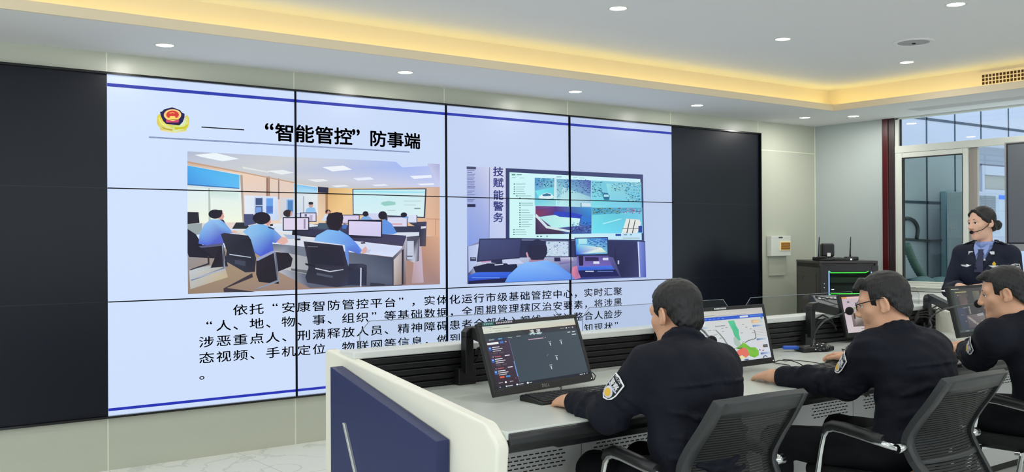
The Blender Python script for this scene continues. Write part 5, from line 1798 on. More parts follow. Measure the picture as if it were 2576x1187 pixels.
b.box(0.0, 0.075, -0.020, 0.004, 0.09, RH-0.03, 0.003)
b.box(RW-0.06, RW, -0.020, 0.004, 0.09, RH-0.03, 0.003)
b.box(0.075, RW-0.06, -0.020, 0.004, RH-0.085, RH-0.03, 0.003)
b.box(0.075, RW-0.06, -0.020, 0.004, 0.09, 0.16, 0.003)
dr = b.build('door', M_BLKM, rk)
MB().box(0.075, RW-0.06, -0.012, -0.008, 0.16, RH-0.085).build('door_pane', M_GLASSD, dr)
b = MB()
for z in (RH-0.19, RH-0.225):
    b.cyl((0.035, -0.021, z), 0.004, 0.004, 'Y', 10)
b.build('rivet', M_SILVER, dr)
b = MB()
b.box(0.074, 0.082, -0.0225, -0.019, 0.16, RH-0.075)
b.box(RW-0.068, RW-0.060, -0.0225, -0.019, 0.16, RH-0.085)
b.build('blue_strip', emis('blue_white_led', (150, 200, 255), 1.3), rk, label='pale blue light strip')


def zz_strip(z):
    b = MB()
    b.tube([(0.084, -0.021, z+0.012), (0.094, -0.021, z), (RW-0.115, -0.021, z), (RW-0.09, -0.021, z+0.012)], 0.0034, 6)
    return b


zz_strip(RH-0.093).build('green_strip', emis('green_led', (60, 255, 60), 1.6), rk, label='bright green light strip')
b = MB()
b.tube([(0.084, -0.021, RH-0.292), (0.094, -0.021, RH-0.280), (RW-0.09, -0.021, RH-0.280)], 0.0034, 6)
b.build('green_strip', emis('green_led', (60, 255, 60), 1.6), rk, label='bright green light strip')
for k, (z, h) in enumerate(((RH-0.16, 0.05), (RH-0.235, 0.06), (RH-0.36, 0.06), (RH-0.50, 0.12), (RH-0.70, 0.12))):
    b = MB()
    b.box(0.09, RW-0.08, 0.03, 0.5, z-h/2, z+h/2, 0.003)
    u_ = b.build('rack_unit', mat('unit_grey_green', (70, 84, 76), 0.4, 0.3) if k % 2 == 0 else M_RACK, rk)
b = MB()
for x in (0.10, 0.113):
    b.box(x, x+0.009, -0.0225, -0.019, RH-0.245, RH-0.239)
b.build('status_led', emis('white_led', (235, 240, 255), 1.5), rk)
b = MB()
b.box(0.185, 0.295, -0.0225, -0.0205, RH-0.357, RH-0.307)
b.box(0.300, 0.335, -0.0225, -0.0205, RH-0.357, RH-0.309)
b.build('paper_label', M_PAPER, rk)
for (x, y) in ((0.05, 0.06), (RW-0.05, 0.06), (0.05, RD-0.06), (RW-0.05, RD-0.06)):
    b = MB().cyl((x, y, 0.02), 0.022, 0.04, 'Z', 14)
    b.build('foot', M_RUBBER, rk)


def on_rack(x, y, z=0.0):
    return RK @ Vector((x, y, RH+0.012+z))


p = on_rack(0.145, 0.24)
t = empty('conference_camera', tuple(p), -YAW+PI, label='black conference camera with a white square label on top of the rack', cat='camera')
MB().lathe([(0.085, 0.0), (0.09, 0.006), (0.085, 0.016), (0.05, 0.024), (0.04, 0.03)], M=Matrix.Scale(1.0, 4)).build('base', M_BLK, t)
b = MB()
b.box(-0.058, 0.058, -0.045, 0.045, 0.03, 0.158, 0.022, seg=4)
b.build('head', M_BLK, t)
MB().box(-0.018, 0.014, 0.0445, 0.047, 0.038, 0.070).build('label_sticker', M_PAPER, t)
MB().cyl((0, -0.045, 0.10), 0.03, 0.03, 'Y', 20).build('lens', M_BLKG, t)
for (x, y, lab) in ((0.055, 0.16, 'black receiver with a thin upright antenna at the left on the rack'),
                    (0.355, 0.20, 'black receiver with a thin upright antenna at the right on the rack')):
    p = on_rack(x, y)
    t = empty('wireless_receiver', tuple(p), -YAW, label=lab, cat='receiver', group='wireless receivers on the rack')
    MB().prism(rounded([(-0.055, -0.03), (0.055, -0.03), (0.065, 0.03), (-0.065, 0.03)], [0.012]*4, 3), 2, 0.0, 0.034, 0.008).build('body', M_BLK, t)
    zt2 = 0.215
    MB().tube([(-0.012, 0, 0.03), (-0.012, 0, 0.06), (-0.010, 0, 0.12), (-0.006, 0, zt2)], [0.009, 0.007, 0.0058, 0.0042], 8).build('antenna', M_RUBBER, t)
p = on_rack(0.0, 0.12)
t = empty('flat_receiver', tuple(on_rack(0.21, 0.13)), -YAW, label='flat black receiver box lying on the rack before the camera', cat='receiver')
MB().box(-0.13, 0.13, -0.07, 0.07, 0.0, 0.022, 0.006).build('body', M_BLK, t)
MB().ball((-0.02, -0.02, 0.022), 0.07, (1, 0.6, 0.14), 18).build('dish', M_BLKG, t)
MB().box(0.085, 0.103, -0.0715, -0.069, 0.006, 0.019).build('indicator', M_SILVER, t)
b = MB()
b.tube([on_rack(-0.02, 0.10, 0.012), on_rack(0.0, 0.05, 0.030), on_rack(0.06, 0.03, 0.034), on_rack(0.10, 0.06, 0.016), on_rack(0.14, 0.03, 0.012), on_rack(0.05, 0.02, 0.010), on_rack(0.0, 0.06, 0.012)], 0.010, 8)
b.build('coiled_cable', M_RUBBER, label='coiled black cable lying on the left front of the rack top', cat='cable')
# console with white keys on a dark side table, behind the glass
mp = Vector((4.93, -1.70, 0.0))
t = empty('side_table', (mp.x, mp.y, 0), -YAW, label='dark side table behind the desk carrying the key console', cat='table')
MB().box(-0.32, 0.32, -0.22, 0.22, 0.735, 0.765, 0.004).build('tabletop', M_BLKM, t)
for sx in (-0.29, 0.29):
    for sy in (-0.19, 0.19):
        MB().box(sx-0.018, sx+0.018, sy-0.018, sy+0.018, 0, 0.735, 0.003).build('leg', M_BLKM, t)
t = empty('control_console', (mp.x, mp.y, 0.765), -YAW, label='dark sloping console with white keys and a blue display behind the glass', cat='console')
MB().prism([(-0.17, 0.0), (-0.17, 0.03), (0.12, 0.155), (0.17, 0.155), (0.17, 0.0)], 0, -0.20, 0.19, 0.006).build('body', mat('console_grey', (66, 70, 76), 0.4), t)
sm = math.atan2(0.125, 0.29)
MS = Matrix.Translation((0, -0.17, 0.0305)) @ Matrix.Rotation(sm, 4, 'X')
b = MB()
for k in range(10):
    b.box(-0.165+k*0.030, -0.147+k*0.030, 0.255, 0.272, 0.0, 0.006, 0.002, M=MS)
b.build('keys', M_PAPER, t, label='row of white keys')
b = MB()
b.box(-0.03, 0.035, 0.08, 0.16, 0.0, 0.004, 0.001, M=MS)
b.build('display', emis('blue_display', (70, 160, 255), 1.0), t, label='small bright blue display')
b = MB()
b.box(-0.16, -0.07, 0.14, 0.146, 0.0, 0.003, M=MS)
b.build('mark', M_GREYG, t)
MB().tube([(-0.18, 0.1, 0.15), (-0.05, 0.02, 0.13), (0.12, -0.05, 0.12), (0.22, -0.08, 0.08)], 0.004, 6).build('cable', M_RUBBER, t)

# ================================================================== chairs


def chair(x, y, rz, label):
    t = empty('office_chair', (x, y, 0), rz, label=label, cat='chair', group='black mesh office chairs at the desk')
    ky = [(-0.385, 0.860), (-0.330, 0.775), (-0.268, 0.690), (-0.235, 0.620), (-0.262, 0.550), (-0.320, 0.470), (-0.335, 0.435)]
    hw = [0.212, 0.220, 0.226, 0.228, 0.224, 0.205, 0.195]

    def prof(tt):
        f = tt*(len(ky)-1)
        i = min(int(f), len(ky)-2)
        a = f-i
        p0_, p1_, p2_, p3_ = ky[max(i-1, 0)], ky[i], ky[i+1], ky[min(i+2, len(ky)-1)]

        def cr(k):
            return 0.5*((2*p1_[k])+(p2_[k]-p0_[k])*a+(2*p0_[k]-5*p1_[k]+4*p2_[k]-p3_[k])*a*a+(3*p1_[k]-p0_[k]-3*p2_[k]+p3_[k])*a**3)
        return cr(0), cr(1), hw[i]*(1-a)+hw[i+1]*a

    def patch(bm, s0, s1, t0, t1, ns, nt_, th):
        def P(s_, tt, off):
            yy, zz, h = prof(tt)
            y2, z2, _ = prof(min(tt+0.02, 1.0))
            y1, z1_, _ = prof(max(tt-0.02, 0.0))
            d = Vector((0, y2-y1, z2-z1_)).normalized()
            nrm = Vector((1, 0, 0)).cross(d)
            cv = -0.030*(1-s_*s_)
            arch = 0.010*(1-s_*s_)*max(0, 1-tt*6)
            return Vector((s_*h, yy+cv, zz+arch))+nrm*off
        fr, bk = [], []
        for i in range(ns+1):
            fr.append([bm.verts.new(P(s0+(s1-s0)*i/ns, t0+(t1-t0)*j/nt_, th)) for j in range(nt_+1)])
            bk.append([bm.verts.new(P(s0+(s1-s0)*i/ns, t0+(t1-t0)*j/nt_, -th)) for j in range(nt_+1)])
        F = []
        for i in range(ns):
            for j in range(nt_):
                F.append(bm.faces.new((fr[i][j], fr[i+1][j], fr[i+1][j+1], fr[i][j+1])))
                F.append(bm.faces.new((bk[i][j], bk[i][j+1], bk[i+1][j+1], bk[i+1][j])))
        for i in range(ns):
            bm.faces.new((fr[i][0], bk[i][0], bk[i+1][0], fr[i+1][0]))
            bm.faces.new((fr[i][nt_], fr[i+1][nt_], bk[i+1][nt_], bk[i][nt_]))
        for j in range(nt_):
            bm.faces.new((fr[0][j], fr[0][j+1], bk[0][j+1], bk[0][j]))
            bm.faces.new((fr[ns][j], bk[ns][j], bk[ns][j+1], fr[ns][j+1]))
        for f_ in F:
            f_.smooth = True
    m = MB()
    patch(m.bm, -1.0, -0.84, 0.0, 1.0, 2, 24, 0.012)
    patch(m.bm, 0.84, 1.0, 0.0, 1.0, 2, 24, 0.012)
    patch(m.bm, -0.86, 0.86, 0.0, 0.105, 14, 3, 0.011)
    patch(m.bm, -0.86, 0.86, 0.90, 1.0, 12, 3, 0.011)
    patch(m.bm, -0.86, 0.86, 0.655, 0.695, 12, 1, 0.007)
    bmesh.ops.recalc_face_normals(m.bm, faces=m.bm.faces)
    m.build('back_frame', M_CFRAME, t)
    m = MB()
    patch(m.bm, -0.85, 0.85, 0.10, 0.91, 12, 22, 0.001)
    bmesh.ops.recalc_face_normals(m.bm, faces=m.bm.faces)
    m.build('back_netting', M_NET, t, label='see through black netting')
    m = MB()
    m.box(-0.225, 0.225, -0.245, 0.215, 0.415, 0.468, 0.022, seg=4)
    m.build('seat', M_SEAT, t)
    m = MB()
    m.prism([(-0.33, 0.43), (-0.26, 0.405), (0.10, 0.400), (0.10, 0.418), (-0.24, 0.43), (-0.32, 0.46)], 0, -0.19, 0.19, 0.004)
    m.build('seat_pan', M_CFRAME, t)
    for sx in (-1, 1):
        X = sx*0.262
        path = [(X, -0.235, 0.600), (X, -0.12, 0.612), (X, 0.0, 0.628), (X, 0.040, 0.630), (X, 0.068, 0.622), (X, 0.084, 0.600), (X, 0.095, 0.560), (X, 0.125, 0.40), (X, 0.185, 0.10), (X, 0.195, 0.045), (X, 0.185, 0.020), (X, 0.15, 0.0125),
                (X, -0.24, 0.0125), (X*0.93, -0.275, 0.0125), (X*0.8, -0.29, 0.0125), (0.0, -0.29, 0.0125)]
        m = MB()
        m.tube(path, 0.0125, 12)
        m.build('leg', M_CHROME, t, label='bent chrome tube leg')
        m = MB()
        m.tube([(X, -0.175, 0.622), (X, -0.10, 0.632), (X, 0.0, 0.645), (X, 0.045, 0.646), (X, 0.075, 0.634), (X, 0.090, 0.610)], [0.017, 0.019, 0.019, 0.018, 0.016, 0.012], 12)
        for v in m.bm.verts:
            v.co.x = X+(v.co.x-X)*1.25
        m.build('armrest', M_BLK, t)
        m = MB()
        m.cyl((X-sx*0.018, -0.235, 0.600), 0.017, 0.055, 'X', 18)
        m.build('bolt', M_CHROME, t, label='chrome bolt at the rear of the armrest')
        m = MB()
        m.box(min(X, sx*0.2), max(X, sx*0.2), 0.07, 0.10, 0.402, 0.418, 0.003)
        m.build('seat_bracket', M_CHROME, t)
        m = MB()
        m.box(min(X, sx*0.2), max(X, sx*0.2), -0.10, -0.07, 0.402, 0.418, 0.003)
        m.build('seat_bracket', M_CHROME, t)
    return t


chair(0.905, -3.775, math.radians(-3), 'black mesh back office chair of the first officer, nearest to the end panel')
chair(1.890, -3.955, math.radians(-1.5), 'black mesh back office chair of the second officer wearing glasses')
chair(3.005, -3.985, math.radians(0), 'black mesh back office chair of the third officer at the right edge')

# ================================================================== people


def frame(yaw, pitch=0.0, roll=0.0):
    """Axes of a head or torso: columns right, forward, up; yaw from +y towards +x, pitch tips forward."""
    f = Vector((math.sin(yaw), math.cos(yaw), 0))
    r = Vector((f.y, -f.x, 0))
    u = Vector((0, 0, 1))
    f2 = f*math.cos(pitch)-u*math.sin(pitch)
    u2 = u*math.cos(pitch)+f*math.sin(pitch)
    r3 = r*math.cos(roll)+u2*math.sin(roll)
    u3 = u2*math.cos(roll)-r*math.sin(roll)
    return Matrix(((r3.x, f2.x, u3.x), (r3.y, f2.y, u3.y), (r3.z, f2.z, u3.z)))


def sculpt_head(s, c, Q, k=1.0, slim=1.0, jaw=1.0):
    c = Vector(c)

    def p(x, y, z):
        return c+Q @ Vector((x*k*slim, y*k, z*k))

    def e(ctr, r, kk=0.02, op='u'):
        s.ell(p(*ctr), [r[0]*k*slim, r[1]*k, r[2]*k], Q, kk*k, op)

    def cn(a, b, ra, rb, kk=0.012, op='u'):
        s.cone(p(*a), p(*b), ra*k, rb*k, kk*k, op)
    e((0, -0.010, 0.035), (0.073, 0.092, 0.084), 0.01)
    e((0, 0.030, -0.030), (0.058, 0.062, 0.082), 0.03)
    cn((-0.030*jaw, 0.020, -0.088), (0.0, 0.066, -0.098), 0.026*jaw, 0.021*jaw, 0.025)
    cn((0.030*jaw, 0.020, -0.088), (0.0, 0.066, -0.098), 0.026*jaw, 0.021*jaw, 0.025)
    cn((-0.044, 0.055, -0.022), (-0.030, 0.062, -0.040), 0.018, 0.016, 0.02)
    cn((0.044, 0.055, -0.022), (0.030, 0.062, -0.040), 0.018, 0.016, 0.02)
    cn((-0.042, 0.070, 0.024), (0.042, 0.070, 0.024), 0.012, 0.012, 0.018)
    e((-0.031, 0.098, 0.004), (0.019, 0.016, 0.011), 0.012, 's')
    e((0.031, 0.098, 0.004), (0.019, 0.016, 0.011), 0.012, 's')
    cn((-0.046, 0.070, 0.012), (-0.018, 0.081, 0.013), 0.006, 0.006, 0.006)
    cn((0.046, 0.070, 0.012), (0.018, 0.081, 0.013), 0.006, 0.006, 0.006)
    cn((0, 0.082, 0.014), (0, 0.104, -0.028), 0.0085, 0.0125, 0.012)
    for sx in (-1, 1):
        e((sx*0.012, 0.096, -0.034), (0.0085, 0.011, 0.008), 0.008)
    cn((-0.019, 0.080, -0.059), (0.019, 0.080, -0.059), 0.0075, 0.0075, 0.008)
    cn((0.0, 0.088, -0.057), (0.0, 0.088, -0.0575), 0.0075, 0.0075, 0.008)
    cn((-0.014, 0.081, -0.071), (0.014, 0.081, -0.071), 0.0085, 0.0085, 0.007)
    cn((-0.022, 0.092, -0.0650), (0.022, 0.092, -0.0650), 0.0028, 0.0028, 0.003, 's')
    for sx in (-1, 1):                                       # ears
        Qe = Q @ Matrix.Rotation(sx*math.radians(24), 3, 'Z') @ Matrix.Rotation(math.radians(-10), 3, 'X')
        s.ell(p(sx*0.078, -0.012, -0.004), [0.0085*k, 0.0195*k, 0.033*k], Qe, 0.008*k)
        s.ell(p(sx*0.085, -0.008, 0.002), [0.0065*k, 0.0105*k, 0.018*k], Qe, 0.005*k, 's')
        s.ell(p(sx*0.076, 0.000, -0.029), [0.007*k, 0.009*k, 0.010*k], Qe, 0.008*k)
    return p


def sculpt_hand(s, wrist, fwd, up, thumb, curl, k=1.0, spread=1.0):
    """Palm, four bent fingers of different lengths and a thumb leaving the side of the palm. thumb=+1/-1 chooses the side."""
    w = Vector(wrist)
    f = Vector(fwd).normalized()
    u = Vector(up)
    u = (u-f*u.dot(f)).normalized()
    r = f.cross(u)*thumb                                     # towards the thumb

    def P(a, b, c):
        return w+f*(a*k)+r*(b*k)+u*(c*k)
    bases = [(0.088, 0.027, 0.000), (0.092, 0.008, 0.003), (0.087, -0.011, 0.002), (0.078, -0.029, -0.002)]
    lens = [0.070, 0.078, 0.072, 0.056]
    for (b, L, cr, sp) in zip(bases, lens, curl, (0.10, 0.02, -0.06, -0.15)):
        s.cone(P(0.005, b[1]*0.55, 0), P(*b), 0.0150*k, 0.0112*k, 0.014*k)
        pos = P(*b)
        d = (f+r*sp*spread).normalized()
        side = d.cross(u).normalized()
        ang = 0.0
        for j, (q, ra, rb) in enumerate(((0.46, 0.0095, 0.0086), (0.31, 0.0086, 0.0078), (0.23, 0.0078, 0.0066))):
            ang += cr*(0.8, 1.0, 0.7)[j]
            dd = d*math.cos(ang)-u*math.sin(ang)
            nx = pos+dd*(L*q*k)
            s.cone(pos, nx, ra*k, rb*k, 0.004*k)
            pos = nx
    s.cone(P(0.0, 0, 0), P(0.06, 0.0, -0.004), 0.020*k, 0.018*k, 0.02*k)
    s.cone(P(0.018, 0.020, -0.006), P(0.050, 0.044, -0.012), 0.0150*k, 0.0122*k, 0.012*k)
    s.cone(P(0.050, 0.044, -0.012), P(0.078, 0.052, -0.017), 0.0108*k, 0.0095*k, 0.006*k)
    s.cone(P(0.078, 0.052, -0.017), P(0.100, 0.050, -0.022), 0.0092*k, 0.0075*k, 0.004*k)


def lerp(a, b, t):
    return Vector(a)*(1-t)+Vector(b)*t


def shield(name, a, b, ra, rb, t, nrm, parent, h=0.092, w=0.072, raise_=0.0075, k=1.0):
    """Sleeve badge bent round the upper arm a-b, centred at t, facing nrm."""
    a, b = Vector(a), Vector(b)
    ax = (b-a).normalized()
    n = Vector(nrm)
    n = (n-ax*n.dot(ax)).normalized()
    s_ = n.cross(ax)
    L = (b-a).length
    h, w = h*k, w*k

    def to(x, y, l):                                        # x across -.5..5, y down 0..1
        tt = t*L+(y-0.5)*h
        r = ra+(rb-ra)*tt/L+raise_+l
        an = x*w/r
        return a+ax*tt+(n*math.cos(an)+s_*math.sin(an))*r
    n_ = 8

    def outline(m):
        pts = []
        for i in range(n_+1):
            pts.append((-0.5+m+(1-2*m)*i/n_, m*0.8-0.04*math.sin(PI*i/n_)))
        pts += [(0.5-m, 0.3), (0.5-m*0.9, 0.55), (0.42-m, 0.78), (0.24, 0.92-m*0.6), (0.0, 1.0-m), (-0.24, 0.92-m*0.6), (-0.42+m, 0.78), (-0.5+m*0.9, 0.55), (-0.5+m, 0.3)]
        return pts

    def strips(pts, c):                                     # cut in narrow bands so that the badge follows the sleeve
        out = []
        ys = [p[1] for p in pts]
        y0, y1 = min(ys), max(ys)

        def span(y):
            xs = []
            for i in range(len(pts)):
                p, q = pts[i], pts[(i+1) % len(pts)]
                if (p[1] <= y) != (q[1] <= y):
                    xs.append(p[0]+(q[0]-p[0])*(y-p[1])/(q[1]-p[1]))
            return (min(xs), max(xs)) if len(xs) > 1 else None
        N = 14
        for i in range(N):
            ya, yb = y0+(y1-y0)*(i+0.002)/N, y0+(y1-y0)*(i+0.998)/N
            A_, B_ = span(ya+1e-6), span(yb-1e-6)
            if not A_ or not B_:
                continue
            for j in range(8):
                out.append(([(A_[0]+(A_[1]-A_[0])*j/8, ya), (A_[0]+(A_[1]-A_[0])*(j+1)/8, ya), (B_[0]+(B_[1]-B_[0])*(j+1)/8, yb), (B_[0]+(B_[1]-B_[0])*j/8, yb)], c))
        return out
    L0 = strips(outline(0.0), (226, 228, 228))
    layers = [(p, c, 0.0) for p, c in L0]
    layers += [(p, c, 0.0006) for p, c in strips(outline(0.07), (16, 20, 28))]
    em_ = [(0.33*math.cos(i*PI/10), 0.69+0.21*math.sin(i*PI/10)) for i in range(20)]
    layers += [(p, c, 0.0012) for p, c in strips(em_, (206, 206, 210))]
    em_ = [(0.22*math.cos(i*PI/10), 0.71+0.15*math.sin(i*PI/10)) for i in range(20)]
    layers += [(p, c, 0.0018) for p, c in strips(em_, (222, 178, 66))]
    layers += [(p, c, 0.0012) for p, c in strips([(-0.40, 0.44), (0.40, 0.44), (0.40, 0.50), (-0.40, 0.50)], (190, 194, 220))]
    vs, fs, cs = [], [], []
    for pts, c, l in layers:
        fs.append(list(range(len(vs), len(vs)+len(pts))))
        for q in pts:
            vs.append(tuple(to(q[0], q[1], l)))
            cs.append(rgb(c))
    me = bpy.data.meshes.new(name)
    me.from_pydata(vs, [], fs)
    at = me.color_attributes.new('Col', 'FLOAT_COLOR', 'POINT')
    at.data.foreach_set('color', np.array(cs, dtype=np.float32).ravel())
    me.materials.append(M_PRINT)
    o = bpy.data.objects.new(name, me)
    COL.objects.link(o)
    o.parent = parent
    tag(o, 'sleeve badge with white rim, lettering and gold emblem')
    tw = mat('badge_thread_white', (226, 228, 230), 0.6)
    it = []
    for i, ch in enumerate('警察'):
        it.append((ch, -0.36+0.36*i, 0.0, 0.36, 0.25, 0.02))
    writing('badge_text', it, lambda x, y, l: to(x, 0.41-y, 0.0013), tw, o)
    it = latin('POLICE', -0.31, 0.0, 0.165, 0.12, 0.02)
    writing('badge_text', it, lambda x, y, l: to(x, 0.13-y, 0.0013), tw, o)
    return o


def wrinkle(seed, amp):
    r = random.Random(seed)
    W = [(Vector((r.uniform(-1, 1), r.uniform(-1, 1), r.uniform(0.4, 1.4)))*r.uniform(34, 74), r.uniform(0, 6), r.uniform(0.4, 1.0)) for _ in range(6)]

    def fn(X, Y, Z):
        o = 0
        for v, ph, a in W:
            o = o+a*np.sin(v.x*X+v.y*Y+v.z*Z+ph+1.6*np.sin(11*X+9*Z+ph)+1.2*np.sin(13*Y-8*Z))
        return amp*o/2.2
    return fn


def hair_noise(seed, amp):
    r = random.Random(seed)
    W = [(r.uniform(-1, 1), r.uniform(-1, 1), r.uniform(-1, 1), r.uniform(160, 330), r.uniform(0, 6)) for _ in range(8)]

    def fn(X, Y, Z):
        o = 0
        for a, b, c, k, ph in W:
            n = math.sqrt(a*a+b*b+c*c)
            o = o+np.sin(k*(a*X+b*Y+c*Z)/n+ph)
        return amp*o/2.6
    return fn


def face_parts(root, c, Q, k, slim, brow=(24, 22, 22), brow_r=0.0034):
    def p(x, y, z):
        return Vector(c)+Q @ Vector((x*k*slim, y*k, z*k))
    for sx in (-1, 1):
        b = MB()
        b.ball((0, 0, 0), 0.0125*k, n=16)
        for f_ in b.bm.faces:
            f_.material_index = 1 if f_.calc_center_median().y > 0.0094*k else 0
        M = Q.to_4x4()
        M.translation = p(sx*0.031, 0.0722, 0.003)
        bmesh.ops.transform(b.bm, matrix=M, verts=b.bm.verts)
        b.build('eye', [M_EYE, M_IRIS], root)
        b = MB()
        b.tube([p(sx*0.015, 0.0868, 0.0252), p(sx*0.030, 0.0845, 0.0275), p(sx*0.046, 0.0725, 0.0240)], [brow_r*0.9*k, brow_r*1.0*k, brow_r*0.5*k], 8)
        b.build('eyebrow', M_HAIR, root)
        b = MB()
        b.tube([p(sx*0.017, 0.0845, 0.0065), p(sx*0.031, 0.0868, 0.0088), p(sx*0.045, 0.0785, 0.0050)], [0.0010*k, 0.0017*k, 0.0010*k], 6)
        b.build('eyelash', M_HAIR, root)


def officer(label, J, seed, glasses=False, hair_seed=1, fringe=()):
    """A seated officer; J gives the joints. One continuous body, with clothing and hair as its children."""
    hc = Vector(J['head'])
    Q = frame(*J['hrot'])
    k = J.get('hk', 1.0)
    root = empty('person', (J['pelvis'][0], J['pelvis'][1], 0), label=label, cat='person')
    inv = Matrix.Translation(-root.location)

    def place(o):
        o.matrix_parent_inverse = inv
        return o
    NB, SL, SR = Vector(J['nb']), Vector(J['sl']), Vector(J['sr'])
    EL, ER, WL, WR = [Vector(J[n]) for n in ('el', 'er', 'wl', 'wr')]
    PV, CH, WA = [Vector(J[n]) for n in ('pelvis', 'chest', 'waist')]
    HL, HR, KL, KR, AL, AR = [Vector(J[n]) for n in ('hl', 'hr', 'kl', 'kr', 'al', 'ar')]
    hands = [(WL, J['hdl'], J['hul'], 1, J['cl']), (WR, J['hdr'], J['hur'], -1, J['cr'])]
    allp = [hc, NB, SL, SR, EL, ER, WL, WR, PV, HL, HR, KL, KR, AL, AR]
    lo = [min(p[i] for p in allp)-0.24 for i in range(3)]
    hi = [max(p[i] for p in allp)+0.24 for i in range(3)]
    lo[2] = 0.0
    fin = [[(hc[i]-0.135, hc[i]+0.135, 0.0027)] + [(w[i]-0.13, w[i]+0.13, 0.0038) for (w, *_r) in hands if True] for i in range(3)]
    s = SDF(*[axis_pts(lo[i], hi[i], 0.014, fin[i]) for i in range(3)])
    TQ = frame(J['tyaw'], 0.0)
    s.ell(PV, (0.15, 0.11, 0.11), TQ, 0.03)
    s.chain([PV, WA, CH], [0.11, 0.105, 0.12], 0.05)
    s.ell(CH, (0.15, 0.10, 0.15), TQ, 0.05)
    s.cone(SL, SR, 0.05, 0.05, 0.05)
    s.cone(CH, NB, 0.07, 0.058, 0.05)
    s.cone(NB, hc+Q @ Vector((0, -0.022*k, -0.06*k)), 0.060*k, 0.056*k, 0.03)
    for (S_, E_, W_) in ((SL, EL, WL), (SR, ER, WR)):
        s.chain([S_, E_, W_], [0.046, 0.038, 0.026], 0.02)
        s.cone(lerp(E_, W_, 0.2), lerp(E_, W_, 0.5), 0.041, 0.034, 0.02)
    for (H_, K_, A_) in ((HL, KL, AL), (HR, KR, AR)):
        s.chain([H_, K_, A_], [0.072, 0.052, 0.036], 0.03)
        f = Vector((K_.x-H_.x, K_.y-H_.y, 0)).normalized()
        s.cone(A_-f*0.02+Vector((0, 0, -0.03)), A_+f*0.12+Vector((0, 0, -0.05)), 0.034, 0.028, 0.03)
    sculpt_head(s, hc, Q, k)
    for (w, d, u, th, cu) in hands:
        sculpt_hand(s, w, d, u, th, cu)
    Qi = np.array(Q.transposed())
    hcn = np.array(hc)

    def pick(cen):
        l = (cen-hcn) @ Qi.T/k
        lip = (np.abs(l[:, 0]) < 0.021-0.5*np.abs(l[:, 2]+0.0655)) & (l[:, 1] > 0.074) & (l[:, 2] < -0.0560) & (l[:, 2] > -0.0765)
        return lip.astype(int)
    place(s.mesh('body', [M_SKIN, M_LIP], root, pick))
    n0 = len(root.children)
    face_parts(root, hc, Q, k, 1.0)

    # hair: a cropped cap over the skull, open at the face and over the ears
    hs = SDF(*[axis_pts(hc[i]-0.15, hc[i]+0.17, 0.0027) for i in range(3)])

    def p(x, y, z):
        return hc+Q @ Vector((x*k, y*k, z*k))
    hs.ell(p(0, -0.013, 0.040), [0.0835*k, 0.0985*k, 0.088*k], Q, 0.004)
    hs.ell(p(0, -0.052, -0.022), [0.068*k, 0.056*k, 0.064*k], Q, 0.02)
    for (a, b_, ra, rb) in fringe:
        hs.cone(p(*a), p(*b_), ra*k, rb*k, 0.008)
    q = Q

    def face_cut(X, Y, Z):
        px, py, pz = X-hc.x, Y-hc.y, Z-hc.z
        lx = (px*q[0][0]+py*q[1][0]+pz*q[2][0])/k
        ly = (px*q[0][1]+py*q[1][1]+pz*q[2][1])/k
        lz = (px*q[0][2]+py*q[1][2]+pz*q[2][2])/k
        line = np.where(ly > 0.040, 0.058+(ly-0.040)*0.35, np.where(ly > 0.018, -0.012, np.where(ly > -0.030, 0.026-0.012*np.abs(ly+0.006)/0.03, -0.010+(ly+0.030)*1.15)))
        line = np.maximum(line, -0.078)
        return (lz-line)*k*0.7                     # below the hairline is outside (negative = carve)
    X = hs.ax[0][:, None, None]
    Y = hs.ax[1][None, :, None]
    Z = hs.ax[2][None, None, :]
    cut = -face_cut(X, Y, Z)
    hs.D = np.maximum(hs.D, cut.astype(np.float32))
    hs.warp(hair_noise(hair_seed, 0.0009))
    place(hs.mesh('hair', M_HAIR, root, label='short black hair'))

    # jacket
    jp = [NB, SL, SR, EL, ER, WL, WR, PV]
    lo = [min(pp[i] for pp in jp)-0.22 for i in range(3)]
    hi = [max(pp[i] for pp in jp)+0.20 for i in range(3)]
    js = SDF(*[axis_pts(lo[i], hi[i], 0.0062) for i in range(3)])
    js.ell(PV+Vector((0, 0, 0.015)), (0.185, 0.135, 0.10), TQ, 0.02)
    js.ell(WA, (0.185, 0.132, 0.150), TQ, 0.05)
    js.ell(CH, (0.200, 0.135, 0.160), TQ, 0.05)
    js.ell(lerp(CH, NB, 0.55)+TQ @ Vector((0, -0.025, 0)), (0.175, 0.100, 0.085), TQ, 0.05)
    js.cone(SL, SR, 0.066, 0.066, 0.05)
    for S_ in (SL, SR):
        js.cone(lerp(S_, NB, 0.25), lerp(S_, NB, 0.9), 0.062, 0.060, 0.05)
    for (S_, E_, W_) in ((SL, EL, WL), (SR, ER, WR)):
        js.cone(S_, E_, 0.078, 0.064, 0.035)
        cu = lerp(E_, W_, 0.80)
        js.cone(E_, cu, 0.061, 0.047, 0.025)
        js.cone(lerp(E_, W_, 0.72), lerp(E_, W_, 0.84), 0.046, 0.044, 0.006)
    js.warp(wrinkle(seed, 0.0036))
    rf = random.Random(seed)

    def fold(a, b, t, rad, a0, a1, tilt, th):
        a, b = Vector(a), Vector(b)
        ax = (b-a).normalized()
        g1 = ax.cross(Vector((0, 0, 1)))
        g1 = g1.normalized() if g1.length > 0.1 else Vector((1, 0, 0))
        g2 = ax.cross(g1)
        pts = []
        for i in range(7):
            an = a0+(a1-a0)*i/6
            pts.append(a.lerp(b, t)+(g1*math.cos(an)+g2*math.sin(an))*rad+ax*(tilt*(i/6-0.5)))
        js.chain(pts, [th*(0.3+0.7*math.sin(PI*(i+0.5)/7)) for i in range(7)], 0.016)
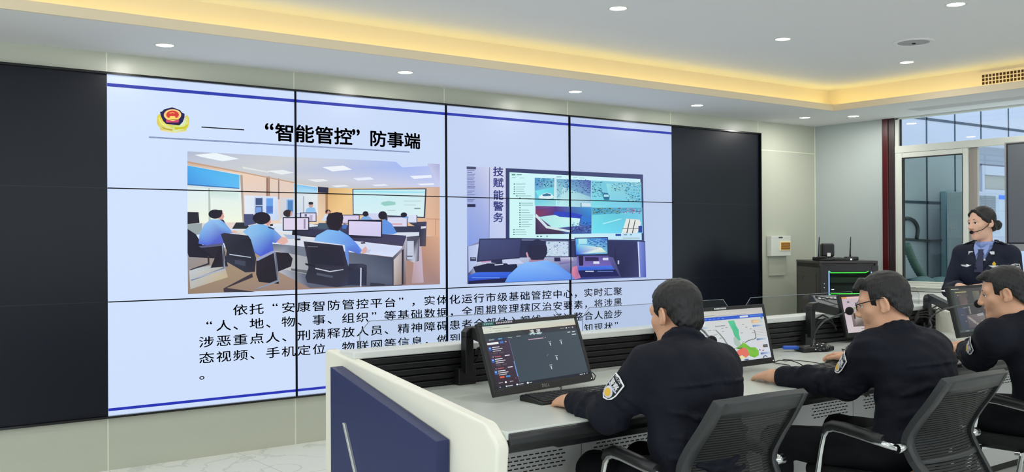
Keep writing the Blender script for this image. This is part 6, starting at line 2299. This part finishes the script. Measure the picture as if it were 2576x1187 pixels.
    for (S_, E_, W_) in ((SL, EL, WL), (SR, ER, WR)):
        for t in (0.45, 0.62, 0.80, 0.95):
            a0 = rf.uniform(0, 6)
            fold(S_, E_, t, 0.066, a0, a0+rf.uniform(1.6, 3.0), rf.uniform(-0.06, 0.06), 0.0085)
        for t in (0.04, 0.14, 0.26, 0.38, 0.52):
            a0 = rf.uniform(0, 6)
            fold(E_, W_, t, 0.058-0.012*t, a0, a0+rf.uniform(1.6, 3.2), rf.uniform(-0.05, 0.05), 0.0075)
        fold(E_, W_, 0.70, 0.0465, 0, 2*PI, 0, 0.0045)
    for z_, ln in ((0.02, 0.09), (-0.05, 0.13), (-0.10, 0.15), (0.10, 0.11)):
        pts = []
        for i in range(9):
            an = -1.15+2.3*i/8
            q_ = TQ @ Vector((0.186*math.sin(an), -0.132*math.cos(an), 0))
            pts.append(WA+q_+Vector((0, 0, z_+0.02*math.sin(i*1.1+seed))))
        js.chain(pts, [0.0075*(0.3+0.7*math.sin(PI*(i+0.5)/9)) for i in range(9)], 0.02)
    # yoke seam across the upper back
    rt, fw = TQ.col[0].copy(), TQ.col[1].copy()
    seam = []
    for i in range(15):
        lat = -0.165+0.33*i/14
        zz = CH.z+0.052-0.010*abs(lat)/0.165
        for yy in np.arange(-0.24, 0.05, 0.002):
            w = CH+rt*lat+fw*yy
            ii = [int(np.clip(np.searchsorted(js.ax[a_], (w.x, w.y, zz)[a_]), 0, len(js.ax[a_])-1)) for a_ in range(3)]
            if js.D[ii[0], ii[1], ii[2]] < 0:
                seam.append(Vector((w.x, w.y, zz)))
                break
    if len(seam) > 3:
        js.chain(seam, [0.0048]*len(seam), 0.007)
    # collar ring round the neck
    nd_ = (hc+Q @ Vector((0, -0.02, -0.08))-NB).normalized()
    e1 = nd_.cross(Vector((0, 1, 0))).normalized()
    e2 = nd_.cross(e1)
    for rr_, h0 in ((0.078, -0.012), (0.072, -0.004), (0.067, 0.006), (0.066, 0.015)):
        ringp = [NB+nd_*(0.016+h0)+(e1*math.cos(a)+e2*math.sin(a))*rr_ for a in np.linspace(0, 2*PI, 15)]
        js.chain(ringp, [0.0105]*15, 0.008)
    place(js.mesh('jacket', M_JACKET, root, label='dark navy uniform jacket'))

    ts = SDF(*[axis_pts(min(pp[i] for pp in (PV, HL, HR, KL, KR, AL, AR))-0.2, max(pp[i] for pp in (PV, HL, HR, KL, KR, AL, AR))+0.2, 0.011) for i in range(3)])
    ts.ell(PV, (0.178, 0.125, 0.105), TQ, 0.02)
    for (H_, K_, A_) in ((HL, KL, AL), (HR, KR, AR)):
        ts.cone(H_, K_, 0.090, 0.066, 0.04)
        ts.cone(K_, A_, 0.064, 0.050, 0.02)
    ts.warp(wrinkle(seed+3, 0.0025))
    place(ts.mesh('trousers', M_TROUS, root, label='black trousers'))
    for (K_, A_, H_) in ((KL, AL, HL), (KR, AR, HR)):
        f = Vector((K_.x-H_.x, K_.y-H_.y, 0)).normalized()
        ss = SDF(*[axis_pts(A_[i]-0.24, A_[i]+0.24, 0.009) for i in range(3)])
        a0, a1 = A_-f*0.045, A_+f*0.15
        ss.cone(Vector((a0.x, a0.y, 0.042)), Vector((a1.x, a1.y, 0.034)), 0.040, 0.032, 0.02)
        ss.cone(Vector((A_.x, A_.y, 0.05)), Vector((A_.x, A_.y, 0.095)), 0.042, 0.042, 0.02)
        place(ss.mesh('shoe', M_SHOE, root))
    for o in root.children:
        if o.matrix_parent_inverse != inv:
            o.matrix_parent_inverse = inv
    if J.get('badge'):
        t_, nrm = J['badge']
        b = shield('sleeve_badge', SL, EL, 0.078, 0.064, t_, nrm, root)
        b.matrix_parent_inverse = inv
    if glasses:
        g = MB()
        for sx in (-1, 1):
            pts = [p(sx*(0.034+0.024*math.cos(a)), 0.103-0.006*abs(math.cos(a)+1)/2, 0.004+0.017*math.sin(a)) for a in np.linspace(0, 2*PI, 19)]
            g.tube(pts, 0.0016, 6)
            g.tube([p(sx*0.058, 0.099, 0.012), p(sx*0.077, 0.085, 0.014), p(sx*0.083, 0.02, 0.020), p(sx*0.083, -0.012, 0.022), p(sx*0.081, -0.030, 0.006)], 0.0021, 6)
        g.tube([p(-0.011, 0.103, 0.008), p(0, 0.107, 0.010), p(0.011, 0.103, 0.008)], 0.0016, 6)
        go = g.build('glasses_frame', M_BLKG, root, label='thin black spectacles')
        go.matrix_parent_inverse = inv
        for sx in (-1, 1):
            m_ = MB()
            pts = [p(sx*(0.034+0.0235*math.cos(a)), 0.1025-0.006*abs(math.cos(a)+1)/2, 0.004+0.0165*math.sin(a)) for a in np.linspace(0, 2*PI, 18, endpoint=False)]
            m_.quad(pts)
            lo_ = m_.build('lens', M_GLASS, go)
    return root, p


R_ = math.radians
P_L = {}
officer('person in navy police jacket seated nearest the end panel, typing, seen from behind', dict(
    head=(0.915, -3.755, 1.101), hrot=(R_(1), R_(8), 0), hk=0.985, tyaw=R_(4),
    nb=(0.868, -3.835, 0.985), sl=(0.690, -3.850, 0.935), sr=(1.010, -3.860, 0.915),
    chest=(0.850, -3.895, 0.845), waist=(0.845, -3.915, 0.690), pelvis=(0.880, -3.905, 0.555),
    el=(0.622, -3.720, 0.772), wl=(0.668, -3.470, 0.783), hdl=(0.25, 0.95, -0.12), hul=(-0.25, 0.1, 1), cl=(0.45, 0.5, 0.55, 0.6),
    er=(1.125, -3.690, 0.815), wr=(1.090, -3.445, 0.800), hdr=(-0.25, 0.95, -0.10), hur=(0.1, 0.1, 1), cr=(0.35, 0.4, 0.42, 0.45),
    hl=(0.790, -3.885, 0.535), hr=(0.985, -3.885, 0.535), kl=(0.770, -3.485, 0.525), kr=(1.010, -3.485, 0.525), al=(0.77, -3.53, 0.09), ar=(1.01, -3.53, 0.09),
    badge=(0.56, (-0.95, 0.12, 0.20))), 1, hair_seed=4)
officer('seated person in navy police jacket with black spectacles, hands at keyboard and mouse', dict(
    head=(1.895, -3.955, 1.108), hrot=(R_(-26), R_(12), 0), hk=1.0, tyaw=R_(2),
    nb=(1.890, -4.020, 0.975), sl=(1.780, -3.975, 0.925), sr=(2.110, -4.030, 0.910),
    chest=(1.935, -4.065, 0.840), waist=(1.930, -4.070, 0.690), pelvis=(1.905, -4.050, 0.555),
    el=(1.800, -3.850, 0.780), wl=(1.735, -3.535, 0.787), hdl=(0.45, 0.88, -0.10), hul=(-0.1, 0.1, 1), cl=(0.12, 0.10, 0.12, 0.15),
    er=(2.345, -3.745, 0.815), wr=(2.455, -3.435, 0.803), hdr=(0.16, 0.95, -0.02), hur=(0.2, 0.0, 1), cr=(0.35, 0.38, 0.40, 0.42),
    hl=(1.800, -4.020, 0.535), hr=(2.010, -4.020, 0.535), kl=(1.640, -3.630, 0.540), kr=(2.110, -3.600, 0.525), al=(1.68, -3.62, 0.09), ar=(2.12, -3.62, 0.09),
    badge=(0.56, (-0.75, 0.62, 0.25))), 5, glasses=True, hair_seed=9,
    fringe=(((-0.035, 0.062, 0.094), (-0.050, 0.102, 0.062), 0.018, 0.006), ((0.0, 0.066, 0.097), (-0.014, 0.110, 0.064), 0.018, 0.006), ((0.03, 0.060, 0.094), (0.028, 0.102, 0.066), 0.018, 0.006)))
officer('seated person in navy police jacket at right edge, face in profile beside dim monitor', dict(
    head=(2.865, -3.955, 1.110), hrot=(R_(-28), R_(10), 0), hk=1.0, tyaw=R_(-6),
    nb=(2.885, -4.020, 0.975), sl=(2.725, -3.980, 0.920), sr=(3.100, -4.050, 0.915),
    chest=(2.935, -4.080, 0.840), waist=(2.985, -4.090, 0.690), pelvis=(3.005, -4.060, 0.555),
    el=(2.890, -3.815, 0.800), wl=(3.100, -3.640, 0.815), hdl=(0.45, 0.85, -0.06), hul=(0, 0.1, 1), cl=(0.2, 0.2, 0.2, 0.2),
    er=(3.330, -3.770, 0.815), wr=(3.340, -3.500, 0.800), hdr=(-0.05, 0.98, -0.05), hur=(0.1, 0, 1), cr=(0.3, 0.35, 0.35, 0.4),
    hl=(2.900, -4.030, 0.535), hr=(3.110, -4.030, 0.535), kl=(2.860, -3.620, 0.530), kr=(3.150, -3.600, 0.525), al=(2.87, -3.62, 0.09), ar=(3.15, -3.62, 0.09),
    badge=(0.44, (-0.92, 0.30, 0.20))), 8, hair_seed=15,
    fringe=(((-0.02, 0.055, 0.096), (-0.03, 0.092, 0.082), 0.018, 0.009), ((0.02, 0.055, 0.098), (0.02, 0.094, 0.085), 0.018, 0.009)))


def woman():
    label = 'standing person in navy dress uniform with tie, hair bun and headset microphone, facing the slide'
    hc = Vector((4.985, -2.755, 1.463))
    Q = frame(R_(-69), R_(3), R_(-3))
    k, slim = 0.945, 0.96
    ty = R_(-98)
    TQ = frame(ty)
    r, f = TQ.col[0].copy(), TQ.col[1].copy()
    up = Vector((0, 0, 1))
    NB = Vector((5.010, -2.770, 1.300))
    root = empty('person', (NB.x, NB.y, 0), label=label, cat='person')
    inv = Matrix.Translation(-root.location)
    SR, SL = NB+r*0.158-up*0.052, NB-r*0.158-up*0.052
    CH, WA, PV = NB-up*0.150, NB-up*0.325, NB-up*0.430
    ER, EL = NB+r*0.225-up*0.300+f*0.045, NB-r*0.215-up*0.300+f*0.03
    WR, WL = NB+r*0.085-up*0.262+f*0.255, NB-r*0.075-up*0.262+f*0.250
    hips = [PV+r*sx*0.085-up*0.03 for sx in (1, -1)]
    knees = [Vector((h.x, h.y, 0.47)) for h in hips]
    ank = [Vector((h.x, h.y, 0.09)) for h in hips]
    allp = [hc, NB, SL, SR, ER, EL, WL, WR, PV] + ank
    lo = [min(p[i] for p in allp)-0.22 for i in range(3)]
    hi = [max(p[i] for p in allp)+0.22 for i in range(3)]
    lo[2] = 0.0
    fin = [[(hc[i]-0.13, hc[i]+0.13, 0.0026)] + [(w[i]-0.12, w[i]+0.12, 0.0038) for w in (WL, WR)] for i in range(3)]
    s = SDF(*[axis_pts(lo[i], hi[i], 0.014, fin[i]) for i in range(3)])
    s.ell(PV, (0.15, 0.10, 0.11), TQ, 0.03)
    s.chain([PV, WA, CH], [0.10, 0.085, 0.09], 0.05)
    s.cone(SL, SR, 0.045, 0.045, 0.05)
    s.cone(CH, NB, 0.06, 0.044, 0.05)
    s.cone(NB-up*0.01, hc+Q @ Vector((0, -0.026*k, -0.06*k)), 0.046, 0.043, 0.02)
    for (S_, E_, W_) in ((SL, EL, WL), (SR, ER, WR)):
        s.chain([S_, E_, W_], [0.038, 0.032, 0.023], 0.02)
    for h, kn, a in zip(hips, knees, ank):
        s.chain([h, kn, a], [0.07, 0.048, 0.034], 0.03)
        s.cone(a-up*0.04, a+f*0.13-up*0.055, 0.032, 0.026, 0.03)
    sculpt_head(s, hc, Q, k, slim, 0.82)
    sculpt_hand(s, WR, (f*0.72-r*0.70), up*0.9-f*0.2, -1, (0.55, 0.6, 0.65, 0.7), 0.92)
    sculpt_hand(s, WL, (f*0.62+r*0.78), up*0.9-f*0.2, 1, (0.4, 0.45, 0.5, 0.55), 0.92)
    Qi = np.array(Q.transposed())

    def pick(cen):
        l = (cen-np.array(hc)) @ Qi.T/k
        return ((np.abs(l[:, 0]) < 0.021-0.5*np.abs(l[:, 2]+0.0655)) & (l[:, 1] > 0.074) & (l[:, 2] < -0.0555) & (l[:, 2] > -0.0765)).astype(int)
    s.mesh('body', [M_SKINW, M_LIP], root, pick)
    face_parts(root, hc, Q, k, slim, brow_r=0.0026)

    def p(x, y, z):
        return hc+Q @ Vector((x*k*slim, y*k, z*k))
    hs = SDF(*[axis_pts(hc[i]-0.21, hc[i]+0.19, 0.0028) for i in range(3)])
    hs.ell(p(0, -0.017, 0.037), [0.0785*k, 0.0940*k, 0.0875*k], Q, 0.004)
    hs.ell(p(0, -0.055, -0.025), [0.064*k, 0.056*k, 0.062*k], Q, 0.02)
    q = Q
    X = hs.ax[0][:, None, None]
    Y = hs.ax[1][None, :, None]
    Z = hs.ax[2][None, None, :]
    px, py, pz = X-hc.x, Y-hc.y, Z-hc.z
    ly = (px*q[0][1]+py*q[1][1]+pz*q[2][1])/k
    lx = (px*q[0][0]+py*q[1][0]+pz*q[2][0])/k
    lz = (px*q[0][2]+py*q[1][2]+pz*q[2][2])/k
    line = np.where(ly > 0.028, 0.016+(ly-0.028)*1.62, np.where(ly > -0.028, 0.004+0.014*np.clip((ly+0.028)/0.056, 0, 1), -0.010+(ly+0.028)*0.9))
    line = np.maximum(line, -0.075)
    hs.D = np.maximum(hs.D, (-(lz-line)*k*0.7).astype(np.float32))
    for sx in (-1, 1):
        hs.chain([p(sx*0.012, 0.064, 0.094), p(sx*0.046, 0.058, 0.066), p(sx*0.066, 0.034, 0.030), p(sx*0.070, 0.004, 0.010), p(sx*0.066, -0.040, 0.000)], [0.008, 0.009, 0.009, 0.009, 0.012], 0.016)
    hs.ell(p(0, -0.132, -0.022), [0.036*k, 0.034*k, 0.037*k], Q, 0.012)
    hs.ell(p(0.012, -0.150, -0.030), [0.020*k, 0.018*k, 0.022*k], Q, 0.008)
    hs.warp(hair_noise(21, 0.0006))
    hs.mesh('hair', M_HAIR, root, label='black hair tied in a low bun')

    js = SDF(*[axis_pts(min(pp[i] for pp in (NB, SL, SR, ER, EL, WL, WR, PV))-0.2, max(pp[i] for pp in (NB, SL, SR, ER, EL, WL, WR, PV))+0.16, 0.0055) for i in range(3)])
    js.ell(PV-up*0.01, (0.180, 0.122, 0.13), TQ, 0.02)
    js.ell(WA, (0.152, 0.108, 0.13), TQ, 0.05)
    js.ell(CH, (0.170, 0.118, 0.150), TQ, 0.05)
    for sx in (-1, 1):
        js.ell(CH+r*sx*0.07+f*0.065-up*0.035, (0.06, 0.055, 0.062), TQ, 0.05)
    js.cone(SL, SR, 0.052, 0.052, 0.045)
    for S_ in (SL, SR):
        js.cone(lerp(S_, NB, 0.2), lerp(S_, NB, 0.85), 0.050, 0.046, 0.05)
    for (S_, E_, W_) in ((SL, EL, WL), (SR, ER, WR)):
        js.cone(S_, E_, 0.062, 0.052, 0.03)
        js.cone(E_, lerp(E_, W_, 0.93), 0.052, 0.042, 0.02)
    js.warp(wrinkle(31, 0.0018))
    base = js.D.copy()
    X = js.ax[0][:, None, None]
    Y = js.ax[1][None, :, None]
    Z = js.ax[2][None, None, :]
    lx = (X-NB.x)*r.x+(Y-NB.y)*r.y
    ly = (X-NB.x)*f.x+(Y-NB.y)*f.y
    lz = Z-NB.z
    vw_ = np.maximum(np.abs(lx)-(lz+0.170)*0.36, 0.030-ly)
    js.D = np.maximum(js.D, (-vw_).astype(np.float32))

    def surf(x, z, D=base):
        """Front of the jacket at torso coordinates x (to her right) and z below the neck."""
        for yy in np.arange(0.24, -0.05, -0.002):
            w = NB+r*x+f*yy+up*z
            ii = [int(np.clip(np.searchsorted(js.ax[i], w[i]), 0, len(js.ax[i])-1)) for i in range(3)]
            if D[ii[0], ii[1], ii[2]] < 0:
                return yy
        return 0.1

    def on(x, z, off=0.0):
        return NB+r*x+f*(surf(x, z)+off)+up*z
    js.mesh('jacket', M_JACKET2, root, label='navy dress uniform jacket')
    sh = SDF(*[axis_pts(NB[i]-0.2, NB[i]+0.2, 0.005) for i in range(3)])
    sh.ell(CH, (0.150, 0.106, 0.140), TQ, 0.04)
    for sx in (-1, 1):
        sh.ell(CH+r*sx*0.05+f*0.055-up*0.035, (0.05, 0.05, 0.055), TQ, 0.05)
    sh.cone(CH+up*0.05, NB+up*0.005, 0.085, 0.055, 0.05)
    nd_ = (hc+Q @ Vector((0, -0.02, -0.08))-NB).normalized()
    e1 = nd_.cross(Vector((0, 1, 0))).normalized()
    e2 = nd_.cross(e1)
    for rr_, h0 in ((0.058, 0.0), (0.058, 0.010), (0.057, 0.018)):
        sh.chain([NB+nd_*(0.012+h0)+(e1*math.cos(a)+e2*math.sin(a))*rr_ for a in np.linspace(0, 2*PI, 15)], [0.007]*15, 0.006)
    sh.mesh('shirt', M_SHIRT, root)
    for sx in (-1, 1):
        m = MB()
        m.prism([(0.002*sx, 0.0), (0.048*sx, 0.040), (0.050*sx, 0.004), (0.032*sx, -0.052)], 1, -0.003, 0.003, 0.001)
        M = Matrix(((r.x, f.x, 0, 0), (r.y, f.y, 0, 0), (0, 0, 1, 0), (0, 0, 0, 1)))
        M.translation = NB+f*0.085-up*0.012
        bmesh.ops.transform(m.bm, matrix=M @ Matrix.Rotation(R_(24), 4, 'X'), verts=m.bm.verts)
        m.build('shirt_collar', M_SHIRT, root)
    tp = [NB+f*0.088-up*0.016, NB+f*0.098-up*0.045, NB+f*0.112-up*0.085, NB+f*0.128-up*0.13, NB+f*0.134-up*0.170]
    m = MB()
    for a_, b_, w0, w1_ in ((0, 1, 0.019, 0.014), (1, 2, 0.014, 0.021), (2, 3, 0.021, 0.027), (3, 4, 0.027, 0.029)):
        q0, q1 = tp[a_]+f*0.004, tp[b_]+f*0.004
        for (o_, fl) in ((0.0, False),):
            m.quad([q0-r*w0, q0+r*w0, q1+r*w1_, q1-r*w1_])
            m.quad([q0-r*w0-f*0.012, q0-r*w0, q1-r*w1_, q1-r*w1_-f*0.012])
            m.quad([q0+r*w0, q0+r*w0-f*0.012, q1+r*w1_-f*0.012, q1+r*w1_])
    m.build('tie', M_TIE, root)
    # lapels along the edges of the opening
    for sx in (-1, 1):
        m = MB()
        N = 12
        rows_ = []
        for i in range(N+1):
            t_ = i/N
            z = -0.168+0.150*t_
            xi = sx*max(0.001, (z+0.170)*0.36)
            wd = 0.012+0.040*min(1, t_*1.5) if t_ < 0.66 else 0.030+0.020*(1-t_)
            rows_.append([on(xi+sx*wd*j/3, z, 0.005+0.002*math.sin(PI*j/3)) for j in range(4)])
        for i in range(N):
            for j in range(3):
                m.quad([rows_[i][j], rows_[i][j+1], rows_[i+1][j+1], rows_[i+1][j]])
        bmesh.ops.remove_doubles(m.bm, verts=m.bm.verts, dist=0.0004)
        o = m.build('lapel', M_JACKET2, root)
        md = o.modifiers.new('thickness', 'SOLIDIFY')
        md.thickness = 0.004
    Mt = Matrix(((r.x, f.x, 0, 0), (r.y, f.y, 0, 0), (0, 0, 1, 0), (0, 0, 0, 1)))

    def put(name, mb, x, z, m_, off=0.003, **kw):
        M = Mt.copy()
        M.translation = on(x, z, off)
        bmesh.ops.transform(mb.bm, matrix=M, verts=mb.bm.verts)
        return mb.build(name, m_, root, **kw)
    for z in (-0.205, -0.310):
        put('button', MB().cyl((0, 0, 0), 0.0105, 0.005, 'Y', 16), 0.0, z, M_SILVER)
    m = MB()
    m.ball((0, 0, 0), 0.014, (1, 0.3, 0.8), 14)
    for sx in (-1, 1):
        m.prism([(0.008*sx, 0.006), (0.042*sx, 0.008), (0.036*sx, -0.002), (0.010*sx, -0.008)], 1, -0.002, 0.002, 0.001)
    put('chest_badge', m, 0.082, -0.128, M_SILVER, label='silver winged breast badge')
    m = MB()
    m.box(-0.038, 0.038, -0.002, 0.002, -0.007, 0.007, 0.001)
    put('name_bar', m, -0.095, -0.130, M_SILVER, label='silver name bar')
    m = MB()
    m.prism([(-0.010, 0.006), (0.010, 0.006), (0.013, 0.018), (0.0, 0.034), (-0.013, 0.018)], 1, -0.002, 0.003, 0.001)
    put('emblem_pin', m, -0.092, -0.130, M_GOLD, 0.004, label='gold emblem pin over the name bar')
    m = MB()
    m.prism([(-0.008, -0.006), (0.008, -0.008), (0.006, 0.006), (-0.006, 0.008)], 1, -0.002, 0.002, 0.001)
    put('tie_pin', m, -0.030, -0.085, M_SILVER, 0.006)
    for sx in (-1, 1):
        m = MB()
        m.box(-0.016, 0.016, -0.002, 0.002, -0.011, 0.011, 0.003)
        put('collar_badge', m, sx*0.070, -0.040, M_SILVER, 0.008)
    # shoulder boards with stars
    for S_, sx in ((SR, 1), (SL, -1)):
        a = lerp(S_, NB, 0.62)+up*0.060
        b_ = S_+r*sx*0.035+up*0.040
        d = (b_-a).normalized()
        n_ = d.cross(f).normalized()
        if n_.z < 0:
            n_ = -n_
        Mb = Matrix(((d.x, f.x, n_.x, 0), (d.y, f.y, n_.y, 0), (d.z, f.z, n_.z, 0), (0, 0, 0, 1)))
        Mb.translation = a+n_*0.006
        L_ = (b_-a).length
        m = MB()
        m.box(0, L_, -0.022, 0.026, -0.004, 0.004, 0.002, M=Mb)
        bd = m.build('shoulder_board', M_JACKET2, root)
        m = MB()
        for j in range(3):
            m.cyl((L_*(0.22+0.22*j), 0.008, 0.006), 0.0085, 0.004, 'Z', 10, M=Mb)
        m.box(L_*0.86, L_*0.92, -0.018, 0.022, 0.003, 0.006, M=Mb)
        m.build('rank_star', M_SILVER, bd)
    shield('sleeve_badge', SL, EL, 0.062, 0.052, 0.46, f*0.85-r*0.5, root, k=0.88)
    # headset
    m = MB()
    m.tube([p(-0.086, -0.01, 0.02), p(-0.080, -0.085, 0.005), p(0, -0.118, -0.005), p(0.080, -0.085, 0.005), p(0.086, -0.01, 0.02)], 0.0028, 8)
    m.tube([p(-0.080, 0.000, -0.004), p(-0.083, 0.022, -0.024), p(-0.076, 0.058, -0.048), p(-0.052, 0.094, -0.060), p(-0.022, 0.110, -0.062)], 0.0026, 8)
    hd = m.build('headset_boom', M_BLKG, root, label='thin black headset boom')
    MB().ball(tuple(p(-0.018, 0.112, -0.062)), 0.0125, n=14).build('foam_tip', mat('black_foam', (9, 9, 10), 0.95, bump=(900, 0.6)), hd)
    ts = SDF(*[axis_pts(min(pp[i] for pp in hips+ank)-0.2, max(pp[i] for pp in hips+ank)+0.2, 0.012) for i in range(3)])
    ts.ell(PV-up*0.02, (0.160, 0.108, 0.11), TQ, 0.02)
    for h, kn, a in zip(hips, knees, ank):
        ts.cone(h, kn, 0.085, 0.066, 0.03)
        ts.cone(kn, a, 0.066, 0.062, 0.02)
    ts.mesh('trousers', M_TROUS, root)
    for a in ank:
        ss = SDF(*[axis_pts(a[i]-0.24, a[i]+0.24, 0.009) for i in range(3)])
        a0, a1 = a-f*0.04, a+f*0.13
        ss.cone(Vector((a0.x, a0.y, 0.040)), Vector((a1.x, a1.y, 0.030)), 0.036, 0.028, 0.02)
        ss.mesh('shoe', M_SHOE, root)
    for o in root.children:
        o.matrix_parent_inverse = inv
    # the sheet she holds
    mid = (WR+WL)/2+f*0.075-up*0.022
    pc = MB()
    ex = Vector((0.795, -0.607, 0))
    ey = Vector((0.607, 0.795, 0))
    Mp = Matrix(((ex.x, ey.x, 0, mid.x), (ex.y, ey.y, 0, mid.y), (0, 0, 1, mid.z), (0, 0, 0, 1)))
    pc.box(-0.13, 0.12, -0.10, 0.10, -0.004, 0.004, 0.001, M=Mp @ Matrix.Rotation(R_(-3), 4, 'Y'))
    pc.build('paper_sheets', M_PAPER, label='thin stack of white paper held by the standing person', cat='paper')


woman()
